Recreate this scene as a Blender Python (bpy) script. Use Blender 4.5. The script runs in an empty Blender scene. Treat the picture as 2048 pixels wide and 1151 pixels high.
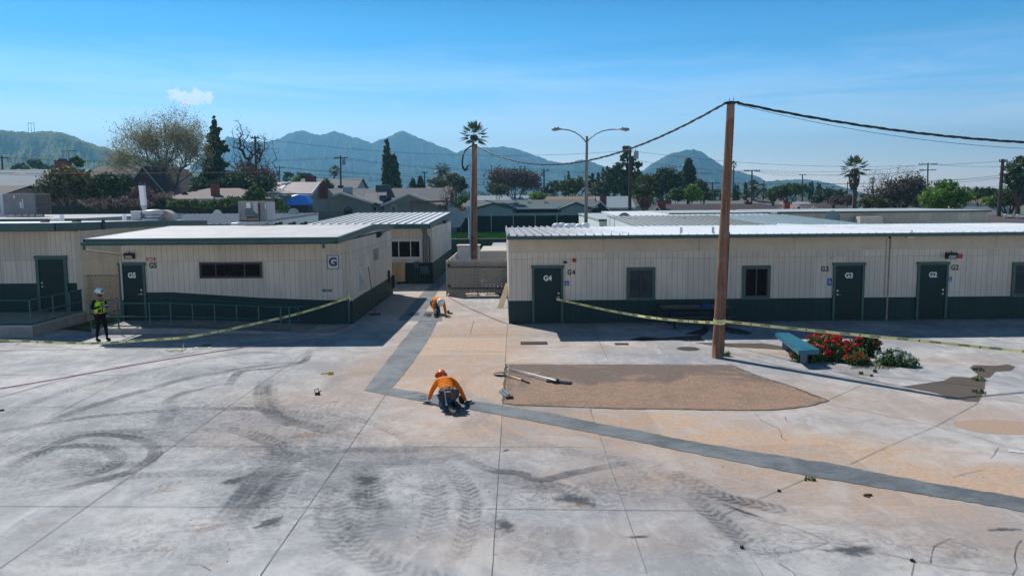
import bpy, bmesh, math, random
import numpy as np
from mathutils import Vector, Matrix

# ------------------------------------------------------------------ camera, world, sun, exposure
S = bpy.context.scene
C = S.collection
FOC, CAMH = 1593.0, 4.67
_y, _p, _r = math.radians(.43), math.radians(6.29), math.radians(.45)
_f = Vector((-math.sin(_y)*math.cos(_p), math.cos(_y)*math.cos(_p), -math.sin(_p)))
_r0 = _f.cross(Vector((0, 0, 1))).normalized()
_u0 = _r0.cross(_f)
CR = _r0*math.cos(_r) - _u0*math.sin(_r)
CU = _r0*math.sin(_r) + _u0*math.cos(_r)
CP = Vector((0, 0, CAMH))
cam = bpy.data.cameras.new('camera')
cam.sensor_width = 36
cam.lens = FOC/2048*36
cam.clip_start = .1
cam.clip_end = 30000
co = bpy.data.objects.new('camera', cam)
C.objects.link(co)
m = Matrix((CR, CU, -_f)).transposed().to_4x4()
m.translation = CP
co.matrix_world = m
S.camera = co

SUNV = Vector((-.543, .682, 1.0)).normalized()          # towards the sun
w = bpy.data.worlds.new('World')
S.world = w
w.use_nodes = True
nt = w.node_tree
nt.nodes.clear()
wo = nt.nodes.new('ShaderNodeOutputWorld')
bg = nt.nodes.new('ShaderNodeBackground')
sky = nt.nodes.new('ShaderNodeTexSky')
sky.sky_type = 'NISHITA'
sky.sun_disc = False
sky.sun_elevation = math.asin(SUNV.z)
sky.sun_rotation = math.atan2(SUNV.x, SUNV.y)
sky.altitude = 300
sky.air_density = 1.15
sky.dust_density = .35
sky.ozone_density = 3.2
bg.inputs['Strength'].default_value = .1
hs = nt.nodes.new('ShaderNodeHueSaturation')
hs.inputs['Saturation'].default_value = 1.12
hs.inputs['Hue'].default_value = .487
nt.links.new(sky.outputs[0], hs.inputs['Color'])
# thin high cloud and one small white cloud, in the direction of the sky
tc = nt.nodes.new('ShaderNodeTexCoord')


def wn(t, **k):
    n = nt.nodes.new(t)
    for a, b in k.items():
        setattr(n, a, b)
    return n


def wmath(op, a, b=None, c=None, clamp=False):
    n = wn('ShaderNodeMath', operation=op, use_clamp=clamp)
    for i, v in enumerate((a, b, c)):
        if v is None:
            continue
        if isinstance(v, (int, float)):
            n.inputs[i].default_value = v
        else:
            nt.links.new(v, n.inputs[i])
    return n.outputs[0]


sep = wn('ShaderNodeSeparateXYZ')
nt.links.new(tc.outputs['Generated'], sep.inputs[0])
mp = wn('ShaderNodeMapping')
mp.inputs['Scale'].default_value = (1.5, 1.5, 17)
mp.inputs['Rotation'].default_value = (0, .05, 0)
nt.links.new(tc.outputs['Generated'], mp.inputs[0])
nz = wn('ShaderNodeTexNoise')
nz.inputs['Scale'].default_value = 2.3
nz.inputs['Detail'].default_value = 9
nz.inputs['Roughness'].default_value = .62
nz.inputs['Distortion'].default_value = .5
nt.links.new(mp.outputs[0], nz.inputs['Vector'])
wisp = wmath('MULTIPLY', wmath('SUBTRACT', nz.outputs[0], .42, clamp=True), 5.5, clamp=True)
band = wmath('MULTIPLY', wmath('SMOOTH_MIN', wmath('MULTIPLY', wmath('SUBTRACT', sep.outputs[2], .02), 14), wmath('MULTIPLY', wmath('SUBTRACT', .2, sep.outputs[2]), 9), .2), 1.0, clamp=True)
wisp = wmath('MULTIPLY', wmath('MULTIPLY', wisp, band), .3)
cd = (_f*FOC + CR*(384-1024) + CU*(575.5-196)).normalized()
rel = wn('ShaderNodeVectorMath', operation='SUBTRACT')
nt.links.new(tc.outputs['Generated'], rel.inputs[0])
rel.inputs[1].default_value = cd
scl = wn('ShaderNodeVectorMath', operation='MULTIPLY')
nt.links.new(rel.outputs[0], scl.inputs[0])
scl.inputs[1].default_value = (1/.036, 1/.036, 1/.015)
ln = wn('ShaderNodeVectorMath', operation='LENGTH')
nt.links.new(scl.outputs[0], ln.inputs[0])
n2 = wn('ShaderNodeTexNoise')
n2.inputs['Scale'].default_value = 75
n2.inputs['Detail'].default_value = 7
n2.inputs['Roughness'].default_value = .65
nt.links.new(tc.outputs['Generated'], n2.inputs['Vector'])
cl = wmath('SUBTRACT', 1.0, ln.outputs['Value'], clamp=True)
inside = wmath('MULTIPLY', cl, 5, clamp=True)
cl = wmath('MULTIPLY', wmath('SUBTRACT', wmath('ADD', wmath('MULTIPLY', cl, 1.5), wmath('MULTIPLY', n2.outputs[0], 3.4)), 2.1), 2.2, clamp=True)
cl = wmath('MULTIPLY', cl, inside)
cov = wmath('MAXIMUM', wisp, wmath('MULTIPLY', cl, .95))
mx = wn('ShaderNodeMix', data_type='RGBA')
nt.links.new(cov, mx.inputs['Factor'])
ramp = wn('ShaderNodeValToRGB')  # multiplies the sky by height; dimmed above the frame to weaken fill light
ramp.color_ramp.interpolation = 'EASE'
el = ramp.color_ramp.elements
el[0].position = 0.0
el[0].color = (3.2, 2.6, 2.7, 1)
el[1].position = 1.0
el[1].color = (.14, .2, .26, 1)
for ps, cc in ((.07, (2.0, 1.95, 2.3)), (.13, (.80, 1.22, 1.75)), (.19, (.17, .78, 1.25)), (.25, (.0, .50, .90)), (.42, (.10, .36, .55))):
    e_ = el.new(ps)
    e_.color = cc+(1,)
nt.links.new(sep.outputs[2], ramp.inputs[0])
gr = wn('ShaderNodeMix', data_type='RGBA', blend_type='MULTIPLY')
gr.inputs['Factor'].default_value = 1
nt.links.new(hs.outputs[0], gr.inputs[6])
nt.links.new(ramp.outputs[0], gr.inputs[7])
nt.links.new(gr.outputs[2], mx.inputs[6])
mx.inputs[7].default_value = (12.5, 13, 13.6, 1)
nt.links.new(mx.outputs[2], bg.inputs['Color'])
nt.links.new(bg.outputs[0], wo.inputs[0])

sl = bpy.data.lights.new('sun', 'SUN')
sl.energy = 5.0
sl.angle = math.radians(.53)
sl.color = (1, .955, .89)
so = bpy.data.objects.new('sun', sl)
C.objects.link(so)
so.rotation_euler = SUNV.to_track_quat('Z', 'Y').to_euler()
S.view_settings.view_transform = 'Standard'
S.view_settings.look = 'None'
S.view_settings.exposure = .15
S.view_settings.gamma = 1
S.cycles.max_bounces = 6
S.cycles.volume_bounces = 0
S.cycles.transparent_max_bounces = 24
S.cycles.use_denoising = True

# ------------------------------------------------------------------ helpers


def ray(px, py):
    return _f*FOC + CR*(px-1024) + CU*(575.5-py)


def at(px, py, Y):
    d = ray(px, py)
    return CP + d*(Y/d.y)


def G(px, py, z=0.0):
    d = ray(px, py)
    return CP + d*((z-CAMH)/d.z)


def hit(M, px, py, ax='y', val=0.0):
    """where the ray of a pixel meets the local plane ax = val of the frame M (local coordinates)"""
    I = M.inverted()
    o = I @ CP
    d = I.to_3x3() @ ray(px, py)
    i = 'xyz'.index(ax)
    return o + d*((val-o[i])/d[i])


W = {}      # own world matrix of each root / part


class MB:
    def __init__(s):
        s.v = []
        s.f = []
        s.mi = []
        s.uv = None
        s.cur = 0

    def add(s, vs, fs, mi=None):
        b = len(s.v)
        s.v += [tuple(x) for x in vs]
        s.f += [tuple(b+i for i in q) for q in fs]
        s.mi += [s.cur if mi is None else mi]*len(fs)
        return s

    def box(s, x0, y0, z0, x1, y1, z1):
        return s.add([(x0, y0, z0), (x1, y0, z0), (x1, y1, z0), (x0, y1, z0), (x0, y0, z1), (x1, y0, z1), (x1, y1, z1), (x0, y1, z1)],
                     [(0, 3, 2, 1), (4, 5, 6, 7), (0, 1, 5, 4), (1, 2, 6, 5), (2, 3, 7, 6), (3, 0, 4, 7)])

    def cbox(s, c, sx, sy, sz, rz=0, tilt=None, ch=0):
        """box of size sx sy sz centred on c, turned; ch chamfers the upright corners and top"""
        R = Matrix.Rotation(rz, 3, 'Z')
        if tilt is not None:
            R = R @ tilt
        x, y, z = sx/2, sy/2, sz/2
        if ch:
            a = [(-x+ch, -y), (x-ch, -y), (x, -y+ch), (x, y-ch), (x-ch, y), (-x+ch, y), (-x, y-ch), (-x, -y+ch)]
            vs = [(p, q, -z) for p, q in a] + [(p, q, z-ch) for p, q in a] + [(p*(x-ch)/x, q*(y-ch)/y, z) for p, q in a]
            fs = [tuple(range(7, -1, -1)), tuple(range(16, 24))]
            for k in range(8):
                n = (k+1) % 8
                fs += [(k, n, n+8, k+8), (k+8, n+8, n+16, k+16)]
        else:
            vs = [(i, j, k) for k in (-z, z) for i, j in ((-x, -y), (x, -y), (x, y), (-x, y))]
            fs = [(0, 3, 2, 1), (4, 5, 6, 7), (0, 1, 5, 4), (1, 2, 6, 5), (2, 3, 7, 6), (3, 0, 4, 7)]
        return s.add([R @ Vector(v) + Vector(c) for v in vs], fs)

    def prism(s, poly, d, flip=False):
        """polygon (3D, planar) pushed along the vector d"""
        n = len(poly)
        a = [Vector(p) for p in poly]
        b = [p+Vector(d) for p in a]
        fs = [tuple(range(n-1, -1, -1)), tuple(range(n, 2*n))] + [(i, (i+1) % n, (i+1) % n+n, i+n) for i in range(n)]
        return s.add(a+b, fs)

    def poly(s, pts):
        return s.add(pts, [tuple(range(len(pts)))])

    def tube(s, pts, r, n=8, cap=True):
        pts = [Vector(p) for p in pts]
        if isinstance(r, (int, float)):
            r = [r]*len(pts)
        vs, fs = [], []
        for i, p in enumerate(pts):
            t = (pts[min(i+1, len(pts)-1)]-pts[max(i-1, 0)])
            t = t.normalized() if t.length > 1e-9 else Vector((0, 0, 1))
            a = t.cross(Vector((0, 0, 1))) if abs(t.z) < .95 else t.cross(Vector((1, 0, 0)))
            a.normalize()
            b = t.cross(a)
            for k in range(n):
                w_ = 2*math.pi*k/n
                vs.append(p + (a*math.cos(w_) + b*math.sin(w_))*r[i])
        for i in range(len(pts)-1):
            for k in range(n):
                fs.append((i*n+k, (i*n+(k+1) % n), (i+1)*n+(k+1) % n, (i+1)*n+k))
        if cap:
            fs.append(tuple(range(n)))
            fs.append(tuple((len(pts)-1)*n+k for k in range(n-1, -1, -1)))
        return s.add(vs, fs)

    def lathe(s, prof, c=(0, 0, 0), n=24, a0=0, a1=2*math.pi, sx=1, sy=1):
        full = abs(a1-a0-2*math.pi) < 1e-6
        k = n if full else n+1
        vs = [(c[0]+r*sx*math.cos(a0+(a1-a0)*j/n), c[1]+r*sy*math.sin(a0+(a1-a0)*j/n), c[2]+z) for r, z in prof for j in range(k)]
        fs = [(i*k+j, i*k+(j+1) % k, (i+1)*k+(j+1) % k, (i+1)*k+j) for i in range(len(prof)-1) for j in range(n)]
        return s.add(vs, fs)

    def build(s, name, mat, parent=None, local=False, smooth=False, label=None):
        me = bpy.data.meshes.new(name)
        vs = s.v
        if parent is not None and not local:
            I = W[parent.name].inverted()
            vs = [I @ Vector(v) for v in vs]
        me.from_pydata([tuple(v) for v in vs], [], s.f)
        for mm in (mat if isinstance(mat, (list, tuple)) else [mat]):
            me.materials.append(mm)
        if any(s.mi):
            me.polygons.foreach_set('material_index', s.mi)
        if smooth:
            me.polygons.foreach_set('use_smooth', [True]*len(me.polygons))
        me.update()
        o = bpy.data.objects.new(name, me)
        C.objects.link(o)
        W[o.name] = W[parent.name] if parent is not None else Matrix.Identity(4)
        if parent is not None:
            o.parent = parent
        if label:
            o['label'] = label
        return o


def tag(o, label, cat, group=None, kind=None):
    o['label'] = label
    o['category'] = cat
    if group:
        o['group'] = group
    if kind:
        o['kind'] = kind
    return o


def thing(name, label, cat, loc=(0, 0, 0), rz=0.0, group=None):
    o = bpy.data.objects.new(name, None)
    o.empty_display_size = .2
    C.objects.link(o)
    o.location = loc
    o.rotation_euler = (0, 0, rz)
    W[o.name] = Matrix.Translation(loc) @ Matrix.Rotation(rz, 4, 'Z')
    return tag(o, label, cat, group)


def single(o_root_loc, mb, name, mat, label, cat, group=None, smooth=False, kind=None):
    """a one-mesh thing whose origin sits at its base"""
    L = Vector(o_root_loc)
    mb.v = [tuple(Vector(v)-L) for v in mb.v]
    o = mb.build(name, mat, smooth=smooth)
    o.location = L
    W[o.name] = Matrix.Translation(L)
    return tag(o, label, cat, group, kind)


def struct(o):
    o['kind'] = 'structure'
    return o


def copy_thing(root, loc, rz, label, group=None):
    r = root.copy()
    C.objects.link(r)
    r.location = loc
    r.rotation_euler = (0, 0, rz)
    r['label'] = label
    if group:
        r['group'] = group
    for ch in list(root.children):
        c = ch.copy()
        C.objects.link(c)
        c.parent = r
        for g in ch.children:
            d = g.copy()
            C.objects.link(d)
            d.parent = c
    return r


# ------------------------------------------------------------------ materials
class N:
    """tiny wrapper to write node trees"""
    def __init__(s, name):
        s.m = bpy.data.materials.new(name)
        s.m.use_nodes = True
        s.t = s.m.node_tree
        s.t.nodes.clear()
        s.out = s.t.nodes.new('ShaderNodeOutputMaterial')
        s.b = s.t.nodes.new('ShaderNodeBsdfPrincipled')
        s.t.links.new(s.b.outputs[0], s.out.inputs[0])

    def n(s, t, **k):
        x = s.t.nodes.new(t)
        for a, b in k.items():
            setattr(x, a, b)
        return x

    def put(s, sock, v):
        if isinstance(v, (int, float)):
            sock.default_value = v
        elif isinstance(v, tuple):
            sock.default_value = v if len(v) != 3 or sock.type == 'VECTOR' else v+(1,)
        else:
            s.t.links.new(v, sock)

    def math(s, op, a, b=None, c=None, clamp=False):
        x = s.n('ShaderNodeMath', operation=op, use_clamp=clamp)
        for i, v in enumerate((a, b, c)):
            if v is not None:
                s.put(x.inputs[i], v)
        return x.outputs[0]

    def coord(s, which='Object'):
        return s.n('ShaderNodeTexCoord').outputs[which]

    def pos(s):
        return s.n('ShaderNodeNewGeometry').outputs['Position']

    def scale(s, vec, sc, loc=(0, 0, 0), rot=(0, 0, 0)):
        x = s.n('ShaderNodeMapping')
        s.put(x.inputs[0], vec)
        x.inputs['Scale'].default_value = sc
        x.inputs['Location'].default_value = loc
        x.inputs['Rotation'].default_value = rot
        return x.outputs[0]

    def noise(s, vec, sc, det=4, rough=.55, dist=0):
        x = s.n('ShaderNodeTexNoise')
        s.put(x.inputs['Vector'], vec)
        x.inputs['Scale'].default_value = sc
        x.inputs['Detail'].default_value = det
        x.inputs['Roughness'].default_value = rough
        x.inputs['Distortion'].default_value = dist
        return x.outputs[0]

    def mix(s, f, a, b, mode='MIX'):
        x = s.n('ShaderNodeMix', data_type='RGBA', blend_type=mode)
        s.put(x.inputs['Factor'], f)
        s.put(x.inputs[6], a)
        s.put(x.inputs[7], b)
        return x.outputs[2]

    def ss(s, v, a, b):
        """smooth step from a to b"""
        x = s.n('ShaderNodeMapRange', interpolation_type='SMOOTHSTEP')
        s.put(x.inputs[0], v)
        x.inputs[1].default_value = a
        x.inputs[2].default_value = b
        return x.outputs[0]

    def attr(s, name):
        x = s.n('ShaderNodeAttribute')
        x.attribute_name = name
        return x

    def bump(s, h, st=.3, d=.01):
        x = s.n('ShaderNodeBump')
        x.inputs['Strength'].default_value = st
        x.inputs['Distance'].default_value = d
        s.put(x.inputs['Height'], h)
        s.t.links.new(x.outputs[0], s.b.inputs['Normal'])

    def done(s, col=None, rough=None, metal=None, spec=None):
        if col is not None:
            s.put(s.b.inputs['Base Color'], col)
        if rough is not None:
            s.put(s.b.inputs['Roughness'], rough)
        if metal is not None:
            s.b.inputs['Metallic'].default_value = metal
        if spec is not None:
            s.b.inputs['Specular IOR Level'].default_value = spec
        return s.m


def shade(c, k):
    return tuple(min(1, x*k) for x in c[:3])


def plain(name, col, rough=.6, var=.18, sc=4.0, metal=0, bump=0.0, dirt=None, dsc=1.2, spec=.5, stretch=(1, 1, 1)):
    k = N(name)
    v = k.scale(k.coord(), stretch)
    a = k.noise(v, sc, 6, .6)
    b = k.noise(v, sc*9, 3)
    c = k.mix(k.ss(a, .3, .7), shade(col, 1-var), shade(col, 1+var))
    c = k.mix(k.math('MULTIPLY', k.ss(b, .45, .75), .35), c, shade(col, 1-1.6*var))
    if dirt:
        c = k.mix(k.math('MULTIPLY', k.ss(k.noise(v, dsc, 7, .7), .52, .72), .6), c, dirt)
    if bump:
        k.bump(b, bump, .01)
    return k.done(c, k.math('ADD', rough-.06, k.math('MULTIPLY', a, .12)), metal, spec)


def siding(name, col, dirt, groove=.203, dep=.5):
    """grooved plywood siding: upright grooves, panels painted at different times, runs of dirt"""
    k = N(name)
    o = k.coord()
    sp = k.n('ShaderNodeSeparateXYZ')
    k.put(sp.inputs[0], o)
    u = k.math('ADD', sp.outputs[0], sp.outputs[1])
    fr = k.math('FRACT', k.math('DIVIDE', u, groove))
    g = k.math('LESS_THAN', k.math('ABSOLUTE', k.math('SUBTRACT', fr, .5)), .045)
    pan = k.n('ShaderNodeTexBrick')
    comb = k.n('ShaderNodeCombineXYZ')
    k.put(comb.inputs[0], u)
    k.put(comb.inputs[1], sp.outputs[2])
    k.put(pan.inputs['Vector'], comb.outputs[0])
    pan.inputs['Scale'].default_value = 1
    pan.inputs['Brick Width'].default_value = 1.22
    pan.inputs['Row Height'].default_value = 2.44
    pan.inputs['Mortar Size'].default_value = .006
    pan.inputs['Color1'].default_value = shade(col, 1.1)+(1,)
    pan.inputs['Color2'].default_value = shade(col, .86)+(1,)
    pan.inputs['Mortar'].default_value = shade(col, .55)+(1,)
    v = k.noise(k.scale(o, (1, 1, .25)), 2.2, 7, .65)
    big = k.noise(o, .55, 3)
    c = k.mix(k.math('MULTIPLY', k.ss(v, .48, .7), .5), pan.outputs[0], dirt)
    c = k.mix(k.math('MULTIPLY', k.ss(big, .45, .6), .22), c, shade(col, .78))
    low = k.math('MULTIPLY', k.ss(sp.outputs[2], .55, 0), .35)
    c = k.mix(low, c, dirt)
    c = k.mix(k.math('MULTIPLY', g, dep), c, shade(col, .25))
    k.bump(k.math('SUBTRACT', k.math('MULTIPLY', v, .1), g), .5, .008)
    return k.done(c, .72)


CREAM = siding('cream siding', (.62, .555, .46), (.40, .37, .32))
GREEN = siding('green siding', (.008, .034, .031), (.02, .04, .038), dep=.4)
CREAMP = plain('cream paint', (.54, .48, .385), .6, .07, 1.5, dirt=(.42, .37, .3))
TRIM = plain('green trim', (.014, .078, .068), .42, .14, 1.2, dirt=(.06, .12, .11), dsc=3)
TRIM2 = plain('faded green trim', (.035, .09, .08), .5, .12, 1.0, dirt=(.11, .16, .15), dsc=2)
DOORM = plain('dark green door', (.003, .027, .025), .5, .1, 2.0, spec=.25)
RAILM = plain('green rail paint', (.025, .11, .095), .4, .12, 3, dirt=(.10, .11, .10), dsc=6)
BLACK = plain('black', (.012, .012, .013), .5, .2, 5)
DARKM = plain('dark metal', (.035, .035, .038), .4, .3, 6, metal=.5)
MESHM = plain('mesh wire', (.20, .20, .195), .5, .1, 5)
STEEL = plain('galvanised steel', (.42, .43, .44), .38, .12, 5, metal=.7, dirt=(.30, .29, .27), dsc=3)
WHITEP = plain('white paint', (.74, .75, .76), .45, .05, 3, dirt=(.5, .48, .44), dsc=3)
GREYP = plain('grey box paint', (.25, .245, .24), .5, .1, 2, dirt=(.24, .2, .17), dsc=3)
GREYL = plain('light grey box paint', (.40, .41, .42), .5, .08, 2, dirt=(.34, .33, .32), dsc=3)
WOODP = plain('plywood', (.50, .33, .17), .75, .2, 3, stretch=(1, 1, .2), dirt=(.33, .22, .13))
PINEB = plain('pine board', (.60, .45, .28), .7, .15, 3, stretch=(1, 1, .2))
CONC = plain('ramp concrete', (.30, .29, .28), .85, .15, 2, bump=.25, dirt=(.19, .15, .12), dsc=1.4)
RED = plain('red', (.38, .02, .02), .4, .1)
BLUE = plain('sign blue', (.01, .06, .35), .4, .05)
WHITE = plain('white lettering', (.8, .8, .8), .5, .03)
BLKL = plain('black lettering', (.015, .015, .017), .5, .03)
YELLOW = plain('yellow tape', (.90, .82, .36), .35, .1, 3)
RIMW = plain('window trim white', (.62, .62, .60), .4, .05)
BRICKC = plain('chimney brick', (.22, .075, .05), .85, .3, 6, dirt=(.12, .06, .05), dsc=8)
RUST = plain('rusty red trim', (.20, .07, .05), .7, .3, 5)


def glassmat(name, tint=(.02, .025, .028), r=.04, ior=1.6):
    k = N(name)
    v = k.noise(k.coord(), 1.3, 5, .6, 1.0)
    k.b.inputs['IOR'].default_value = ior
    k.bump(v, .06, .02)
    return k.done(k.mix(k.ss(v, .4, .65), tint, shade(tint, 1.9)), r)


GLASS = glassmat('window glass', (.002, .002, .0025), .04, 1.2)
GLASSB = glassmat('hazy window glass', (.030, .040, .048), .3, 1.2)
CURT = plain('curtain behind glass', (.10, .07, .055), .35, .4, 5, stretch=(6, 6, .3))


def roofmat(name, col, rib=0.0, ribcol=None, dirt=(.3, .27, .24), axis=0, rough=.5, sc=.8, da=.5):
    k = N(name)
    o = k.coord()
    a = k.noise(o, sc, 7, .65)
    b = k.noise(k.scale(o, (3, .4, 1)), 2.2, 6, .7)
    c = k.mix(k.ss(a, .35, .65), shade(col, .9), shade(col, 1.08))
    c = k.mix(k.math('MULTIPLY', k.ss(b, .5, .75), da), c, dirt)
    if rib:
        sp = k.n('ShaderNodeSeparateXYZ')
        k.put(sp.inputs[0], o)
        fr = k.math('FRACT', k.math('DIVIDE', sp.outputs[axis], rib))
        g = k.math('LESS_THAN', k.math('ABSOLUTE', k.math('SUBTRACT', fr, .5)), .06)
        c = k.mix(g, c, ribcol or shade(col, .4))
    return k.done(c, rough)


ROOFW = roofmat('white coated roof', (.68, .70, .72), dirt=(.55, .53, .52), da=.35)
k = N('white roof worn at one end')
o_ = k.coord()
sp_ = k.n('ShaderNodeSeparateXYZ')
k.put(sp_.inputs[0], o_)
wn_ = k.noise(k.scale(o_, (2, .3, 1)), 1.6, 7, .7)
c_ = k.mix(k.math('MULTIPLY', k.ss(wn_, .5, .75), .3), (.70, .72, .74), (.52, .50, .49))
c_ = k.mix(k.math('MULTIPLY', k.ss(k.math('ADD', sp_.outputs[0], k.math('MULTIPLY', wn_, 3)), 5.6, 2.0), .85), c_, (.30, .29, .30))
ROOF4 = k.done(c_, .5)
ROOFP = roofmat('pale membrane roof', (.52, .49, .475), dirt=(.40, .32, .30), da=.6)
ROOFB = roofmat('pale blue coated roof', (.40, .50, .54), rib=.41, ribcol=(.30, .38, .41), dirt=(.30, .34, .35))
ROOFG = roofmat('grey ribbed metal roof', (.42, .44, .44), dirt=(.25, .24, .23))
ROOFD = roofmat('dull grey ribbed roof', (.24, .24, .25), dirt=(.14, .13, .13))


def shingle(name, col, rw=.25):
    k = N(name)
    o = k.coord()
    br = k.n('ShaderNodeTexBrick')
    k.put(br.inputs['Vector'], o)
    br.inputs['Scale'].default_value = 1
    br.inputs['Brick Width'].default_value = .45
    br.inputs['Row Height'].default_value = rw
    br.inputs['Mortar Size'].default_value = .012
    br.inputs['Color1'].default_value = shade(col, 1.15)+(1,)
    br.inputs['Color2'].default_value = shade(col, .8)+(1,)
    br.inputs['Mortar'].default_value = shade(col, .5)+(1,)
    c = k.mix(.5, br.outputs[0], k.mix(k.noise(o, .9, 6, .7), shade(col, .75), shade(col, 1.25)))
    return k.done(c, .85)


def text_mesh(txt, size, bold=False, ext=.003):
    cu = bpy.data.curves.new('letters', 'FONT')
    cu.body = txt
    cu.size = size
    cu.align_x = 'CENTER'
    cu.align_y = 'CENTER'
    cu.extrude = ext
    if bold:
        cu.offset = size*.034
    o = bpy.data.objects.new('letters', cu)
    C.objects.link(o)
    bpy.context.view_layer.update()
    me = o.evaluated_get(bpy.context.evaluated_depsgraph_get()).to_mesh()
    vs = [v.co.copy() for v in me.vertices]
    fs = [tuple(p.vertices) for p in me.polygons]
    bpy.data.objects.remove(o)
    bpy.data.curves.remove(cu)
    return vs, fs


_TX = {}


def put_text(mb, txt, size, c, ux, uy, bold=False, sx=1.0):
    """text centred on c, ux to the right, uy up"""
    key = (txt, size, bold)
    if key not in _TX:
        _TX[key] = text_mesh(txt, size, bold)
    vs, fs = _TX[key]
    ux, uy = Vector(ux).normalized(), Vector(uy).normalized()
    nn = ux.cross(uy)
    mb.add([Vector(c) + ux*v.x*sx + uy*v.y + nn*v.z for v in vs], fs)
    return mb


def leafmat(name, dark, light, rough=.6, trans=.25):
    k = N(name)
    a = k.attr('rnd')
    c = k.mix(a.outputs['Fac'], dark, light)
    k.b.inputs['Subsurface Weight'].default_value = 0
    tr = k.n('ShaderNodeBsdfTranslucent')
    k.put(tr.inputs[0], c)
    mxs = k.n('ShaderNodeMixShader')
    mxs.inputs[0].default_value = trans
    k.done(c, rough)
    k.t.links.new(k.b.outputs[0], mxs.inputs[1])
    k.t.links.new(tr.outputs[0], mxs.inputs[2])
    k.t.links.new(mxs.outputs[0], k.out.inputs[0])
    return k.m


BARK = plain('bark', (.075, .055, .045), .9, .3, 4)
BARKG = plain('grey bark', (.13, .11, .10), .9, .3, 4)


def leaf_object(name, centers, size, mat, parent, rng, rnd=None, aspect=.6, up=0.0):
    """many small leaf faces; centers world space"""
    n = len(centers)
    I = np.array(W[parent.name].inverted())
    c = np.asarray(centers) @ I[:3, :3].T + I[:3, 3]
    a = rng.normal(size=(n, 3))
    a /= np.linalg.norm(a, axis=1)[:, None]
    b = rng.normal(size=(n, 3))
    b[:, 2] += up
    b -= (b*a).sum(1)[:, None]*a
    b /= np.linalg.norm(b, axis=1)[:, None]+1e-9
    s = size*(.6+.8*rng.random(n))[:, None]
    v = np.empty((n, 4, 3))
    v[:, 0] = c - b*s*.5
    v[:, 1] = c + a*s*.5*aspect
    v[:, 2] = c + b*s*.5
    v[:, 3] = c - a*s*.5*aspect
    me = bpy.data.meshes.new(name)
    me.vertices.add(n*4)
    me.vertices.foreach_set('co', v.reshape(-1))
    me.loops.add(n*4)
    me.loops.foreach_set('vertex_index', np.arange(n*4, dtype=np.int32))
    me.polygons.add(n)
    me.polygons.foreach_set('loop_start', np.arange(0, n*4, 4, dtype=np.int32))
    me.update(calc_edges=True)
    at_ = me.attributes.new('rnd', 'FLOAT', 'FACE')
    if rnd is None:
        rnd = rng.random(n)
    at_.data.foreach_set('value', np.clip(rnd, 0, 1).astype(np.float32))
    me.materials.append(mat)
    me.validate()
    o = bpy.data.objects.new(name, me)
    C.objects.link(o)
    o.parent = parent
    W[o.name] = W[parent.name]
    return o
# ------------------------------------------------------------------ the ground and everything lying flat in it
def Z1(p):
    return [(x/2.393, 670+y/2.393) for x, y in p]


def Z2(p):
    return [(600+x/2.393, 670+y/2.393) for x, y in p]


def Z3(p):
    return [(1348+x/2.393, 670+y/2.393) for x, y in p]


# soil-coloured areas and grey areas, as soft blobs on the ground (x, y, rx, ry, amount) in metres
def blob(px, py, rx, ry, a):
    g = G(px, py)
    return (g.x, g.y, rx, ry, a)


TAN = [blob(1250, 770, 4.5, 1.9, .5), blob(1560, 790, 1.5, 1.2, .45), blob(930, 690, 2.6, 7, .9), blob(850, 600, 1.5, 6, .7), blob(940, 760, 2.4, 2.0, .8), blob(1100, 850, 3, 1.6, .45),
       blob(1250, 840, 2.6, .8, .9), blob(1450, 880, 2.6, .8, 1.0), blob(1640, 905, 2.4, .7, .95), blob(1850, 945, 2.6, .6, .9), blob(2020, 980, 2, .6, .9),
       blob(1150, 690, 3, 1.2, .28), blob(1500, 950, 2.5, .9, .5), blob(1750, 1010, 2.6, .9, .5), blob(2000, 1080, 2, .8, .35),
       blob(600, 800, 2, 1.4, .4), blob(520, 870, 1.5, 1.0, .35), blob(760, 740, 1.2, 1.5, .45), blob(1180, 960, 1.2, .8, .3),
       blob(1800, 800, 2.2, 1.6, .32), blob(1950, 830, 2.4, 1.2, .35), blob(1560, 705, 2, .8, .4), blob(1900, 720, 3, 1.0, .25), blob(740, 620, 1.2, 3, .55),
       blob(1300, 1080, 1.2, .6, .25), blob(950, 1090, 1.2, .7, .25), blob(860, 870, 1.6, .9, .35)]
SMU = [blob(250, 880, 3, 1.6, .5), blob(420, 820, 3.2, 2, .55), blob(580, 900, 1.2, 2, .75), blob(540, 1000, 1.2, 1.0, .7), blob(650, 830, 1.4, 1.6, .4),
       blob(300, 1090, 2, .7, .5), blob(720, 980, 1.0, 1.3, .6), blob(1150, 985, 1.2, .7, .75), blob(1010, 1050, .5, .6, .6), blob(1110, 1110, .6, .5, .55),
       blob(1350, 980, 1.4, .9, .4), blob(1650, 1080, 1.6, .7, .45), blob(900, 1000, .9, 1.2, .4), blob(480, 740, 2.4, 2, .4), blob(750, 900, 1.6, 1.0, .4),
       blob(1450, 1090, .8, .4, .5), blob(80, 950, 2, 1.2, .35), blob(1000, 930, 1.5, .8, .4), blob(1900, 1100, 1.6, .5, .35)]


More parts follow.
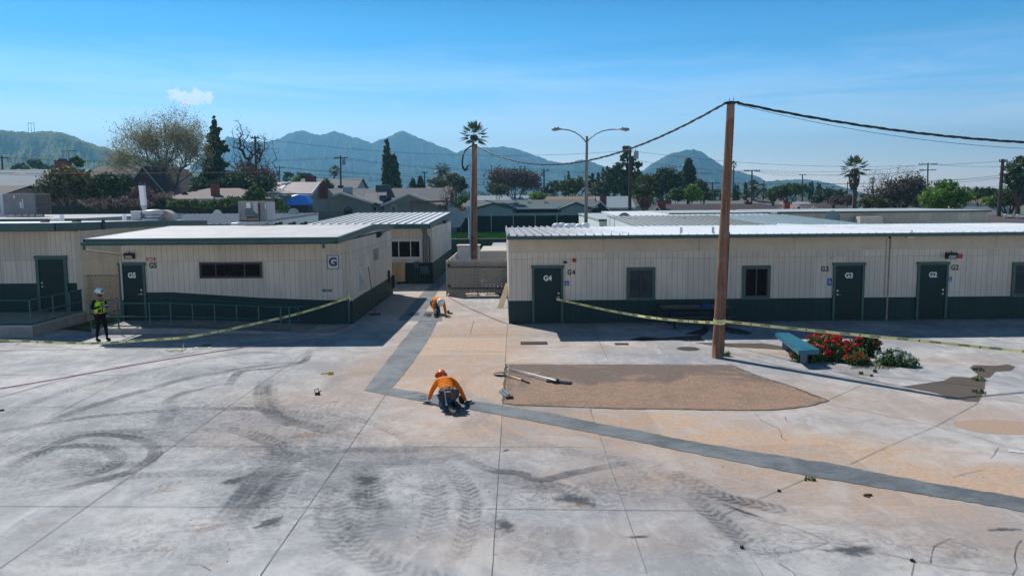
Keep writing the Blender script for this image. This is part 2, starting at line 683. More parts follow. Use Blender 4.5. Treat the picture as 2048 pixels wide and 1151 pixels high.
def build_ground():
    xs = np.concatenate([[-9000, -3000, -900, -250, -90], np.arange(-45, 45.1, .3), [90, 250, 900, 3000, 9000]])
    ys = np.concatenate([[-3000, -600, -60], np.arange(0, 60.1, .3), [90, 140, 250, 700, 2000, 5000, 9000]])
    X, Y = np.meshgrid(xs, ys)
    nx, ny = len(xs), len(ys)
    co_ = np.stack([X, Y, np.zeros_like(X)], -1).reshape(-1, 3)
    i = np.arange(nx*ny).reshape(ny, nx)
    f = np.stack([i[:-1, :-1], i[:-1, 1:], i[1:, 1:], i[1:, :-1]], -1).reshape(-1, 4)
    me = bpy.data.meshes.new('ground')
    me.vertices.add(len(co_))
    me.vertices.foreach_set('co', co_.reshape(-1))
    me.loops.add(f.size)
    me.loops.foreach_set('vertex_index', f.reshape(-1).astype(np.int32))
    me.polygons.add(len(f))
    me.polygons.foreach_set('loop_start', np.arange(0, f.size, 4, dtype=np.int32))
    me.update(calc_edges=True)
    for nm, L in (('soil', TAN), ('smudge', SMU)):
        v = np.zeros(len(co_))
        for x, y, rx, ry, a in L:
            e = a*(1.3 if nm == 'smudge' else 1.3)*np.exp(-(((co_[:, 0]-x)/rx)**2 + ((co_[:, 1]-y)/ry)**2))
            v = 1-(1-v)*(1-np.clip(e, 0, .98))
        me.attributes.new(nm, 'FLOAT', 'POINT').data.foreach_set('value', v.astype(np.float32))
    k = N('yard concrete')
    p = k.pos()
    sp = k.n('ShaderNodeSeparateXYZ')
    k.put(sp.inputs[0], p)
    big = k.noise(p, .32, 6, .62, .4)
    mid = k.noise(p, 1.7, 8, .68, .6)
    fine = k.noise(p, 11, 8, .7)
    spk = k.noise(p, 60, 2, .6)
    strk = k.noise(k.scale(p, (.9, .28, 1), rot=(0, 0, .35)), 2.0, 9, .72, 1.3)
    c = k.mix(k.ss(big, .38, .62), (.29, .298, .318), (.49, .482, .475))
    c = k.mix(k.math('MULTIPLY', k.ss(mid, .45, .62), .6), c, (.265, .272, .29))
    c = k.mix(k.math('MULTIPLY', k.ss(strk, .5, .64), .5), c, (.54, .545, .56))
    c = k.mix(k.math('MULTIPLY', k.ss(fine, .5, .8), .35), c, (.24, .24, .25))
    soil = k.attr('soil').outputs['Fac']
    sm = k.math('MULTIPLY', soil, k.math('ADD', .62, k.math('MULTIPLY', k.ss(mid, .36, .6), .5)), clamp=True)
    c = k.mix(sm, c, k.mix(k.ss(fine, .3, .7), (.41, .275, .185), (.51, .37, .275)))
    smu = k.attr('smudge').outputs['Fac']
    tr = k.noise(k.scale(p, (1, 1, 1), rot=(0, 0, .7)), 3.2, 9, .8, 2.2)
    dk = k.math('MULTIPLY', smu, k.math('ADD', k.math('MULTIPLY', k.ss(tr, .44, .6), .75), k.math('MULTIPLY', k.ss(strk, .4, .62), .3)), clamp=True)
    c = k.mix(dk, c, (.105, .115, .135))
    blot = k.ss(k.noise(p, .75, 3, .5, 2.2), .62, .72)
    c = k.mix(k.math('MULTIPLY', blot, .3), c, (.30, .24, .19))
    c = k.mix(k.math('MULTIPLY', k.ss(spk, .62, .75), .30), c, (.16, .15, .14))
    # pale scratches
    scr = k.n('ShaderNodeTexVoronoi', feature='DISTANCE_TO_EDGE')
    k.put(scr.inputs['Vector'], k.scale(p, (.75, .5, 1)))
    wob = k.n('ShaderNodeVectorMath', operation='ADD')
    nn = k.n('ShaderNodeTexNoise')
    k.put(nn.inputs['Vector'], p)
    nn.inputs['Scale'].default_value = 1.1
    nn.inputs['Detail'].default_value = 6
    k.put(wob.inputs[0], k.scale(p, (.7, .45, 1)))
    k.put(wob.inputs[1], nn.outputs[1])
    k.put(scr.inputs['Vector'], wob.outputs[0])
    sc = k.math('MULTIPLY', k.ss(scr.outputs['Distance'], .012, .002), k.ss(k.noise(p, .5, 2), .55, .62))
    c = k.mix(k.math('MULTIPLY', sc, .55), c, (.60, .62, .64))
    # beyond the yard: dry grass, soil and streets
    slab = k.n('ShaderNodeTexBrick', offset=0.0)
    k.put(slab.inputs['Vector'], k.scale(p, (1, 1, 1), (.35, -11.76+30.3, 0)))
    for nm_, v_ in (('Scale', 1), ('Brick Width', 3.2), ('Row Height', 3.03), ('Mortar Size', 0)):
        slab.inputs[nm_].default_value = v_
    slab.inputs['Color1'].default_value = (.86, .87, .885, 1)
    slab.inputs['Color2'].default_value = (1.06, 1.05, 1.035, 1)
    c = k.mix(1.0, c, slab.outputs[0], 'MULTIPLY')
    far = k.ss(sp.outputs[1], 88, 92)
    fc = k.mix(k.ss(k.noise(p, .05, 8, .7), .4, .6), (.055, .085, .03), (.16, .14, .10))
    c = k.mix(far, c, fc)
    k.bump(k.math('ADD', fine, k.math('MULTIPLY', spk, .3)), .22, .01)
    me.materials.append(k.done(c, k.math('SUBTRACT', .92, k.math('MULTIPLY', mid, .25)), spec=.3))
    o = bpy.data.objects.new('ground', me)
    C.objects.link(o)
    struct(o)
    o['label'] = 'pale stained concrete yard running out to the neighbourhood'


build_ground()


def gp(p, z):
    return [G(x, y, z) for x, y in p]


def smooth_path(pts, step):
    """Catmull-Rom through ground points"""
    P = [Vector((p[0], p[1])) for p in pts]
    P = [P[0]*2-P[1]] + P + [P[-1]*2-P[-2]]
    out = []
    for i in range(1, len(P)-2):
        n = max(2, int((P[i+1]-P[i]).length/step))
        for j in range(n):
            t = j/n
            out.append(.5*((2*P[i]) + (P[i+1]-P[i-1])*t + (2*P[i-1]-5*P[i]+4*P[i+1]-P[i+2])*t*t + (3*P[i]-P[i-1]-3*P[i+1]+P[i+2])*t**3))
    out.append(P[-2])
    return out


# fresh concrete in the cut trench
def patchmat():
    k = N('fresh concrete')
    p = k.pos()
    c = k.mix(k.ss(k.noise(p, .9, 8, .7, .8), .38, .62), (.088, .099, .107), (.160, .174, .181))
    c = k.mix(k.math('MULTIPLY', k.ss(k.noise(k.scale(p, (1, 3.5, 1), rot=(0, 0, .3)), 3.0, 7, .7), .5, .66), .45), c, (.20, .215, .22))
    c = k.mix(k.math('MULTIPLY', k.ss(k.noise(p, 22, 3), .66, .72), .5), c, (.45, .46, .46))
    k.bump(k.noise(p, 9, 5), .25, .01)
    return k.done(c, .62)


PATCH = patchmat()


def jag(poly, amp, step, seed):
    """ragged outline: points added along long edges and shifted a little"""
    r = random.Random(seed)
    out = []
    for i in range(len(poly)):
        a, b = poly[i], poly[(i+1) % len(poly)]
        n = max(1, int((b-a).length/step))
        d = (b-a).normalized()
        for j in range(n):
            q = a.lerp(b, j/n)
            out.append(q + Vector((-d.y, d.x, 0))*r.uniform(-amp, amp))
    return out


z = .0082
la = [(727.5, 779.5), (757, 742), (788, 703), (820, 662), (838, 641), (794, 640), (820, 611), (851, 579), (871, 563), (888, 547), (897, 547)]
ra = [(893, 560), (877, 579), (866, 600), (857, 612), (851, 622), (882, 622), (884, 641), (875, 641), (858, 676), (842, 700), (815, 738), (784, 774.5)]
rt = [(870, 789), (1005, 810), (1100, 825.5), (1198, 845.5), (1300, 864), (1348, 875), (1470, 896), (1599, 916.6), (1660, 925), (1703, 934), (1800, 953), (1891, 969), (2048, 994), (2250, 1028), (2800, 1125)]
rb = [(2800, 1160), (2250, 1058), (2048, 1022), (1900, 996), (1640, 955), (1348, 897.7), (1300, 887), (1193, 866.4), (1100, 848), (1003, 829), (880, 808), (773, 789)]
mb = MB()
P1 = jag(gp(la+ra+[(773, 789)], z), .022, .12, 3)
P2 = jag(gp([(784, 774.5)]+rt+rb, z), .022, .12, 4)
for P in (P1, P2):
    bm = bmesh.new()
    vs = [bm.verts.new(p) for p in P]
    f_ = bm.faces.new(vs)
    bmesh.ops.triangulate(bm, faces=[f_])
    bm.verts.index_update()
    mb.add([v.co for v in bm.verts], [tuple(v.index for v in f.verts) if f.normal.z > 0 else tuple(v.index for v in reversed(f.verts)) for f in bm.faces])
    bm.free()
o = mb.build('trench_patch', PATCH)
struct(o)
o['label'] = 'fresh dark grey concrete filling the cut trench across the yard'


# expansion joints and cracks: narrow dark lines
def line_strip(mb, P, w, z, wob=0, seed=0, step=.35):
    r = random.Random(seed)
    pts = []
    for a, b in zip(P[:-1], P[1:]):
        n = max(1, int((b-a).length/step))
        for j in range(n):
            pts.append(a.lerp(b, j/n))
    pts.append(P[-1])
    L, R = [], []
    for i, p in enumerate(pts):
        d = (pts[min(i+1, len(pts)-1)]-pts[max(0, i-1)]).normalized()
        nn = Vector((-d.y, d.x, 0))
        q = p + nn*r.uniform(-wob, wob)
        ww = w*r.uniform(.6, 1.35)/2
        L.append(Vector((q.x, q.y, z))+nn*ww)
        R.append(Vector((q.x, q.y, z))-nn*ww)
    n = len(pts)
    mb.add(L+R, [(i+n, i+n+1, i+1, i) for i in range(n-1)])


JM = plain('joint dirt', (.17, .16, .15), .9, .3, 3)
J = [[(0, 1136), (476, 799.5), (620, 699)], [(520, 1151), (771, 789)], [(983.6, 1151), (1004, 829), (1013.7, 670), (1016, 649)], [(983.6, 1151), (978, 1240)],
     [(1293.7, 1146), (1197.6, 866), (1178.8, 818)], [(0, 1012), (330, 1013), (700, 1014.7), (1300, 1020), (1428, 1021)], [(0, 892), (600, 892.3), (1200, 894)],
     [(0, 814), (600, 813.5)], [(0, 749), (300, 749.5)], [(0, 710.5), (260, 710.5)], [(1013, 693.8), (1195, 694), (1378, 697)], [(1013, 726.2), (1210, 726.8), (1461, 728)],
     [(1448, 1028.5), (1508, 1001), (1570, 975), (1636, 947)], [(1700, 928), (1790, 886), (1870, 852.6), (1956, 806)], [(1657, 799.5), (1745, 760)],
     [(1448, 1028.5), (1480, 1078), (1525.6, 1151)], [(1181.6, 648), (1216, 720)], [(1341.5, 646), (1406, 708)], [(1461, 706), (1570, 735), (1700, 757), (1870, 780), (2048, 806)],
     [(1820, 740), (1930, 754), (2048, 772)], [(1630, 802), (1870, 851), (2048, 900)], [(1500, 720), (1650, 748)], [(1498, 648), (1545, 663)], [(1616, 641), (1690, 668)],
     [(1790, 639), (1905, 663)], [(1960, 638), (2048, 652)], [(1110, 671), (1340, 673), (1700, 672), (2048, 671)], [(0, 693), (110, 693), (200, 703)], [(150, 710), (300, 690)],
     [(880, 702), (1013, 703)], [(845, 672), (1013, 668)], [(940, 668), (948, 640)], [(600, 660), (720, 660)], [(0, 660+30), (60, 690)], [(1700, 693.5), (2048, 693)], [(1816, 716), (1835, 741)],
     [(60, 677), (30, 690)], [(-200, 1275), (0, 1136)], [(0, 887), (270, 744)]]
mb = MB()
for i, L in enumerate(J):
    line_strip(mb, gp(L, 0), .0105 if L[0][1] > 760 else .018, .0102, .003, i, .5)
line_strip(mb, gp(Z1([(-40, 306), (0, 297), (400, 185), (900, 85), (1270, 40), (1500, 10)]), 0), .03, .0102, .004, 99)
o = struct(mb.build('expansion_joint_lines', JM))
o['label'] = 'dark expansion joints dividing the concrete yard'
CR_ = [Z3([(300, 850), (430, 890), (560, 915), (660, 950), (740, 990), (860, 1010), (940, 1030), (1150, 1080), (1300, 1110), (1480, 1130), (1675, 1150)]),
       Z3([(740, 990), (690, 1010), (600, 1030), (480, 1040), (365, 1050)]), Z3([(1145, 1080), (1140, 1120), (1130, 1151)]), Z3([(1660, 980), (1630, 1020), (1625, 1060), (1635, 1110), (1620, 1151)]),
       Z3([(380, 365), (420, 410), (500, 445), (515, 490), (540, 505)]), Z3([(1555, 540), (1530, 570), (1515, 590)]), Z3([(1320, 970), (1240, 1010), (1225, 1090)]),
       Z3([(535, 390), (540, 420)]), Z2([(1390, 350), (1400, 400), (1420, 440)]), Z3([(500, 1090), (560, 1130), (580, 1151)]), Z3([(1490, 645), (1400, 660), (1330, 680)]), Z1([(890, 1095), (960, 1100), (1010, 1125)])]
mb = MB()
for i, L in enumerate(CR_):
    line_strip(mb, gp(L, 0), .008, .0118, .012, 50+i, .17)
o = struct(mb.build('crack_lines', plain('crack', (.12, .10, .09), .9)))
o['label'] = 'thin wandering cracks in the concrete at the near right'


# soft-edged stains
def fade_fan(mb, fades, P, z, rings=5):
    n = len(P)
    c = sum(P, Vector())/n
    b = len(mb.v)
    mb.v.append((c.x, c.y, z))
    fades.append(1.0)
    for r in range(1, rings+1):
        t = r/rings
        for p in P:
            q = c.lerp(p, t)
            mb.v.append((q.x, q.y, z))
            fades.append(1-t)
    for i in range(n):
        mb.f.append((b, b+1+i, b+1+(i+1) % n))
        mb.mi.append(0)
        for r in range(rings-1):
            a0 = b+1+r*n
            mb.f.append((a0+i, a0+n+i, a0+n+(i+1) % n, a0+(i+1) % n))
            mb.mi.append(0)


def alpha_mat(name, col, edge0, edge1, amt, nsc=1.5, namp=.5, rough=.9, grain=None):
    k = N(name)
    p = k.pos()
    fd = k.attr('fade').outputs['Fac']
    nn = k.noise(p, nsc, 7, .65, .5)
    a = k.ss(k.math('ADD', fd, k.math('MULTIPLY', k.math('SUBTRACT', nn, .5), namp)), edge0, edge1)
    a = k.math('MULTIPLY', a, amt)
    c = col
    if grain:
        c = k.mix(k.ss(k.noise(p, 16, 6, .8), .4, .62), col, grain)
        a = k.math('MULTIPLY', a, 1)
    k.put(k.b.inputs['Alpha'], a)
    return k.done(c, rough)


def stain(name, polys, mat, z, label, rings=5, kind='structure', sub=.35, seed=1):
    mb = MB()
    fades = []
    for q, P in enumerate(polys):
        fade_fan(mb, fades, P, z+.00012*q, rings)
    o = mb.build(name, mat)
    a = o.data.attributes.new('fade', 'FLOAT', 'POINT')
    a.data.foreach_set('value', fades)
    o['kind'] = kind
    o['label'] = label
    return o


def oval(px, py, rx, ry, n=20, rot=0.0, seed=0, ir=.15):
    g = G(px, py)
    r = random.Random(seed+int(px))
    ph = [r.uniform(0, 6.28) for _ in range(3)]
    out = []
    for i in range(n):
        a = 2*math.pi*i/n
        q = 1+ir*(math.sin(2*a+ph[0])+math.sin(3*a+ph[1])+.6*math.sin(5*a+ph[2]))
        x, y = rx*q*math.cos(a), ry*q*math.sin(a)
        out.append(Vector((g.x+x*math.cos(rot)-y*math.sin(rot), g.y+x*math.sin(rot)+y*math.cos(rot), 0)))
    return out


gravel = [(1013, 727.5), (1150, 728), (1300, 728), (1461, 729), (1490, 741), (1515, 751.5), (1582, 772), (1620, 787), (1657, 801.6), (1640, 806), (1615, 812), (1565, 818.5), (1507, 821), (1431, 819.6), (1348, 818), (1250, 817),
          (1164, 815), (1100, 812.5), (1039, 810), (1005, 807), (1009, 770)]
k = N('gravelly old asphalt')
p = k.pos()
f1 = k.noise(p, 19, 8, .9)
f2 = k.noise(p, .55, 5, .6, .6)
sp = k.n('ShaderNodeSeparateXYZ')
k.put(sp.inputs[0], p)
c = k.mix(k.ss(k.math('ADD', f2, k.math('MULTIPLY', k.math('SUBTRACT', sp.outputs[1], 20.2), .09)), .46, .58), (.385, .235, .155), (.155, .112, .092))
c = k.mix(k.ss(f1, .36, .56), (.105, .075, .058), c)
k.t.nodes  # keep
c = k.mix(k.math('MULTIPLY', k.ss(k.noise(p, 2.2, 9, .8, 1.6), .46, .58), .6), c, (.17, .125, .10))
c2 = k.mix(k.math('MULTIPLY', k.ss(f1, .52, .66), .7), c, (.40, .33, .27))
k.bump(f1, .6, .02)
fd = k.attr('fade').outputs['Fac']
k.put(k.b.inputs['Alpha'], k.ss(k.math('ADD', fd, k.math('MULTIPLY', k.math('SUBTRACT', k.noise(p, 4, 8, .8), .5), .12)), -.006, .045))
o = stain('gravel_patch', [jag(gp(gravel, 0), .02, .3, 5)], k.done(c2, .95), .0036, 'gravelly brown asphalt patch set in the concrete', rings=2)
mbw = MB()
line_strip(mbw, gp(gravel[3:]+[gravel[0]], 0), .05, .0094, .02, 7, .15)
struct(mbw.build('patch_edge', plain('mossy edge', (.07, .065, .035), .95, .4, 8)))['label'] = 'mossy dark rim around the gravel patch'

wet = alpha_mat('damp concrete', (.125, .092, .068), .02, .09, .82, 2.0, .12, rough=.45)
A = Z3([(1070, 245), (1150, 235), (1290, 215), (1330, 195), (1420, 200), (1500, 205), (1495, 255), (1465, 325), (1400, 320), (1250, 280)])
B = Z3([(1420, 205), (1450, 190), (1410, 155), (1430, 140), (1540, 145), (1600, 138), (1640, 150), (1620, 170), (1540, 175), (1510, 205)])
D = Z3([(90, 33), (250, 37), (430, 38), (530, 52), (585, 76), (440, 66), (250, 56), (140, 45)])
stain('damp_patches', [gp(A, 0), gp(B, 0), gp(D, 0)], wet, .0028, 'damp brown patches on the concrete')


def ZP(q):
    return [(1280+x*.139, 560+y*.139) for x, y in q]


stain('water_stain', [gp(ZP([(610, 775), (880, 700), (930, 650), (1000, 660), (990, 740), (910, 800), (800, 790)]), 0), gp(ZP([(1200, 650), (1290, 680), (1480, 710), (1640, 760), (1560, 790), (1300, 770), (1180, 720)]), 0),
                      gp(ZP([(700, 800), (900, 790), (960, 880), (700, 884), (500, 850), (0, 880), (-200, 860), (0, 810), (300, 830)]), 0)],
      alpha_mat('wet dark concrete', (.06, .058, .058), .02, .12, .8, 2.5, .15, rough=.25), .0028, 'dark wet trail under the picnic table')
stain('sand_circle', [oval(2003, 853, .88, .56, 28, 0, 2, .03)], alpha_mat('sandy disc', (.42, .29, .21), .0, .04, .95, 3, .03, grain=(.36, .26, .19)), .0028, 'round sandy patch set into the concrete at the right')
stain('rust_stains', [oval(1000/2.393, 1054, .65, .22, 16, .5, 1), oval(770/2.393, 1098, .35, .14, 16, .3, 2), oval(940/2.393, 1050, .4, .1, 16, .4, 9), oval(330, 980, .5, .3, 16, .2, 3), oval(1150, 1010, .5, .3, 16, .2, 3),
                      oval(620, 870, .8, .5, 16, .4, 6)],
      alpha_mat('ochre stain', (.42, .25, .13), .35, 1.7, .7, 9, 1.9), .0028, 'ochre rust-coloured stains on the concrete')
stain('dark_smears', [oval(1155, 1000, .75, .33, 18, -.5, 1), oval(1275, 1073, .28, .1, 16, 0, 2), oval(1012, 900, .12, .16, 12, .1, 3), oval(1480, 1020, .6, .12, 16, -.9, 8), oval(1705, 1100, .7, .25, 16, 0, 4),
                      oval(735, 960, .35, .4, 16, 0, 5), oval(2010, 1058, .5, .1, 16, 0, 6), oval(1010, 1050, .25, .4, 16, 0, 7), oval(540, 1045, .5, .25, 14, .9, 3), oval(1733, 990, .12, .06, 10, 0, 3), oval(470, 960, .5, .25, 14, .7, 5)],
      alpha_mat('dark smear', (.07, .08, .095), .3, .9, .75, 6, 1.4), .0028, 'dark rubber smears on the concrete')


# tyre tracks: ribbons with a tread pattern
def treadmat():
    k = N('tyre marks')
    uv = k.n('ShaderNodeUVMap').outputs[0]
    sp = k.n('ShaderNodeSeparateXYZ')
    k.put(sp.inputs[0], uv)
    u, v = sp.outputs[0], sp.outputs[1]
    amp = k.attr('amp').outputs['Fac']
    tread = k.attr('tread').outputs['Fac']
    p = k.pos()
    vv = k.math('ABSOLUTE', k.math('SUBTRACT', v, .5))
    edge = k.ss(k.math('ADD', vv, k.math('MULTIPLY', k.math('SUBTRACT', k.noise(p, 5, 4, .7), .5), .3)), .5, .3)
    ph = k.math('ADD', k.math('MULTIPLY', u, 6.1), k.math('MULTIPLY', vv, 2.4))
    wv = k.math('SINE', k.math('ADD', k.math('MULTIPLY', ph, 6.283), k.math('MULTIPLY', k.noise(p, 3.2, 5, .7), 8)))
    lug = k.ss(k.math('ADD', wv, k.math('MULTIPLY', k.math('SUBTRACT', k.noise(p, 10, 4, .7), .5), 3.4)), -.8, .9)
    lug = k.math('ADD', .3, k.math('MULTIPLY', lug, .7))
    pat = k.mix(tread, (1.0, 1.0, 1.0), lug)
    st = k.noise(k.scale(uv, (.35, 5, 1)), 2.4, 7, .75)
    fadeu = k.ss(k.noise(k.scale(uv, (.5, .01, 1)), 1.1, 5, .6), .36, .56)
    blotch = k.ss(k.noise(p, 2.6, 6, .7), .34, .62)
    a = k.math('MULTIPLY', k.math('MULTIPLY', edge, pat), k.math('MULTIPLY', k.ss(st, .26, .58), k.math('MULTIPLY', k.math('ADD', .3, k.math('MULTIPLY', fadeu, .7)), k.math('ADD', .5, k.math('MULTIPLY', blotch, .5)))))
    a = k.math('MULTIPLY', a, amp, clamp=True)
    k.put(k.b.inputs['Alpha'], a)
    return k.done((.06, .072, .09), .85)


TR = [  # points, width, strength, tread share
    (Z1([(-60, 420), (0, 390), (200, 310), (400, 240), (600, 195), (800, 150), (1000, 110), (1250, 80), (1390, 97)]), .30, .45, .8),
    (Z1([(-60, 480), (0, 465), (200, 425), (400, 350), (600, 290), (740, 250), (900, 205), (1050, 180), (1150, 160), (1400, 130), (1530, 115)]), .32, .7, .3),
    (Z1([(-60, 470), (0, 460), (150, 435), (400, 395), (600, 375), (850, 355), (1050, 350), (1250, 355), (1400, 400), (1520, 430)]), .26, .95, 1),
    (Z1([(-40, 660), (100, 590), (200, 550), (350, 490), (480, 475), (600, 485), (700, 510), (745, 560), (700, 610), (600, 660), (450, 700), (250, 745), (100, 765), (-40, 790)]), .26, 1.0, .35),
    (Z1([(-40, 700), (50, 640), (150, 580), (300, 535), (450, 530), (540, 555), (565, 600), (500, 645), (350, 672), (220, 690), (100, 682), (20, 660)]), .30, .95, .9),
    (Z1([(-40, 560), (100, 545), (260, 500), (400, 470), (520, 462), (640, 470), (760, 520), (800, 560)]), .3, .5, 1),
    (Z1([(1330, 190), (1275, 220), (1255, 270), (1270, 340), (1350, 400), (1480, 435), (1675, 475), (1800, 500)]), .42, .8, .7),
    (Z1([(1400, 200), (1310, 230), (1300, 290), (1340, 350), (1480, 390), (1675, 420)]), .3, .5, 1),
    (Z1([(930, 455), (1050, 448), (1150, 460), (1250, 490), (1320, 530), (1320, 590), (1270, 650), (1150, 705), (1040, 770)]), .42, .75, .9),
    (Z1([(1420, 560), (1340, 610), (1250, 700), (1150, 830), (1080, 920), (980, 980), (830, 1030)]), .6, .9, .4),
    (Z1([(1500, 520), (1440, 600), (1330, 720), (1240, 840), (1120, 960)]), .42, .55, 1),
    (Z1([(800, 350), (800, 320), (840, 290), (950, 260), (1060, 235), (1200, 232)]), .22, .8, .2),
    (Z1([(820, 310), (795, 400), (745, 490)]), .35, .5, .3),
    (Z1([(1090, 260), (1110, 215), (1160, 172), (1300, 158), (1440, 130), (1475, 95), (1480, 65)]), .24, .95, .2),
    (Z1([(1110, 128), (1160, 135), (1260, 133), (1380, 120)]), .2, .9, .5),
    (Z1([(960, 150), (1050, 165), (1150, 160)]), .2, .6, .2),
    (Z1([(760, 200), (900, 185), (1060, 180)]), .25, .5, .8),
    (Z1([(1040, 80), (1200, 82), (1330, 86), (1400, 100)]), .25, .6, .3),
    (Z2([(720, 520), (600, 545), (450, 550), (250, 550), (0, 580), (-120, 620)]), .3, .6, .3),
    (Z2([(480, 585), (560, 595), (650, 600), (730, 650), (800, 740), (822, 820), (800, 930), (760, 1040), (690, 1160)]), .34, .6, 1),
    (Z2([(420, 620), (520, 600), (600, 640), (640, 740), (640, 860), (590, 980), (500, 1090)]), .4, .45, 1),
    (Z2([(300, 620), (330, 700), (340, 800), (310, 900), (210, 1020), (100, 1120)]), .5, .7, 1),
    (Z2([(300, 620), (300, 690), (290, 780), (250, 880)]), .4, .6, .1),
    (Z2([(480, 850), (450, 930), (400, 1040), (330, 1150)]), .4, .4, .4),
    (Z2([(640, 560), (720, 560), (850, 620), (940, 650), (1050, 660), (1150, 692), (1300, 660), (1450, 632), (1550, 612), (1680, 600)]), .24, 1, .3),
    (Z2([(860, 650), (960, 680), (1100, 710), (1250, 735), (1340, 790), (1410, 845)]), .5, .8, .7),
    (Z2([(1440, 680), (1560, 690), (1640, 700), (1760, 740)]), .5, .7, 1),
    (Z2([(1490, 600), (1560, 630), (1640, 680), (1720, 730)]), .35, .8, 1),
    (Z2([(920, 830), (900, 870), (910, 930)]), .6, .5, .2),
    (Z2([(1120, 840), (1200, 930), (1190, 1040), (1120, 1130)]), .6, .45, .3),
    (Z3([(-120, 640), (0, 670), (80, 700), (200, 762), (350, 800), (480, 830), (600, 860), (750, 895), (930, 922)]), .36, 1, 1),
    (Z3([(-60, 720), (60, 760), (160, 840), (240, 900), (310, 960), (400, 1030), (520, 1060), (660, 1105)]), .34, .9, 1),
    (Z3([(60, 850), (180, 880), (250, 940), (330, 1040)]), .3, .8, .1),
    (Z3([(700, 800), (880, 830), (1000, 890), (1110, 930)]), .5, .45, 1),
    (Z3([(1000, 1020), (1100, 1050), (1220, 1060), (1320, 1030), (1500, 1030), (1675, 1050)]), .5, .65, 1),
    (Z3([(640, 935), (720, 945), (800, 975)]), .22, .7, .1),
    (Z3([(400, 930), (520, 960), (640, 1000)]), .4, .4, 1),
    (Z3([(1000, 870), (1080, 895), (1300, 880)]), .3, .4, .3),
    (Z2([(965, 535), (975, 555), (970, 575)]), .12, .9, .1), (Z2([(995, 530), (1003, 550), (998, 575)]), .12, .9, .1),
    (Z2([(-250, 480), (-120, 520), (60, 470), (220, 430), (350, 390)]), .4, .45, 1),
    (Z2([(-150, 400), (0, 380), (160, 420), (300, 440)]), .5, .4, 1),
    (Z2([(0, 700), (60, 620), (160, 590), (280, 600)]), .35, .5, 1),
    (Z1([(1430, 560), (1520, 620), (1640, 640), (1800, 600)]), .4, .4, 1),
    (Z2([(1180, 560), (1300, 555), (1420, 580)]), .3, .4, .3),
    (Z1([(350, 980), (500, 900), (700, 880), (900, 800)]), .5, .35, .6),
    (Z1([(80, 1010), (300, 1060), (560, 1040), (760, 960)]), .6, .3, .6),
]
rr = random.Random(5)
for _ in range(46):      # long faint sweeps that link the strong marks
    cx, cy = rr.uniform(-100, 1500), rr.uniform(760, 1120)
    g0_ = G(cx, cy)
    R_, a0_ = rr.uniform(1.2, 5), rr.uniform(0, 6.3)
    sp_ = rr.uniform(.8, 3.2)
    P_ = []
    for j in range(7):
        a_ = a0_+sp_*j/6
        P_.append((g0_.x+R_*math.cos(a_), g0_.y+.8*R_*math.sin(a_)))
    if max(p[1] for p in P_) < 24 and min(p[1] for p in P_) > 8.5 and max(p[0] for p in P_) < 4.5:
        TR.append(([(Vector((p[0], p[1], 0)), 1) for p in P_], rr.uniform(.25, .6), rr.uniform(.18, .42), rr.choice((.2, .6, 1, 1))))
mb = MB()
uvs, amps, treads = [], [], []
for i, (P, wd, am, td) in enumerate(TR):
    pts = smooth_path([p[0] for p in P] if isinstance(P[0][0], Vector) else gp(P, 0), .12)
    L = 0
    zz = .0042 + .00004*i
    b = len(mb.v)
    n = len(pts)
    off = rr.uniform(0, 50)
    for j, q in enumerate(pts):
        if j:
            L += (q-pts[j-1]).length
        d = (pts[min(j+1, n-1)]-pts[max(0, j-1)]).normalized()
        nn = Vector((-d.y, d.x))
        e = min(1, j/14, (n-1-j)/14)
        for s_, vv in ((-1, 0), (1, 1)):
            c_ = q + nn*s_*wd*.62
            mb.v.append((c_.x, c_.y, zz))
            uvs.append((L+off, vv))
            amps.append(am*e*.84)
            treads.append(td)
        if j:
            a_ = b+2*(j-1)
            mb.f.append((a_+1, a_, a_+2, a_+3))
            mb.mi.append(0)
o = mb.build('tyre_marks', treadmat())
uvl = o.data.uv_layers.new(name='UVMap')
li = np.empty(len(o.data.loops), dtype=np.int32)
o.data.loops.foreach_get('vertex_index', li)
uvl.data.foreach_set('uv', np.array(uvs)[li].reshape(-1))
o.data.attributes.new('amp', 'FLOAT', 'POINT').data.foreach_set('value', amps)
o.data.attributes.new('tread', 'FLOAT', 'POINT').data.foreach_set('value', treads)
struct(o)
o['label'] = 'curling dark tyre marks with tread prints across the concrete yard'

# painted and metal things let into the ground
mb = MB()
line_strip(mb, gp([(1928, 658), (1993, 678)], 0), .09, .010, 0, 1)
line_strip(mb, gp([(2017, 901), (2060, 907)], 0), .09, .010, 0, 1)
struct(mb.build('painted_lines', plain('worn white paint', (.6, .6, .58), .7, .2, 8)))['label'] = 'short worn white painted lines on the concrete'


def drain(px0, px1, py0, py1, name, label, slats=12, surround=0.0, group='drain grates let into the yard', along='x'):
    a, b = G(px0, py1), G(px1, py0)
    x0, x1, y0, y1 = a.x, b.x, a.y, b.y
    t = thing(name, label, 'drain grate', (x0, y0, 0), 0, group)
    fr = MB()
    if surround:
        s_ = surround
        fr.box(x0-s_, y0-s_, .0, x1+s_, y1+s_, .018)
        fr.build('concrete_surround', CONC2, t)
    q = MB()
    zt = .022 if surround else .013
    q.box(x0, y0, .002, x1, y1, zt)
    q.build('pit', BLACK, t)
    g = MB()
    e = .03
    zt2 = zt+.008
    g.box(x0, y0, .0, x1, y0+e, zt2).box(x0, y1-e, .0, x1, y1, zt2).box(x0, y0+e, .0, x0+e, y1-e, zt2).box(x1-e, y0+e, .0, x1, y1-e, zt2)
    for i in range(1, slats):
        xx = x0+e+(x1-x0-2*e)*i/slats
        g.box(xx-.012, y0+e, .0, xx+.012, y1-e, zt2-.002)
    g.build('grate', GRATEM, t)


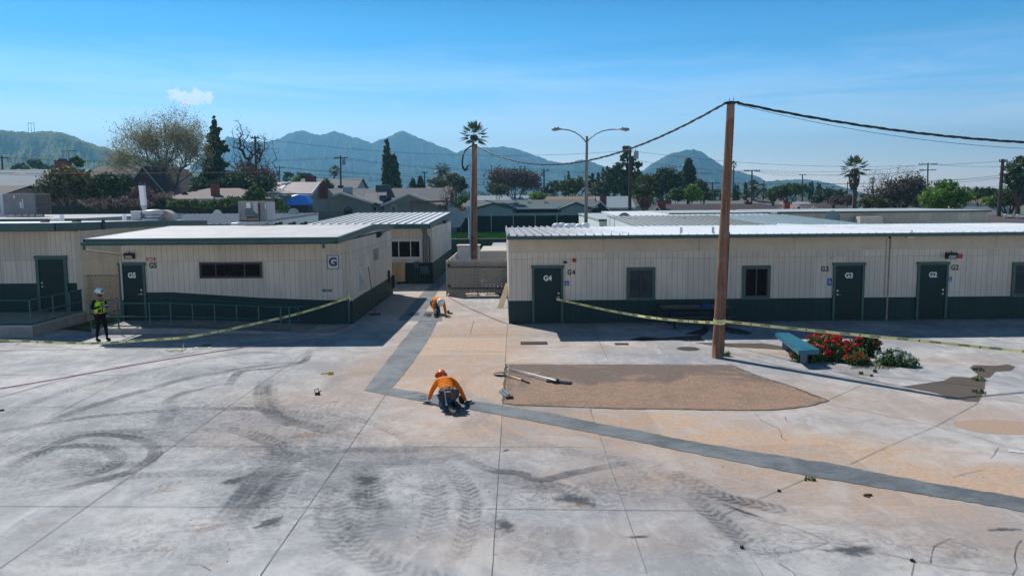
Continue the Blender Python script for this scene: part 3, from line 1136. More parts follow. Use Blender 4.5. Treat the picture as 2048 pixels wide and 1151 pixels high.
CONC2 = plain('pale concrete', (.46, .45, .43), .85, .1, 3)
GRATEM = plain('iron grate', (.035, .033, .032), .7, .3, 9)
drain(395, 425, 690.5, 696, 'drain_grate', 'small dark drain grate in a pale concrete square near the hanging tape', 10, .12)
drain(1041, 1094, 683.5, 689, 'drain_grate', 'long slotted drain grate in the concrete in front of door G4', 22)
drain(1231, 1256, 686.5, 689.5, 'drain_grate', 'small drain grate just outside the shade between G4 and the pole', 8)
drain(814, 840, 625.5, 631.5, 'drain_grate', 'half shaded square drain grate at the side of the building marked G', 9)
drain(846, 866, 625.5, 631.5, 'drain_grate', 'sunlit square drain grate under the white-helmeted worker', 9)
g = G(1376, 697)
single((g.x, g.y, 0), MB().lathe([(0, .012), (.30, .012), (.34, .006), (.36, 0)], (g.x, g.y, 0), 28, sy=1), 'manhole_cover', GRATEM, 'round iron cover in the concrete beside the tall wooden pole', 'manhole cover')

# pink line over the concrete
pts = smooth_path(gp(Z1([(-80, 270), (0, 257), (250, 215), (500, 170), (750, 125), (1000, 85), (1270, 45), (1500, 12), (1640, -20), (1700, -52)]), 0), .4)
single((pts[0].x, pts[0].y, 0), MB().tube([(q.x, q.y, .018) for q in pts], .014, 8), 'hose', plain('faded pink hose', (.62, .33, .40), .6, .1), 'faded pink hose snaking over the concrete to the building marked G', 'hose', smooth=True)
pts = smooth_path(gp([(897, 594), (930, 612), (975, 632), (1018, 647.5), (1060, 646.5), (1200, 645.5), (1300, 643)], 0), .3)
single((pts[0].x, pts[0].y, 0), MB().tube([(q.x, q.y-.03, .016) for q in pts], .011, 6), 'extension_cord', plain('dark red cord', (.12, .02, .02), .5), 'thin dark red cord from the chain-link enclosure to the G4 wall', 'cord', smooth=True)
# ------------------------------------------------------------------ school buildings
def ident(x, y, z=0):
    return Matrix.Translation((x, y, z))


def door(t, x0, x1, z0, z1, txt, hside=1, y=0.0, fw=.09):
    d = MB().box(x0+fw, y-.035, z0+.01, x1-fw, y+.02, z1-fw).build('door', DOORM, t, local=True)
    f = MB()
    f.box(x0, y-.065, z0, x0+fw, y+.02, z1-fw).box(x1-fw, y-.065, z0, x1, y+.02, z1-fw).box(x0-.03, y-.075, z1-fw, x1+.03, y+.02, z1+.02)
    f.build('door_frame', TRIM, d, local=True)
    hx = x1-fw-.09 if hside > 0 else x0+fw+.09
    h = MB()
    h.lathe([(0, 0), (.038, 0), (.038, .02), (0, .02)], (0, 0, 0), 12)
    h.v = [(hx+v[0], y-.035-v[2], z0+1.0+v[1]) for v in h.v]
    h.tube([(hx, y-.05, z0+1.0), (hx, y-.10, z0+1.0), (hx-.13*hside, y-.105, z0+1.0)], .012, 6)
    h.box(hx-.03, y-.05, z0+1.12, hx+.03, y-.035, z0+1.18)
    h.build('handle', STEEL, d, local=True)
    MB().box(x0+fw, y-.06, z0, x1-fw, y-.035, z0+.05).build('kick_strip', DARKM, d, local=True)
    if txt:
        q = MB()
        put_text(q, txt, .275, ((x0+x1)/2, y-.042, z1-fw-.39), (1, 0, 0), (0, 0, 1), True, .92)
        q.build('door_lettering', WHITE, d, local=True)
    return d


def window(t, x0, x1, z0, z1, frame, glass, y=0.0, fw=.11, vbars=(.5,), sill=False, curtain=False, inner=DARKM):
    g = MB().box(x0+fw, y-.012, z0+fw, x1-fw, y-.004, z1-fw).build('window', glass, t, local=True)
    f = MB()
    f.box(x0, y-.06, z0, x0+fw, y+.01, z1).box(x1-fw, y-.06, z0, x1, y+.01, z1).box(x0+fw, y-.058, z1-fw, x1-fw, y+.01, z1).box(x0+fw, y-.058, z0, x1-fw, y+.01, z0+fw)
    f.build('window_frame', frame, g, local=True)
    b = MB()
    e = .035
    b.box(x0+fw, y-.035, z0+fw, x0+fw+e, y-.013, z1-fw).box(x1-fw-e, y-.035, z0+fw, x1-fw, y-.013, z1-fw)
    b.box(x0+fw+e, y-.035, z0+fw, x1-fw-e, y-.013, z0+fw+e).box(x0+fw+e, y-.035, z1-fw-e, x1-fw-e, y-.013, z1-fw)
    for s in vbars:
        xx = x0+fw+(x1-x0-2*fw)*s
        b.box(xx-.025, y-.037, z0+fw+e, xx+.025, y-.013, z1-fw-e)
    b.build('sash', inner, g, local=True)
    if sill:
        MB().box(x0-.03, y-.09, z0-.05, x1+.03, y+.01, z0-.003).build('sill', frame, g, local=True)
    return g


def wallpack(t, x, z, y=0.0, s=1.0):
    """dark floodlight on a wall: a wedge hood with a pale lens"""
    w_, h, d = .19*s, .12*s, .22*s
    b = MB()
    b.prism([(x-w_, y, z+h), (x-w_, y, z-h), (x-w_, y-d*.55, z-h*.95), (x-w_, y-d, z+h*.3), (x-w_, y-d*.9, z+h)], (2*w_, 0, 0))
    o = b.build('wall_light', BLACK, t, local=True)
    q = MB()
    q.poly([(x-w_*.75, y-d*.62-.004, z-h*.75), (x+w_*.75, y-d*.62-.004, z-h*.75), (x+w_*.75, y-d*.97-.004, z+h*.18), (x-w_*.75, y-d*.97-.004, z+h*.18)])
    q.build('lens', plain('lamp lens', (.45, .46, .46), .2, .1), o, local=True)
    MB().tube([(x, y-d*.4, z+h), (x, y-d*.4, z+h+.06*s)], .02*s, 6).build('photocell', BLACK, o, local=True)
    return o


def access_sign(t, x, z, y, h=.17):
    o = MB().box(x-.085, y-.012, z-h/2-.04, x+.085, y, z+h/2+.04).build('access_sign', BLUE, t, local=True)
    q = MB()
    r = .045
    pts = [(x+.0+r*math.cos(a), y-.015, z-.02+r*math.sin(a)) for a in [math.radians(d) for d in range(120, 400, 20)]]
    q.tube(pts, .007, 5)
    q.tube([(x-.01, y-.015, z+.05), (x-.008, y-.015, z+.0), (x+.035, y-.015, z+.0), (x+.055, y-.015, z-.05)], .008, 5)
    q.lathe([(0, 0), (.014, 0)], (0, 0, 0), 10)
    for i in range(len(q.v)-20, len(q.v)):
        v = q.v[i]
        q.v[i] = (x-.012+v[0], y-.016, z+.075+v[1])
    q.build('wheelchair_symbol', WHITE, o, local=True)
    return o


# ---- long building with doors G4, G3 and G2 (two blocks side by side)
GROT = math.atan2(.39, 19.74)


def long_block(x0, x1, label, name='classroom_block'):
    t = thing(name, label, 'school building', (-.35+x0*math.cos(GROT), 29.96+x0*math.sin(GROT), 0), GROT, 'portable classroom blocks')
    Wd = x1-x0
    MB().box(0, 0, .88, Wd, 12.2, 3.12).build('wall', CREAM, t, local=True)
    MB().box(-.004, -.004, 0, Wd+.004, 12.204, .878).build('wall_skirt', GREEN, t, local=True)
    # plain fascia board at the top of the wall, three 3.6 m sheets per seam
    fb = MB()
    n = max(1, round(Wd/3.6))
    for i in range(n):
        fb.box(i*Wd/n+.008, -.03, 2.69, (i+1)*Wd/n-.008, -.002, 3.25)
    fb.build('header_board', CREAMP, t, local=True)
    r = MB()
    ov = 1.58
    yz = [(-ov, 3.34), (-ov, 3.40), (12.4, 3.22), (12.4, 3.16)]
    r.prism([(-.05, y_, z_) for y_, z_ in yz], (Wd+.08, 0, 0))
    k_ = int(Wd/.305)
    for i in range(k_+1):
        xx = -.02+i*(Wd+.02)/k_
        dz = (.085 if x0 == 0 and xx < 4.5 else .035) if i else .11
        r.prism([(xx-.022, -ov-.01, 3.395), (xx-.017, -ov-.01, 3.40+dz*.6), (xx-.017, -ov+.08, 3.40+dz), (xx-.017, 12.38, 3.22+dz), (xx-.017, 12.38, 3.215)], (.044, 0, 0))
    r.build('roof', ROOF4 if x0 == 0 else ROOFW, t, local=True)
    MB().box(-.06, -ov-.03, 3.265, Wd+.04, -ov-.002, 3.385).build('gutter', TRIM, t, local=True)
    MB().prism([(-.06, -ov, 3.27), (-.06, -ov, 3.335), (-.06, 12.3, 3.155), (-.06, 12.3, 3.09)], (.03, 0, 0)).build('side_fascia', TRIM, t, local=True)
    MB().poly([(0, -ov, 3.30), (0, -.03, 3.262), (Wd, -.03, 3.262), (Wd, -ov, 3.30)]).build('soffit', CREAMP, t, local=True)
    return t


GB = long_block(0, 14.38, 'long cream and dark green classroom block with doors G4 and G3')
GC = long_block(14.46, 26.5, 'cream and dark green classroom block with door G2 beyond the seam')
MG = W[GB.name]
MC = W[GC.name]


def fx(M, px, py=560):
    return hit(M, px, py).x


def fz(M, px, py):
    return hit(M, px, py).z


door(GB, fx(MG, 1064, 600), fx(MG, 1126.5, 600), 0, 2.2, 'G4', 1)
door(GB, fx(MG, 1664, 600), fx(MG, 1726.5, 600), 0, 2.2, 'G3', -1)
door(GC, fx(MC, 1831.5, 600), fx(MC, 1893, 600), 0, 2.2, 'G2', 1)
window(GB, fx(MG, 1253, 570), fx(MG, 1310, 570), .88-.03, 2.11, TRIM, GLASSB)
window(GB, fx(MG, 1484, 570), fx(MG, 1540, 570), .88-.03, 2.14, TRIM, GLASS)
window(GC, fx(MC, 2022, 570), fx(MC, 2082, 570), .88-.03, 2.18, TRIM, GLASSB)
CURW = MB()
for (M, t, px, py, s) in ((MG, GB, 1143, 544.5, 'G4'), (MG, GB, 1650, 538, 'G3'), (MC, GC, 1910, 535, 'G2')):
    h = hit(M, px, py)
    q = MB()
    put_text(q, s[0], .27, (h.x-.075, -.012, h.z), (1, 0, 0), (0, 0, 1), True, .8)
    put_text(q, s[1], .27, (h.x+.085, -.012, h.z), (1, 0, 0), (0, 0, 1), True, .8)
    q.build('room_number', BLKL, t, local=True)
for (M, t, px, py, hh) in ((MG, GB, 1133.5, 566, .10), (MG, GB, 1659, 563, .20), (MC, GC, 1899, 558, .10)):
    h = hit(M, px, py)
    access_sign(t, h.x, h.z, -.003, hh)
h = hit(MG, 1148.5, 520)
q = MB()
q.lathe([(0, .07), (.06, .06), (.085, .045), (.085, 0)], (0, 0, 0), 6)
q.v = [(h.x+v[0], -v[2], h.z+v[1]) for v in q.v]
q.build('fire_alarm', RED, GB, local=True)
h = hit(MC, 1918, 512)
MB().cbox((h.x, -.04, h.z), .2, .08, .16).build('fire_alarm', RED, GC, local=True)
h = hit(MG, 1130, 524)
MB().cbox((h.x, -.05, h.z), .14, .1, .09).build('door_sensor', DARKM, GB, local=True)
h = hit(MG, 1664, 516)
MB().cbox((h.x, -.03, h.z), .1, .05, .07).build('door_sensor', CREAMP, GB, local=True)
h = hit(MC, 1900, 511)
wallpack(GC, h.x, h.z, 0, 1.0)
# seam post between the blocks
P_ = hit(MG, 1783, 560)
MB().box(14.39, -.05, 0, 14.45, .3, 3.1).build('seam_board', plain('weathered board', (.25, .21, .18), .8, .3, 4), GB, local=True)
MB().box(14.30, -.06, .9, 14.385, -.003, 3.12).build('corner_board', CREAMP, GB, local=True)
MB().box(14.28, -1.62, 3.2, 14.5, -1.45, 3.262).build('gutter_end', CREAMP, GB, local=True)
# small vents on the roof
for px, py in ((1365, 466), (1429, 466)):
    p = hit(MG, px, py, 'y', -.7)
    q = MB()
    q.tube([(p.x, -.5, 3.3), (p.x, -.5, 3.62)], .045, 10)
    q.build('roof_vent', STEEL, GB, local=True)
p = hit(MG, 1152, 458, 'y', 6.5)
q = MB()
rr = random.Random(4)
for i in range(7):
    q.cbox((p.x-.8+i*.26, 9+rr.uniform(-.5, .5), 3.36+rr.uniform(0, .06)), .42, .4, .22, rr.uniform(0, 3), ch=.08)
t = thing('sandbag_pile', 'low pile of white bags on the white ribbed roof above door G4', 'bags', tuple(MG @ Vector((p.x, 9, 3.27))), GROT)
for i in range(6):
    r_ = MB()
    cx, cy = -.7+i*.27, rr.uniform(-.4, .4)
    r_.lathe([(0, .24), (.12, .22), (.2, .13), (.21, .05), (.15, 0)], (cx, cy, rr.uniform(-.02, .05)), 10, sx=1.15, sy=.8)
    r_.build('bag', WHITEP, t, local=True, smooth=True)

# ---- building marked G with door G5
t = thing('classroom_block', 'cream classroom block with big letter G sign and ramp to door G5', 'school building', (-15.1, 30.23, 0), 0, 'portable classroom blocks')
GG = t
M = W[t.name]
Wd, Dp = 8.75, 9.9
zt = 3.22
MB().box(0, 0, .5, Wd, Dp, zt).build('wall', CREAM, t, local=True)
f = lambda px, py: hit(M, px, py)
b1, b2, b3 = f(345, 584), f(520, 595), f(640, 600)
sk = MB()
sk.prism([(-.01, -.012, 0), (b3.x+1.2, -.012, 0), (Wd+.012, -.012, 0), (Wd+.012, -.012, .90), (b3.x, -.012, .93), (b2.x, -.012, b2.z), (b1.x, -.012, b1.z), (-.01, -.012, b1.z)], (0, .02, 0), True)
sk.box(Wd, .008, 0, Wd+.012, Dp+.01, .90).box(-.012, .008, 0, 0, Dp+.01, 1.25).box(0, Dp, 0, Wd, Dp+.01, .9)
sk.build('wall_skirt', GREEN, t, local=True)
MB().prism([(Wd-.15, -.02, b3.z-.03), (Wd+.02, -.02, b3.z-.03), (Wd+.02, -.02, zt), (Wd-.15, -.02, zt)], (0, .018, 0)).box(Wd+.002, -.002, b3.z-.03, Wd+.02, .12, zt).build('corner_board', CREAMP, t, local=True)
ov = 2.42
ry = [(-ov, 3.44), (4.6, 3.66), (Dp+.35, 3.50)]
r = MB()
r.prism([(-.06, ry[0][0], 3.30), (-.06, ry[0][0], ry[0][1]), (-.06, ry[1][0], ry[1][1]), (-.06, ry[2][0], ry[2][1]), (-.06, ry[2][0], 3.30)], (Wd+.1, 0, 0))
r.build('roof', ROOFP, t, local=True)
fa = MB()
fa.box(-.1, -ov-.04, 3.20, Wd+.06, -ov-.001, 3.425)
fa.build('front_fascia', TRIM, t, local=True)
gu = MB()
gu.prism([(-.14, -ov-.04, 3.32), (-.14, -ov-.15, 3.32), (-.14, -ov-.15, 3.25), (-.14, -ov-.11, 3.21), (-.14, -ov-.04, 3.21)], (Wd+.12, 0, 0))
gu.build('gutter', TRIM, t, local=True)
for xx in (-.1, Wd+.045):
    MB().prism([(xx, -ov-.04, 3.20), (xx, -ov-.04, 3.425), (xx, 4.6, 3.675), (xx, Dp+.35, 3.515), (xx, Dp+.35, 3.28), (xx, 4.6, 3.40)], (.05, 0, 0)).build('side_fascia', TRIM2, t, local=True)
MB().poly([(0, -ov, 3.215), (0, 0, 3.215), (Wd, 0, 3.215), (Wd, -ov, 3.215)]).build('soffit', CREAMP, t, local=True)
door(t, f(240.5, 580).x, f(293, 580).x, .21, 2.40, 'G5', 1)
a, b = f(400, 540), f(524.5, 540)
window(t, a.x, b.x, f(460, 556).z, f(460, 524).z, DARKM, GLASS, fw=.045, vbars=(.25, .73))
h = f(306, 531)
q = MB()
put_text(q, 'G5', .28, (h.x, -.012, h.z), (1, 0, 0), (0, 0, 1), True, .85)
q.build('room_number', BLKL, t, local=True)
h = f(302, 518)
s_ = MB().cbox((h.x, -.012, h.z), .34, .014, .12).build('notice_sign', RED, t, local=True)
q = MB()
for dz in (.025, -.005, -.035):
    q.cbox((h.x, -.0205, h.z+dz), .24, .003, .012)
q.build('sign_lettering', WHITE, s_, local=True)
h = f(261, 511.5)
wallpack(t, h.x, h.z, 0, .95)
a, b = f(655, 538), f(677.5, 510)
s_ = MB().box(a.x, -.022, a.z, b.x, -.003, b.z).build('letter_sign', plain('sign board', (.50, .53, .58), .5, .05), t, local=True)
q = MB()
cx, cz = (a.x+b.x)/2, (a.z+b.z)/2
put_text(q, 'G', .44, (cx, -.028, cz), (1, 0, 0), (0, 0, 1), True, 1.0)
q.build('sign_letter', BLKL, s_, local=True)
q = MB()
e = .018
q.box(a.x, -.028, a.z, b.x, -.0225, a.z+e).box(a.x, -.028, b.z-e, b.x, -.0225, b.z).box(a.x, -.028, a.z+e, a.x+e, -.0225, b.z-e).box(b.x-e, -.028, a.z+e, b.x, -.0225, b.z-e)
q.build('sign_border', BLKL, s_, local=True)
h = f(654, 580.5)
ax, az = h.x, h.z
MB().prism([(ax-.23, -.012, az), (ax-.06, -.012, az+.085), (ax-.06, -.012, az+.035), (ax+.22, -.012, az+.05), (ax+.18, -.012, az), (ax+.22, -.012, az-.05), (ax-.06, -.012, az-.035), (ax-.06, -.012, az-.085)], (0, .006, 0)).build('painted_arrow', plain('arrow grey blue', (.12, .17, .20), .7), t, local=True)
# downspouts with their slanting elbows
for xx, gx in ((-.02, -.05), (Wd-.12, Wd-.42)):
    q = MB()
    q.tube([(gx, -ov-.1, 3.24), (gx, -ov-.1, 3.05)], .05, 8)
    q.build('gutter_outlet', TRIM, t, local=True)
    q = MB()
    q.tube([(gx, -ov-.1, 3.05), (xx, -.07, 2.72), (xx, -.07, 2.64)], .035, 8)
    q.tube([(xx, -.07, 2.64), (xx, -.07, 1.0)], .038, 8)
    q.build('downspout', CREAMP, t, local=True)
    MB().tube([(xx, -.08, .99), (xx, -.08, .06)], .05, 8).build('downspout_foot', TRIM, t, local=True)
# things on the side wall that faces the alley
sx = Wd+.0


def sw(px, py):
    return hit(M, px, py, 'x', Wd)


a, b = sw(714.5, 560), sw(726.5, 560)
z0, z1 = sw(720, 582).z, sw(720, 535).z
g_ = MB().box(Wd-.002, a.y, z0, Wd+.03, b.y, z1).build('window', plain('plastic sheet over window', (.36, .38, .42), .25, .2, 3), t, local=True)
fr = MB()
fr.box(Wd, a.y-.05, z0-.05, Wd+.06, a.y-.001, z1+.05).box(Wd, b.y+.001, z0-.05, Wd+.06, b.y+.05, z1+.05).box(Wd, a.y, z0-.05, Wd+.06, b.y, z0-.001).box(Wd, a.y, z1+.001, Wd+.06, b.y, z1+.05)
fr.build('window_frame', RIMW, g_, local=True)
q = MB()
q.poly([(Wd+.035, a.y+.25, z1-.1), (Wd+.035, b.y-.05, z1-.05), (Wd+.035, b.y-.02, z0+.55), (Wd+.035, b.y-.2, z0+.35)])
q.build('torn_sheet', plain('torn tan sheet', (.55, .48, .40), .6), g_, local=True)
a, b = sw(746, 507), sw(757.5, 507)
z0, z1 = sw(752, 520).z, sw(752, 496.5).z
s_ = MB().box(Wd-.002, a.y, z0, Wd+.014, b.y, z1).build('notice_board', plain('notice board', (.40, .40, .42), .5, .1, 2), t, local=True)
q = MB()
nrow = 11
for i in range(nrow):
    zz = z0+(z1-z0)*(i+.7)/(nrow+.6)
    q.box(Wd+.015, a.y+.08, zz-.014, Wd+.018, b.y-.08-.2*((i*7) % 3), zz+.014)
q.build('notice_lettering', plain('notice print', (.10, .09, .09), .6), s_, local=True)
h = sw(754, 469)
q = MB()
q.prism([(Wd, h.y-.18, h.z+.13), (Wd, h.y-.18, h.z-.13), (Wd+.12, h.y-.18, h.z-.12), (Wd+.24, h.y-.18, h.z+.05), (Wd+.2, h.y-.18, h.z+.13)], (0, .36, 0))
o = q.build('wall_light', BLACK, t, local=True)
MB().tube([(Wd+.16, h.y, h.z+.0), (Wd+.32, h.y, h.z+.07), (Wd+.32, h.y, h.z+.13)], .02, 6).build('lamp_sensor', BLACK, o, local=True)
h = sw(776, 551)
MB().box(Wd+.013, h.y-.12, h.z-.3, Wd+.10, h.y+.12, h.z+.25).build('electrical_box', DARKM, t, local=True)
h = sw(785, 575)
MB().box(Wd+.013, h.y-.18, .3, Wd+.12, h.y+.1, .95).build('electrical_box', DARKM, t, local=True)
MB().box(Wd-.002, .2, 2.72, Wd+.012, Dp-.05, 2.75).build('wall_seam', plain('grey seam', (.42, .42, .40), .7), t, local=True)

# ---- block behind it, with the white ribbed roof
t = thing('classroom_block', 'cream block with white ribbed roof behind the G building, green meter boxes', 'school building', (-11.7, 44.96, 0), 0, 'portable classroom blocks')
GD = t
M = W[t.name]
Wd2, Dp2 = 6.88, 12.9
f = lambda px, py: hit(M, px, py)
MB().box(0, 0, 1.19, Wd2, Dp2, 3.2).build('wall', CREAM, t, local=True)
MB().box(-.01, -.01, 0, Wd2+.01, Dp2+.01, 1.188).build('wall_skirt', GREEN, t, local=True)
r = MB()
ov2 = 1.5
r.prism([(-.05, -ov2, 3.28), (-.05, -ov2, 3.43), (-.05, Dp2+.3, 3.83), (-.05, Dp2+.3, 3.6)], (Wd2+.08, 0, 0))
r.build('roof', ROOFW, t, local=True)
rb = MB()
for i in range(16):
    xx = .1+i*.455
    rb.prism([(xx-.03, -ov2, 3.425), (xx-.03, -ov2, 3.475), (xx-.03, Dp2+.3, 3.87), (xx-.03, Dp2+.3, 3.82)], (.05, 0, 0))
rb.build('roof_ribs', plain('dark rib cap', (.06, .07, .075), .5), t, local=True)
MB().box(-.1, -ov2-.05, 3.16, Wd2+.05, -ov2-.001, 3.40).build('front_fascia', TRIM, t, local=True)
MB().prism([(Wd2+.035, -ov2-.05, 3.16), (Wd2+.035, -ov2-.05, 3.43), (Wd2+.035, Dp2+.3, 3.83), (Wd2+.035, Dp2+.3, 3.54)], (.05, 0, 0)).build('side_fascia', TRIM2, t, local=True)
a, b = f(775, 518), f(843, 478)
window(t, a.x, b.x, a.z, b.z, RIMW, GLASS, fw=.09, vbars=(.32, .7), inner=RIMW)
q = MB()
for px in (847, 850.5, 854):
    x_ = f(px, 500).x
    q.tube([(x_, -.05, 3.2), (x_, -.05, 1.1)], .025, 6)
for px in (832, 836, 840, 845, 850):
    x_ = f(px, 560).x
    q.tube([(x_, -.05, 1.0), (x_, -.05, .05)], .03, 6)
q.build('conduits', TRIM2, t, local=True)
x_ = f(859, 500).x
MB().tube([(x_-.18, -ov2, 3.2), (x_-.18, -ov2, 3.05), (x_, -.08, 2.6), (x_, -.08, .05)], .045, 8).build('downspout', TRIM, t, local=True)
for pa, pb in (((841.5, 547), (858, 531)), ((830, 535), (839, 523))):
    a, b = f(*pa), f(*pb)
    MB().box(a.x, -.2, a.z, b.x, -.012, b.z).build('meter_box', TRIM, t, local=True)
h = hit(M, 887, 444, 'x', Wd2+.085)
MB().prism([(h.x, h.y-.2, h.z+.12), (h.x, h.y-.2, h.z-.12), (h.x+.2, h.y-.2, h.z-.05), (h.x+.15, h.y-.2, h.z+.12)], (0, .4, 0)).build('wall_light', BLACK, t, local=True)
MB().box(-.01, -.7, 0, 4.9, -.02, .14).build('door_step', plain('step', (.28, .24, .21), .8), t, local=True)
a, b = f(787, 571), f(810.5, 529.5)
px0 = t.location.x
single((px0+a.x, 44.75, .14), MB().prism([(px0+a.x, 44.80, .14), (px0+b.x, 44.80, .14), (px0+b.x, 44.9, 1.18), (px0+a.x, 44.9, 1.18)], (0, .025, 0)), 'plywood_sheet', WOODP, 'orange plywood sheet leaning on the wall in the alley', 'plywood')

# ---- left block with its concrete ramp
LX, LY = -17.25, 31.2
t = thing('classroom_block', 'cream block with unmarked dark green door behind the raised concrete ramp', 'school building', (LX, LY, 0), 0, 'portable classroom blocks')
GL = t
M = W[t.name]
f = lambda px, py: hit(M, px, py)
MB().box(-16, 0, 1.55, 0, 12.3, 3.6).build('wall', CREAM, t, local=True)
gz = f(50, 580).z
MB().box(-16.01, -.012, .3, .002, 0, gz).box(-16, 0, 0, 0, 12.29, 1.548).build('wall_skirt', GREEN, t, local=True)
MB().box(0, -.02, 0, .012, 12.31, 1.6).build('side_board', CREAM, t, local=True)
q = MB()
q.box(-.16, -.03, gz, .03, -.013, 3.6).box(.013, -.03, .0, .035, .13, 3.6)
q.build('corner_board', CREAMP, t, local=True)
ovl = 1.9
MB().prism([(-16.1, -ovl, 3.76), (-16.1, -ovl, 3.97), (-16.1, 5.5, 3.86), (-16.1, 12.4, 3.70), (-16.1, 12.4, 3.5)], (16.32, 0, 0)).build('roof', ROOFW, t, local=True)
MB().box(-16.1, -ovl-.05, 3.68, .26, -ovl-.001, 3.95).build('front_fascia', TRIM, t, local=True)
MB().prism([(.221, -ovl-.05, 3.68), (.221, -ovl-.05, 3.96), (.221, 5.5, 3.85), (.221, 12.4, 3.69), (.221, 12.4, 3.44), (.221, 5.5, 3.57)], (.05, 0, 0)).build('side_fascia', TRIM2, t, local=True)
MB().poly([(-16, -ovl, 3.66), (-16, 0, 3.62), (.22, 0, 3.62), (.22, -ovl, 3.66)]).build('soffit', CREAMP, t, local=True)
q = MB()
q.tube([(.09, -.10, 3.7), (.09, -.10, .1)], .045, 8)
q.box(.04, -.15, 2.55, .16, -.05, 2.6)
q.build('downspout', CREAMP, t, local=True)
MB().box(.275, 1.3, 3.6, .31, 1.5, 4.0).build('fascia_strap', DARKM, t, local=True)
a, b = f(73, 540).x, f(135, 540).x
door(t, a, b, .42, f(100, 512).z, None, -1, fw=.12)
# ramp
t = thing('concrete_ramp', 'raised concrete ramp platform with stained front in front of the unmarked door', 'ramp', (-17.1, 27.6, 0), 0, 'ramps with green railings')
q = MB()
q.prism([(-26, 27.6, 0), (-17.1, 27.6, 0), (-17.1, 27.6, .42), (-26, 27.6, .42)], (0, 3.57, 0))
q.build('platform', CONC, t)
q = MB()
q.box(-26, 27.57, .385, -17.07, 27.598, .425).box(-17.098, 27.6, .385, -17.07, 31.15, .425)
q.build('platform_edge', CONC2, t)


def railing(t, pts, zb, h=.88, mids=(.42, .04), r=.022, posts=True):
    """rails through ground points; zb = list of floor heights at these points"""
    q = MB()
    for hh in (h,)+tuple(mids):
        q.tube([(p[0], p[1], z_+hh) for p, z_ in zip(pts, zb)], r, 6)
    q.build('rail', RAILM, t)
    for p, z_ in zip(pts, zb):
        if len(p) > 2:
            continue
        MB().tube([(p[0], p[1], z_-.02), (p[0], p[1], z_+h)], r*1.15, 6).box(p[0]-.06, p[1]-.06, z_-.01, p[0]+.06, p[1]+.06, z_+.008).build('post', RAILM, t)


t = thing('railing', 'green pipe railing around the raised ramp platform', 'railing', (-17.2, 27.7, .42), 0, 'green pipe railings')
railing(t, [(-22.6, 27.7), (-20.2, 27.7), (-18.0, 27.7, 1), (-17.2, 27.7)], [.42]*4)
y_ = [27.7, 29.1, 30.2, 31.1]
railing(t, [(-17.2, v) for v in y_[1:]], [.42]*3)
q = MB()
for hh in (.88, .42, .04):
    q.tube([(-17.2, 27.7, .42+hh), (-17.2, 29.1, .42+hh)], .022, 6)
q.build('rail', RAILM, t)

t = thing('entry_ramp', 'low concrete landing and ramp sloping down in front of door G5', 'ramp', (-15.2, 28.1, 0), 0, 'ramps with green railings')
q = MB()
fy = 28.12
xa, xb, xc = -15.3, -11.9, -7.6
q.prism([(xa, fy, 0), (xc, fy, 0.0), (xb, fy, .20), (xa, fy, .20)], (0, 30.2-fy, 0))
q.build('ramp_slab', CONC, t)
t = thing('railing', 'long green pipe railing sloping down along the ramp to door G5', 'railing', (-14.3, 28.2, .2), 0, 'green pipe railings')
ry_ = 28.25
xs_ = [G(px, 655).x for px in (236,)]
px_posts = [(237, .2), (300, .2), (342, .2), (386, .16), (430, .13), (474, .1), (518, .065), (562, .03), (579, .015)]
P_ = [(at(px, 640, ry_).x, ry_) for px, _ in px_posts]
railing(t, P_, [z_ for _, z_ in px_posts], .9, (.42, .08))
railing(t, [(P_[0][0]-1.0, ry_), (P_[0][0], ry_, 1)], [.2, .2], .9, (.42, .08))
q = MB()
e1, e2 = at(579, 640, ry_).x, at(597, 640, ry_).x
q.tube([(e1, ry_, .915), (e2, ry_, .90), (e2, ry_, .42), (e1, ry_, .43)], .022, 6)
q.build('rail_loop', RAILM, t)
# back end rail going away from the landing, and the hand rail on the wall
q = MB()
q.tube([(-15.25, 28.25, 1.1), (-15.25, 30.1, 1.1)], .022, 6)
q.tube([(-15.25, 28.25, .62), (-15.25, 30.1, .62)], .022, 6)
q.build('rail', RAILM, t)
a, b = hit(W[GG.name], 330, 593), hit(W[GG.name], 640, 614)
MB().tube([(-15.1+a.x, 30.13, a.z), (-15.1+b.x, 30.13, b.z)], .022, 6).build('handrail', RAILM, GG)

# chain-link gate between the two blocks


def chainlink(mb, x0, x1, z0, z1, y, sp=.075, r=.0035):
    w_, h_ = x1-x0, z1-z0
    for s in (1, -1):
        k = -h_
        while k < w_:
            a0, a1 = max(0, k), min(w_, k+h_)
            if a1-a0 > .01:
                u0, u1 = a0-k, a1-k
                if s > 0:
                    p, q_ = (x0+a0, y, z0+u0), (x0+a1, y, z0+u1)
                else:
                    p, q_ = (x0+a0, y+.006, z1-u0), (x0+a1, y+.006, z1-u1)
                mb.tube([p, q_], r, 3, False)
            k += sp*1.414


t = thing('chain_link_gate', 'narrow chain-link gate between the left block and the G building', 'gate', (-16.2, 31.6, 0))
gy = 31.6
x0, x1 = at(173, 600, gy).x, -15.16
zt_ = at(200, 550.5, gy).z
q = MB()
q.tube([(x0, gy, .1), (x0, gy, zt_+.05)], .04, 8)
q.build('post', STEEL, t)
q = MB()
q.tube([(x0+.04, gy, zt_), (x1, gy, zt_)], .025, 8).tube([(x0+.04, gy, .25), (x1, gy, .25)], .025, 8).tube([(x0+.04, gy, zt_-1.02), (x1, gy, zt_-1.02)], .022, 8)
q.build('gate_frame', STEEL, t)
q = MB()
chainlink(q, x0+.05, x1, .25, zt_, gy, .10, .009)
q.build('wire_mesh', MESHM, t)
q = MB()
for zz in (zt_-.25, zt_-.5, zt_-1.1, .6):
    q.cbox((x0, gy-.04, zz), .11, .08, .09)
q.build('hinges', DARKM, t)
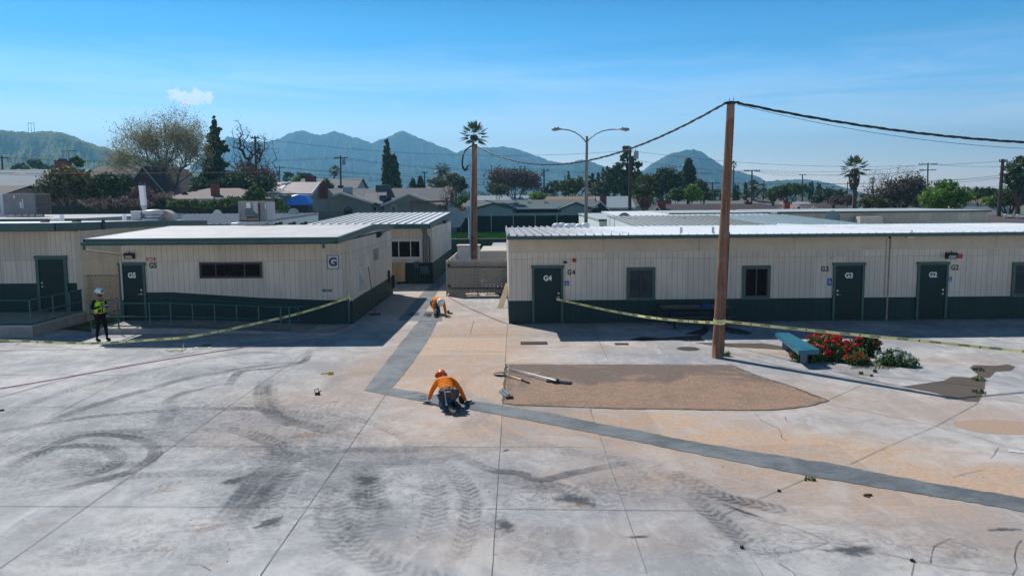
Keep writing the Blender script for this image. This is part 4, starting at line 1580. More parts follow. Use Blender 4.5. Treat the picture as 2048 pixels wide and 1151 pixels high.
# grass strip behind the ramp
k = N('weedy soil')
c = k.mix(k.ss(k.noise(k.pos(), 3, 8, .8), .42, .58), (.05, .045, .02), (.10, .13, .03))
k.bump(k.noise(k.pos(), 12, 6, .8), 1, .05)
o = MB().poly([G(112, 657, .02), (-15.32, 28.6, .02), (-15.32, 33, .02), (-17.08, 33, .02), (-17.08, 29.0, .02)]).build('grass_verge', k.done(c, .95))
o['kind'] = 'stuff'
o['label'] = 'patch of weedy soil in the corner between the two ramps'

# ---- chain-link enclosure with slats, cabinet and roofed shed behind
ey = 38.9
ex0, ex1 = -3.5, -.40
t = thing('fence_enclosure', 'chain-link enclosure with cream slats beside the G4 block', 'enclosure', (ex0, ey, 0))
q = MB()
nb = 16
for i in range(nb):
    q.box(ex0+.04+i*(ex1-ex0-.05)/nb, ey+.04, .14, ex0+.04+(i+1)*(ex1-ex0-.05)/nb-.012, ey+.055, 1.72)
q.build('slats', plain('cream slats', (.52, .48, .41), .7, .1, 2), t)
q = MB()
chainlink(q, ex0, ex1, .12, 1.74, ey, .11, .009)
q.build('wire_mesh', MESHM, t)
for xx in (ex0, (ex0+ex1)/2-.02, ex1):
    MB().tube([(xx, ey, 0), (xx, ey, 1.80)], .035, 8).build('post', STEEL, t)
q = MB()
q.tube([(ex0, ey, 1.77), (ex1, ey, 1.77)], .025, 8)
q.build('top_rail', STEEL, t)
q = MB()
for zz in (1.42, .38):
    q.tube([(ex0+.1, ey-.03, zz), (ex1, ey-.03, zz)], .022, 6)
q.build('brace_rail', DARKM, t)
q = MB()
q.cbox((ex0+.13, ey-.04, 1.52), .12, .08, .12).cbox((ex0+.13, ey-.04, .5), .12, .08, .12)
q.build('hinges', DARKM, t)
q = MB()
q.box(ex0-.02, ey+.06, .1, ex0+.03, ey+7, 1.70).box(ex0, ey+7, .1, ex1, ey+7.05, 1.72)
q.build('side_panel', CREAMP, t)
a, b = at(915, 518, 42.6), at(958, 492, 42.6)
t = thing('utility_cabinet', 'tall pale cabinet standing inside the enclosure next to the second pole', 'cabinet', ((a.x+b.x)/2, 43, 0))
MB().cbox(((a.x+b.x)/2, 43.1, b.z/2), b.x-a.x, 1.0, b.z, 0, ch=.03).build('body', plain('chalky white metal', (.62, .64, .64), .5, .08, 1.5, dirt=(.4, .38, .33)), t)
MB().cbox(((a.x+b.x)/2, 43.1, b.z+.02), b.x-a.x+.1, 1.1, .06).build('lid', CREAMP, t)
a, b = at(960, 520, 47), at(1030, 505, 47)
t = thing('storage_shed', 'low shed with pale grey sheet roof behind the enclosure', 'shed', (a.x, 47, 0))
MB().box(a.x, 47, 0, 5, 52, b.z+.12).build('wall', CREAMP, t)
a, b = at(975, 507, 46.6), at(975, 485, 58)
MB().prism([(a.x, 46.6, a.z-.06), (a.x, 46.6, a.z), (a.x, 58, b.z), (a.x, 58, b.z-.08)], (9, 0, 0)).build('roof', roofmat('shed roof', (.40, .38, .38)), t)
# green screened fence across the end of the alley
a, b = at(903, 510, 62), at(975, 477, 62)
t = thing('screened_fence', 'dark green screened fence closing the end of the alley', 'fence', (-6, 62, 0))
MB().box(a.x-8, 62, 0, 14, 62.05, b.z).build('screen', plain('green windscreen', (.012, .06, .05), .7, .3, 1.5), t)
q = MB()
q.tube([(a.x-8, 61.95, b.z), (14, 61.95, b.z)], .03, 6)
q.build('top_rail', CREAMP, t)
for i in range(7):
    MB().tube([(a.x-8+i*3.4, 61.94, 0), (a.x-8+i*3.4, 61.94, b.z)], .03, 6).build('post', DARKM, t)
# ------------------------------------------------------------------ roofs of the rows behind
def simple_block(name, label, x0, x1, y0, y1, zf, zb, wall, roof, ribs=0, fas=None, group='flat-roofed blocks behind the front row', zw=None, ribm=None, fh=.14, ov=.3):
    t = thing(name, label, 'school building', (x0, y0, 0), 0, group)
    MB().box(x0, y0, 0, x1, y1, (zw or min(zf, zb)-fh)).build('wall', wall, t)
    MB().prism([(x0-.05, y0-ov, zf-fh), (x0-.05, y0-ov, zf), (x0-.05, y1+.2, zb), (x0-.05, y1+.2, zb-fh)], (x1-x0+.1, 0, 0)).build('roof', roof, t)
    MB().box(x0-.09, y0-ov-.04, zf-fh-.03, x1+.09, y0-ov-.002, zf-.01).build('fascia', fas or TRIM, t)
    if ribs:
        q = MB()
        n = int((x1-x0)/ribs)
        for i in range(n+1):
            xx = x0+i*(x1-x0)/n
            q.prism([(xx-.03, y0-ov, zf-.005), (xx-.03, y0-ov, zf+.05), (xx-.03, y1+.2, zb+.05), (xx-.03, y1+.2, zb-.005)], (.05, 0, 0))
        q.build('roof_ribs', ribm or DARKM, t)
    return t


def side_gable(t, x0, y0, y1, zf, zb, m, zb0=0):
    MB().prism([(x0, y0, zb0), (x0, y0, zf), (x0, y1, zb), (x0, y1, zb0)], (.03, 0, 0)).build('side_wall', m, t)


PALEW = plain('pale side wall', (.62, .66, .62), .7, .06, 1.5, dirt=(.5, .48, .42))
RIBL = plain('dull rib', (.14, .145, .15), .6)
a = simple_block('classroom_block', 'grey ribbed roof seen past the rooftop unit, pale end wall', -42, -18, 52, 72, 3.28, 3.62, PALEW, ROOFD, .45, TRIM, ribm=plain('rib grey', (.42, .42, .44), .6))
side_gable(a, -18.0, 51.8, 72, 3.36, 3.5, PALEW)
simple_block('classroom_block', 'flat dull roof carrying the big grey rooftop unit', -62, -25.7, 47, 61, 3.80, 3.84, CREAMP, ROOFD, 0, TRIM)
b = simple_block('classroom_block', 'grey roof with dark ribs directly behind the G4 roof', 7.0, 14.6, 46, 62, 3.05, 3.37, PALEW, ROOFG, .42, TRIM2, ribm=RIBL, fh=.1, ov=0)
side_gable(b, 6.94, 46, 62, 2.98, 3.3, PALEW)
simple_block('classroom_block', 'pale blue coated roof beyond the G3 roof', 14.75, 20.5, 45, 62, 3.02, 3.38, CREAMP, ROOFB, .46, RUST, ribm=plain('blue rib', (.2, .27, .30), .6), fh=.08)
simple_block('classroom_block', 'small white block behind the double street lamp', 6.75, 9.6, 66, 88, 3.05, 3.17, PALEW, ROOFG, 0, TRIM2, zw=2.9)
simple_block('classroom_block', 'wide pale roof behind the white block and the street lamp', 9.7, 24, 72, 92, 3.10, 3.3, CREAMP, ROOFW, 0, TRIM2)
simple_block('classroom_block', 'long beige block with dark green roof edge under the tall palm', 24.6, 44.6, 76, 90, 3.38, 3.42, siding('beige siding', (.46, .43, .33), (.3, .27, .22)), ROOFG, 0, TRIM)
c_ = simple_block('classroom_block', 'block with dark green roof edge behind the tall wooden pole', 14.8, 24.4, 78, 92, 3.30, 3.34, plain('dull green wall', (.30, .36, .33), .7), ROOFG, 0, TRIM)
p = at(1719, 450, 74.5)
MB().box(p.x, 74.4, 0, p.x+2.1, 75.6, 2.9).build('porch', CREAMP, c_)


def dome_thing(px, py, rpx, Y, label, m, group='round disks standing on the far roofs'):
    p = at(px, py, Y)
    r = rpx/1593*Y
    q = MB()
    q.lathe([(0, 0), (r*.5, .03), (r*.85, .12), (r, .25)], (0, 0, 0), 28)
    q.v = [(p.x+v[0], Y-v[2], p.z+v[1]) for v in q.v]
    q.prism([(p.x-.03, Y+.01, max(0, p.z-r-.5)), (p.x+.03, Y+.01, max(0, p.z-r-.5)), (p.x+.03, Y+.01, p.z), (p.x-.03, Y+.01, p.z)], (0, .05, 0))
    single((p.x, Y, max(0, p.z-r-.5)), q, 'backboard', m, label, 'backboard', group, smooth=False)


BBM = plain('backboard blue grey', (.13, .20, .23), .5, .15)
dome_thing(1248, 438, 13, 64, 'round blue-grey backboard behind the grey ribbed roof', BBM)
dome_thing(1663, 436, 15, 70, 'round blue-grey backboard in front of the beige block', BBM)
dome_thing(589, 428, 12, 70, 'pale round backboard behind the rooftop unit', plain('pale backboard', (.42, .5, .5), .5, .1))
dome_thing(437, 428, 9, 74, 'pale round backboard left of the rooftop unit', plain('pale backboard', (.42, .5, .5), .5, .1))
p = at(937, 427, 84)
t = thing('backboard', 'fan-shaped backboard on a grey post left of the second wooden pole', 'backboard', (p.x, 84, 0))
q = MB()
r = 13/1593*84
q.prism([(p.x+r*math.cos(a_)*1.05, 84, p.z+r*math.sin(a_)*.8-.1) for a_ in [math.radians(d) for d in (0, 25, 50, 75, 105, 130, 155, 180)]]+[(p.x-r, 84, p.z-.45), (p.x+r, 84, p.z-.45)], (0, .06, 0))
q.build('board', BBM, t)
MB().tube([(p.x, 84.1, 0), (p.x, 84.1, p.z-.4)], .07, 8).build('post', STEEL, t)
p = at(912, 434, 70)
single((p.x, 70, 0), MB().prism([(p.x-.7, 70, p.z-.9), (p.x+.3, 70, p.z-.9), (p.x+.75, 70, p.z-.3), (p.x+.7, 70, p.z+.2), (p.x+.2, 70, p.z+.75), (p.x-.7, 70, p.z+.9)], (0, .05, 0)).box(p.x-.6, 70.05, 0, p.x-.5, 70.15, p.z+.6), 'backboard', BBM, 'fan-shaped blue-grey board sticking out beside the white ribbed roof', 'backboard')

# ------------------------------------------------------------------ rooftop equipment
Yac = 35.2
a, b = at(478, 452, Yac), at(531.5, 402, Yac)
x0, x1, z0, z1 = a.x, b.x, 3.66, b.z
t = thing('rooftop_unit', 'grey rooftop air conditioner with open brown louvre on the G building roof', 'air conditioner', ((x0+x1)/2, Yac+.6, 3.66), 0, 'rooftop air conditioners')
q = MB()
q.cbox(((x0+x1)/2, Yac+.65, (z0+.16+z1)/2), x1-x0, 1.3, z1-z0-.16, ch=.015)
bd = q.build('cabinet', GREYP, t)
MB().box(x0-.06, Yac-.1, z0-.06, x1+.06, Yac+1.35, z0+.155).build('curb', STEEL, t)
q = MB()
wsp = (x1-x0)
q.box(x1+.001, Yac+.04, z0+.2, x1+.012, Yac+1.26, z1-.04)
q.build('side_panel', GREYL, t)
q = MB()
q.prism([(x0+wsp*.27, Yac-.01, z0+.72), (x0+wsp*.6, Yac-.01, z0+.72), (x0+wsp*.66, Yac-.35, z0+.42), (x0+wsp*.33, Yac-.35, z0+.42)], (0, 0, -.03))
q.prism([(x0+wsp*.27, Yac-.01, z0+.69), (x0+wsp*.33, Yac-.35, z0+.39), (x0+wsp*.36, Yac-.01, z0+.30)], (.02, 0, 0))
q.prism([(x0+wsp*.6, Yac-.01, z0+.69), (x0+wsp*.66, Yac-.35, z0+.39), (x0+wsp*.66, Yac-.01, z0+.30)], (.02, 0, 0))
q.build('hood', GREYP, t)
MB().poly([(x0+wsp*.31, Yac-.012, z0+.34), (x0+wsp*.62, Yac-.012, z0+.34), (x0+wsp*.58, Yac-.3, z0+.41), (x0+wsp*.34, Yac-.3, z0+.41)]).box(x0+wsp*.36, Yac-.03, z0+.3, x0+wsp*.6, Yac-.013, z0+.62).build('intake', RUST, t)
q = MB()
q.box(x0+.02, Yac-.02, z0+.17, x0+wsp*.75, Yac-.002, z0+.21).box(x0+wsp*.32, Yac-.012, z0+.2, x0+wsp*.335, Yac-.002, z0+.72).box(x0+wsp*.08, Yac-.012, z0+.2, x0+wsp*.09, Yac-.002, z0+.6)
q.build('seam_strip', DARKM, t)
MB().box(x0+wsp*.3, Yac-.016, z1-.3, x0+wsp*.45, Yac-.003, z1-.06).box(x1-.04, Yac-.03, z0+.7, x1-.01, Yac-.014, z0+.95).build('label_plate', WHITEP, t)
MB().box(x0+wsp*.58, Yac-.14, z1-.55, x0+wsp*.74, Yac-.013, z1-.03).build('disconnect_box', GREYL, t)
MB().tube([(x0+wsp*.76, Yac-.05, z1-.1), (x0+wsp*.77, Yac-.06, z0+.5), (x0+wsp*.76, Yac-.05, z0+.1), (x1+.1, Yac-.1, z0+.05)], .022, 6).build('conduit', DARKM, t)
MB().tube([(x0-.25, Yac-.2, 3.72), (x0+.05, Yac-.25, 3.72)], .06, 8).build('condensate_pipe', WHITEP, t)
Yb = 52.0
a, b = at(8, 433, Yb), at(69, 386.5, Yb)
x0, x1, z0, z1 = a.x, b.x, 3.86, b.z
t = thing('rooftop_unit', 'wide weathered rooftop unit with ribbed coil at the far left', 'air conditioner', ((x0+x1)/2, Yb+1, z0), 0, 'rooftop air conditioners')
q = MB()
q.cbox(((x0+x1)/2, Yb+.85, (z0+.12+z1)/2), x1-x0, 1.7, z1-z0-.12, ch=.02)
q.build('cabinet', GREYP, t)
q = MB()
for i in range(22):
    yy = Yb+.06+i*1.58/22
    q.box(x1+.002, yy, z0+.15, x1+.03, yy+.02, z1-.04)
q.box(x1+.002, Yb-.01, z0+.12, x1+.04, Yb+.03, z1+.01).box(x1+.002, Yb+1.66, z0+.12, x1+.04, Yb+1.7, z1+.01)
for i in range(5):
    zz = z0+.3+i*.27
    q.box(x1+.031, Yb+.05, zz, x1+.036, Yb+1.65, zz+.02)
q.build('coil_guard', plain('coil guard', (.22, .19, .17), .6), t)
q = MB()
for i in range(5):
    q.box(x0+.3+i*(x1-x0)*.2, Yb+.02, z0-.02, x0+.8+i*(x1-x0)*.2, Yb+.3, z0+.121)
q.build('feet', STEEL, t)
q = MB()
w_ = x1-x0
q.box(x0+w_*.34, Yb-.012, z1-.32, x0+w_*.38, Yb-.002, z1-.12).box(x0+w_*.52, Yb-.012, z0+.55, x0+w_*.58, Yb-.002, z0+.95).box(x0+w_*.60, Yb-.02, z0+.5, x0+w_*.63, Yb-.002, z1-.35)
q.build('label_plate', WHITEP, t)
p = at(0, 398, 53.5)
t = thing('rooftop_unit', 'white rooftop unit cut off by the left edge of the view', 'air conditioner', (p.x-1, 53.5, 3.86), 0, 'rooftop air conditioners')
MB().cbox((p.x-1.0, 54.3, 4.6), 2.4, 1.4, 1.5, ch=.03).build('cabinet', WHITEP, t)
MB().box(p.x-.6, 53.58, 4.1, p.x-.1, 53.598, 4.8).build('grille', DARKM, t)

# exhaust fan, box and flue on the left roof
p = at(283, 440, 41)
t = thing('exhaust_fan', 'low round mushroom exhaust fan on a grey curb on the left roof', 'roof fan', (at(307, 440, 41.2).x, 41.2, 3.72))
cx = at(307, 440, 41.2).x
q = MB().lathe([(.30, .10), (.40, .12), (.42, .28), (.36, .32), (.36, .36)], (cx, 41.2, 3.76), 28)
q.build('fan_body', STEEL, t, smooth=True)
MB().lathe([(.30, .32), (.50, .36), (.53, .40), (.52, .46), (.44, .53), (.25, .57), (0, .58)], (cx, 41.2, 3.76), 28).build('fan_cap', GREYL, t, smooth=True)
MB().box(cx-.42, 40.8, 3.68, cx+.42, 41.6, 3.86).build('curb', STEEL, t)
cx2 = at(332, 440, 41.6).x
t = thing('roof_hood', 'tan quarter-round hood beside the exhaust fan on the left roof', 'roof hood', (cx2, 41.6, 3.72))
MB().prism([(cx2-.2, 41.6, 3.74)]+[(cx2-.2+.62*math.cos(a_), 41.6, 3.78+.52*math.sin(a_)) for a_ in [math.radians(d) for d in (0, 20, 40, 60, 75, 90)]]+[(cx2-.2, 41.6, 4.3)], (0, .6, 0)).build('hood', plain('tan metal', (.42, .38, .31), .5, .12), t)
MB().box(cx2-.3, 41.5, 3.68, cx2+.62, 42.3, 3.77).build('curb', STEEL, t)
cx3 = at(273, 440, 41).x
t = thing('roof_box', 'pale square sheet metal box left of the exhaust fan', 'roof box', (cx3, 41, 3.72))
MB().cbox((cx3, 41.2, 3.98), .5, .5, .52, ch=.01).build('body', GREYL, t)
MB().cbox((cx3, 41.2, 4.25), .54, .54, .03).build('lid', WHITEP, t)
cx4 = at(285, 420, 41.8).x
t = thing('flue_pipe', 'tall white flue tapering to its foot on the left roof', 'flue', (cx4, 41.8, 3.72))
zt_ = at(283, 371, 41.8).z
MB().prism([(cx4-.14, 41.8, zt_), (cx4+.11, 41.8, zt_), (cx4+.14, 41.8, 4.55), (cx4-.09, 41.8, 4.55)], (0, .25, 0)).build('upper_duct', WHITEP, t)
MB().prism([(cx4-.085, 41.805, 4.548), (cx4+.135, 41.805, 4.548), (cx4+.12, 41.84, 4.1), (cx4-.0, 41.84, 4.1)], (0, .2, 0)).build('taper', GREYL, t)
MB().tube([(cx4+.06, 41.92, 3.7), (cx4+.06, 41.92, 4.12)], .05, 8).build('pipe', DARKM, t)
for px, py, lab in ((124, 438, 'lone white vent pipe near the fascia strap on the left roof'), (249, 440, 'short white vent pipe beside the square roof box')):
    p = at(px, py, 37)
    q = MB().lathe([(.0, .32), (.09, .32), (.09, 0)], (p.x, 37, 3.84), 12)
    if px < 200:
        q.box(p.x-.55, 36.8, 3.82, p.x-.15, 37.2, 4.0)
    single((p.x, 37, 3.84), q, 'vent_pipe', WHITEP, lab, 'vent pipe', 'vent pipes on the left roof')
for i, (px, py, Y, lab) in enumerate(((90, 442, 31.6, 'dark rusty scrap lying on the front edge of the left roof'), (153, 441, 31.8, 'dark strap end lying at the corner of the left roof'),
                                      (557, 452, 35.4, 'black scrap right beside the rooftop unit on the G roof'), (584, 450, 35.6, 'small rusty block on the G roof ridge'), (607, 449, 35.6, 'dark flat scrap at the far end of the G roof ridge'))):
    p = at(px, py, Y)
    zr = 3.93 if i < 2 else 3.66
    single((p.x, Y, zr), MB().cbox((p.x, Y, zr+.04), .32, .16, .09, .2*i, ch=.03).cbox((p.x+.1, Y+.03, zr+.1), .16, .1, .06, .5, ch=.02), 'roof_scrap', plain('scrap %d' % i, (.05, .035, .03), .8), lab, 'scrap', 'scraps lying on the roofs')


# ------------------------------------------------------------------ wooden poles and cables
def woodmat(name, col):
    k = N(name)
    o = k.coord()
    a_ = k.noise(k.scale(o, (9, 9, .35)), 2.5, 8, .75)
    b_ = k.noise(k.scale(o, (30, 30, .8)), 2, 4, .7)
    c = k.mix(k.ss(a_, .35, .65), shade(col, .55), shade(col, 1.3))
    c = k.mix(k.math('MULTIPLY', k.ss(b_, .55, .7), .6), c, shade(col, .3))
    c = k.mix(k.math('MULTIPLY', k.ss(k.noise(o, 1.2, 5), .5, .65), .35), c, (.33, .29, .25))
    k.bump(a_, .7, .02)
    return k.done(c, .85)


WOOD = woodmat('creosoted wood', (.23, .115, .068))
WOODD = plain('dark wood pole', (.055, .042, .035), .9, .3, 3)
PB = G(1435, 715)
PT = at(1462, 205, PB.y+.1)
t = thing('utility_pole', 'tall leaning brown wooden pole beside the bench with tape tied round it', 'utility pole', tuple(PB))
n_ = 14
pts = [PB.lerp(PT, i/n_) for i in range(n_+1)]
pts[0].z = -.1
q = MB().tube(pts, [.172-.062*i/n_+.004*math.sin(i*2.1) for i in range(n_+1)], 20)
q.build('pole', WOOD, t, smooth=True)
MB().tube([PT+Vector((0, 0, -.06)), PT+Vector((0, 0, .03))], [.125, .118], 18).build('pole_cap', DARKM, t)
q = MB()
rr = random.Random(8)
for i in range(16):
    h_ = .06+.9*i/16
    c0 = PB.lerp(PT, h_)
    r_ = .172-.062*h_
    a_ = rr.uniform(3.3, 6.1)
    d = Vector((math.cos(a_), math.sin(a_), 0))
    q.tube([c0+d*(r_-.01), c0+d*(r_+.008)], .014, 6)
q.build('bolt_holes', BLACK, t)  # short black pegs that stand for the bolt holes in the pole
q = MB()
q.tube([PB.lerp(PT, .02)+Vector((.165, -.03, 0)), PB.lerp(PT, .5)+Vector((.145, -.03, 0))], .018, 6)
q.build('ground_wire', DARKM, t)
q = MB()
q.tube([PT+Vector((-.05, -.03, .02)), PT+Vector((-.06, -.03, .12))], .008, 5).tube([PT+Vector((.06, -.03, .02)), PT+Vector((.07, -.03, .13))], .008, 5)
q.tube([PT+Vector((-.2, -.05, -.02)), PT+Vector((.22, -.05, .0))], .035, 8)
q.build('cable_clamp', DARKM, t)

P2B = Vector((at(948, 518, 42).x, 42.0, 0))
P2T = at(949, 290, 42)
t = thing('utility_pole', 'shorter wooden pole with grey conduit rising from the chain-link enclosure', 'utility pole', tuple(P2B))
MB().tube([P2B.lerp(P2T, i/8) for i in range(9)], [.165-.03*i/8 for i in range(9)], 16).build('pole', WOOD, t, smooth=True)
MB().tube([P2T+Vector((0, 0, -.04)), P2T+Vector((0, 0, .04))], .145, 14).build('pole_cap', DARKM, t)
MB().tube([P2B+Vector((-.21, -.1, 0)), at(943, 333, 41.9)+Vector((-.0, 0, 0)), at(940, 329, 41.9), at(936, 331, 41.9)], .055, 8).build('conduit', STEEL, t, smooth=True)
q = MB()
lp = [(944, 292), (937, 295), (930, 302), (926, 312), (924.5, 324), (925, 333), (928, 339), (932, 338), (936, 331)]
q.tube([at(x, y, 41.85) for x, y in lp], .045, 7)
q.tube([at(925, 333, 41.8), at(930, 341, 41.8), at(935, 337, 41.8)], .06, 7)
q.build('drip_loop', BLACK, t, smooth=True)


def cable(mb, a, b, sag, r, n=40, twist=0.0, ph=0.0, pitch=.9):
    pts = []
    L = (b-a).length
    for i in range(n+1):
        u = i/n
        p = a.lerp(b, u)-Vector((0, 0, 4*sag*u*(1-u)))
        if twist:
            w_ = u*L/pitch*6.283+ph
            p += Vector((0, math.sin(w_)*twist*.6, math.cos(w_)*twist))
        pts.append(p)
    mb.tube(pts, r, 5, True)


A_ = PT+Vector((-.15, 0, -.01))
B_ = P2T+Vector((.1, 0, -.05))
q = MB()
cable(q, A_, B_, 1.32, .022, 260, .018, 0, .8)
cable(q, A_, B_, 1.32, .022, 260, .018, 3.14, .8)
cable(q, A_, B_, 1.32, .020, 260, .018, 1.6, .8)
single(tuple(A_), q, 'overhead_cable', plain('cable jacket', (.035, .035, .038), .35, .4, 12), 'twisted black cable sagging between the two wooden poles', 'cable', 'twisted cables', smooth=True)
A2 = PT+Vector((.18, 0, -.01))
E2 = at(2048, 290, 24.5)
E3 = A2+(E2-A2)*1.6
E3.z = E2.z+.05
q = MB()
for ph in (0, 3.14, 1.6):
    cable(q, A2, E3, .42, .024, 260, .018, ph, .9)
single(tuple(A2), q, 'overhead_cable', plain('cable jacket dark', (.02, .02, .023), .4), 'thick twisted black cable running off to the right from the tall pole', 'cable', 'twisted cables', smooth=True)
q = MB()
cable(q, A2+Vector((0, 0, -.05)), E3+Vector((0, 0, -.10)), .53, .007, 40)
single(tuple(A2), q, 'thin_wire', BLACK, 'single thin wire hanging just under the cable on the right', 'wire')

# ------------------------------------------------------------------ double street lamp
Yl = 62.0
lb = Vector((at(1171, 460, Yl).x, Yl, 0))
lt = at(1174, 275, Yl)
t = thing('street_lamp', 'grey street lamp with two curved arms and cobra heads', 'street lamp', tuple(lb))
MB().tube([lb, lb.lerp(lt, .5), lt+Vector((0, 0, .1))], [.16, .13, .09], 12).build('pole', plain('lamp pole grey', (.16, .155, .15), .5, .15, 3), t, smooth=True)
MB().lathe([(0, 0), (.28, 0), (.28, .05), (.2, .12), (.16, .3)], tuple(lb), 12).build('base', STEEL, t)
LM = plain('lamp arm grey', (.20, .20, .20), .45)
for pl, hd in (([(1173, 286), (1168, 279), (1160, 271), (1149, 264), (1137, 260), (1124, 258.5)], [(1124, 258.5), (1103, 259)]),
               ([(1174, 283), (1181, 276), (1192, 268), (1205, 262), (1221, 259), (1238, 258.5)], [(1238, 258.5), (1259, 259.5)])):
    ar = MB().tube([at(x, y, Yl) for x, y in pl], .045, 8).build('arm', LM, t, smooth=True)
    a, b = at(*hd[0], Yl), at(*hd[1], Yl)
    q = MB()
    N_ = 8
    vs, fs = [], []
    prof = [(0, .05, .05), (.2, .12, .09), (.45, .24, .14), (.75, .26, .15), (.95, .17, .11), (1, .03, .03)]
    d = b-a
    for u, wy, hz in prof:
        c0 = a+d*u
        for k_ in range(10):
            w_ = 2*math.pi*k_/10
            zz = math.sin(w_)*hz
            if zz < 0:
                zz *= .7
            vs.append(c0+Vector((0, math.cos(w_)*wy, zz)))
    for i in range(len(prof)-1):
        for k_ in range(10):
            fs.append((i*10+k_, i*10+(k_+1) % 10, (i+1)*10+(k_+1) % 10, (i+1)*10+k_))
    q.add(vs, fs)
    h_ = q.build('lamp_head', LM, t, smooth=True)
    c0 = a+d*.65
    MB().lathe([(.14, -.04), (.12, -.10), (.06, -.14), (0, -.15)], tuple(c0), 12).build('lens', plain('lens', (.4, .4, .38), .2), h_, smooth=True)
    c0 = a+d*.35
    MB().tube([c0+Vector((0, 0, .06)), c0+Vector((0, 0, .19))], .05, 8).build('photocell', DARKM, h_)

# ------------------------------------------------------------------ bench, picnic table, flowers
b0, b1 = G(1570, 700), G(1608, 727)
zs = .43
cA, cB = G(1552, 668, zs), G(1599, 704, zs)
cA2, cB2 = G(1576, 668, zs), G(1637, 702, zs)
t = thing('bench', 'backless teal blue bench leaning over the red flowers', 'bench', (b0.x, b0.y, 0))
TEAL = plain('teal paint', (.012, .15, .23), .42, .12, 2.5, dirt=(.08, .15, .17), dsc=5)
top = [cA, cB, cB2, cA2]
q = MB()
q.prism(top, (0, 0, .05))
q.build('seat', TEAL, t)
q = MB()
for a, b in ((cA, cB), (cB, cB2), (cB2, cA2), (cA2, cA)):
    d = (b-a).normalized()
    nn = Vector((d.y, -d.x, 0))*.02
    q.prism([a+Vector((0, 0, .055)), b+Vector((0, 0, .055)), b+nn+Vector((0, 0, .055)), a+nn+Vector((0, 0, .055))], (0, 0, -.13))
q.build('seat_rim', TEAL, t)
for g_, w_ in ((b0, .15), (G(1605, 728), .06)):
    MB().cbox((g_.x+.08, g_.y+.12, .2), w_, .2, .42, .6).build('leg', plain('blue grey leg', (.09, .13, .17), .5), t)
# dark picnic table in the shade
p = at(1385, 625, 29.0)
t = thing('picnic_table', 'dark blue picnic table in the shade against the wall', 'picnic table', (p.x, 28.8, 0))
DB = plain('dark blue table', (.012, .018, .03), .45, .2, 3)
q = MB()
for i in range(3):
    q.box(p.x-1.2, 28.75+i*.25, .70, p.x+1.35, 28.97+i*.25, .745)
q.build('table_top', DB, t)
for y0 in (28.3, 29.55):
    MB().box(p.x-1.2, y0, .42, p.x+1.35, y0+.24, .465).build('seat', DB, t)
for xx in (p.x-.75, p.x+.9):
    q = MB()
    q.tube([(xx, 28.45, 0), (xx, 28.9, .70)], .035, 6).tube([(xx, 29.65, 0), (xx, 29.25, .70)], .035, 6).tube([(xx, 28.35, .41), (xx, 29.75, .41)], .03, 6)
    q.build('leg', DB, t)
pp = at(1411, 619, 28.95)
q = MB()
q.lathe([(0, .10), (.10, .09), (.19, .05), (.2, .01), (.16, 0)], (pp.x, 28.9, .746), 14, sx=1.2, sy=.8)
single((pp.x, 28.9, .746), q, 'folded_cloth', plain('bright blue cloth', (.01, .06, .28), .7), 'crumpled blue cloth lying on the dark picnic table', 'cloth', smooth=True)

rng = np.random.default_rng(7)
LG = leafmat('geranium leaf', (.025, .07, .012), (.15, .25, .06))
LG2 = leafmat('dark bush leaf', (.012, .04, .012), (.06, .13, .03))


def ell_points(n, c, r, rng, shell=.55, zmin=.02):
    """points in an ellipsoid, more near its skin, above the ground"""
    out = np.empty((0, 3))
    while len(out) < n:
        d = rng.normal(size=(n*2, 3))
        d /= np.linalg.norm(d, axis=1)[:, None]
        rad = shell+(1-shell)*rng.random((n*2, 1))
        rad *= (1+.12*np.sin(d[:, :1]*7+d[:, 1:2]*5+d[:, 2:3]*9))
        p = np.array(c)+d*rad*np.array(r)
        out = np.concatenate([out, p[p[:, 2] > zmin]])
    return out[:n]


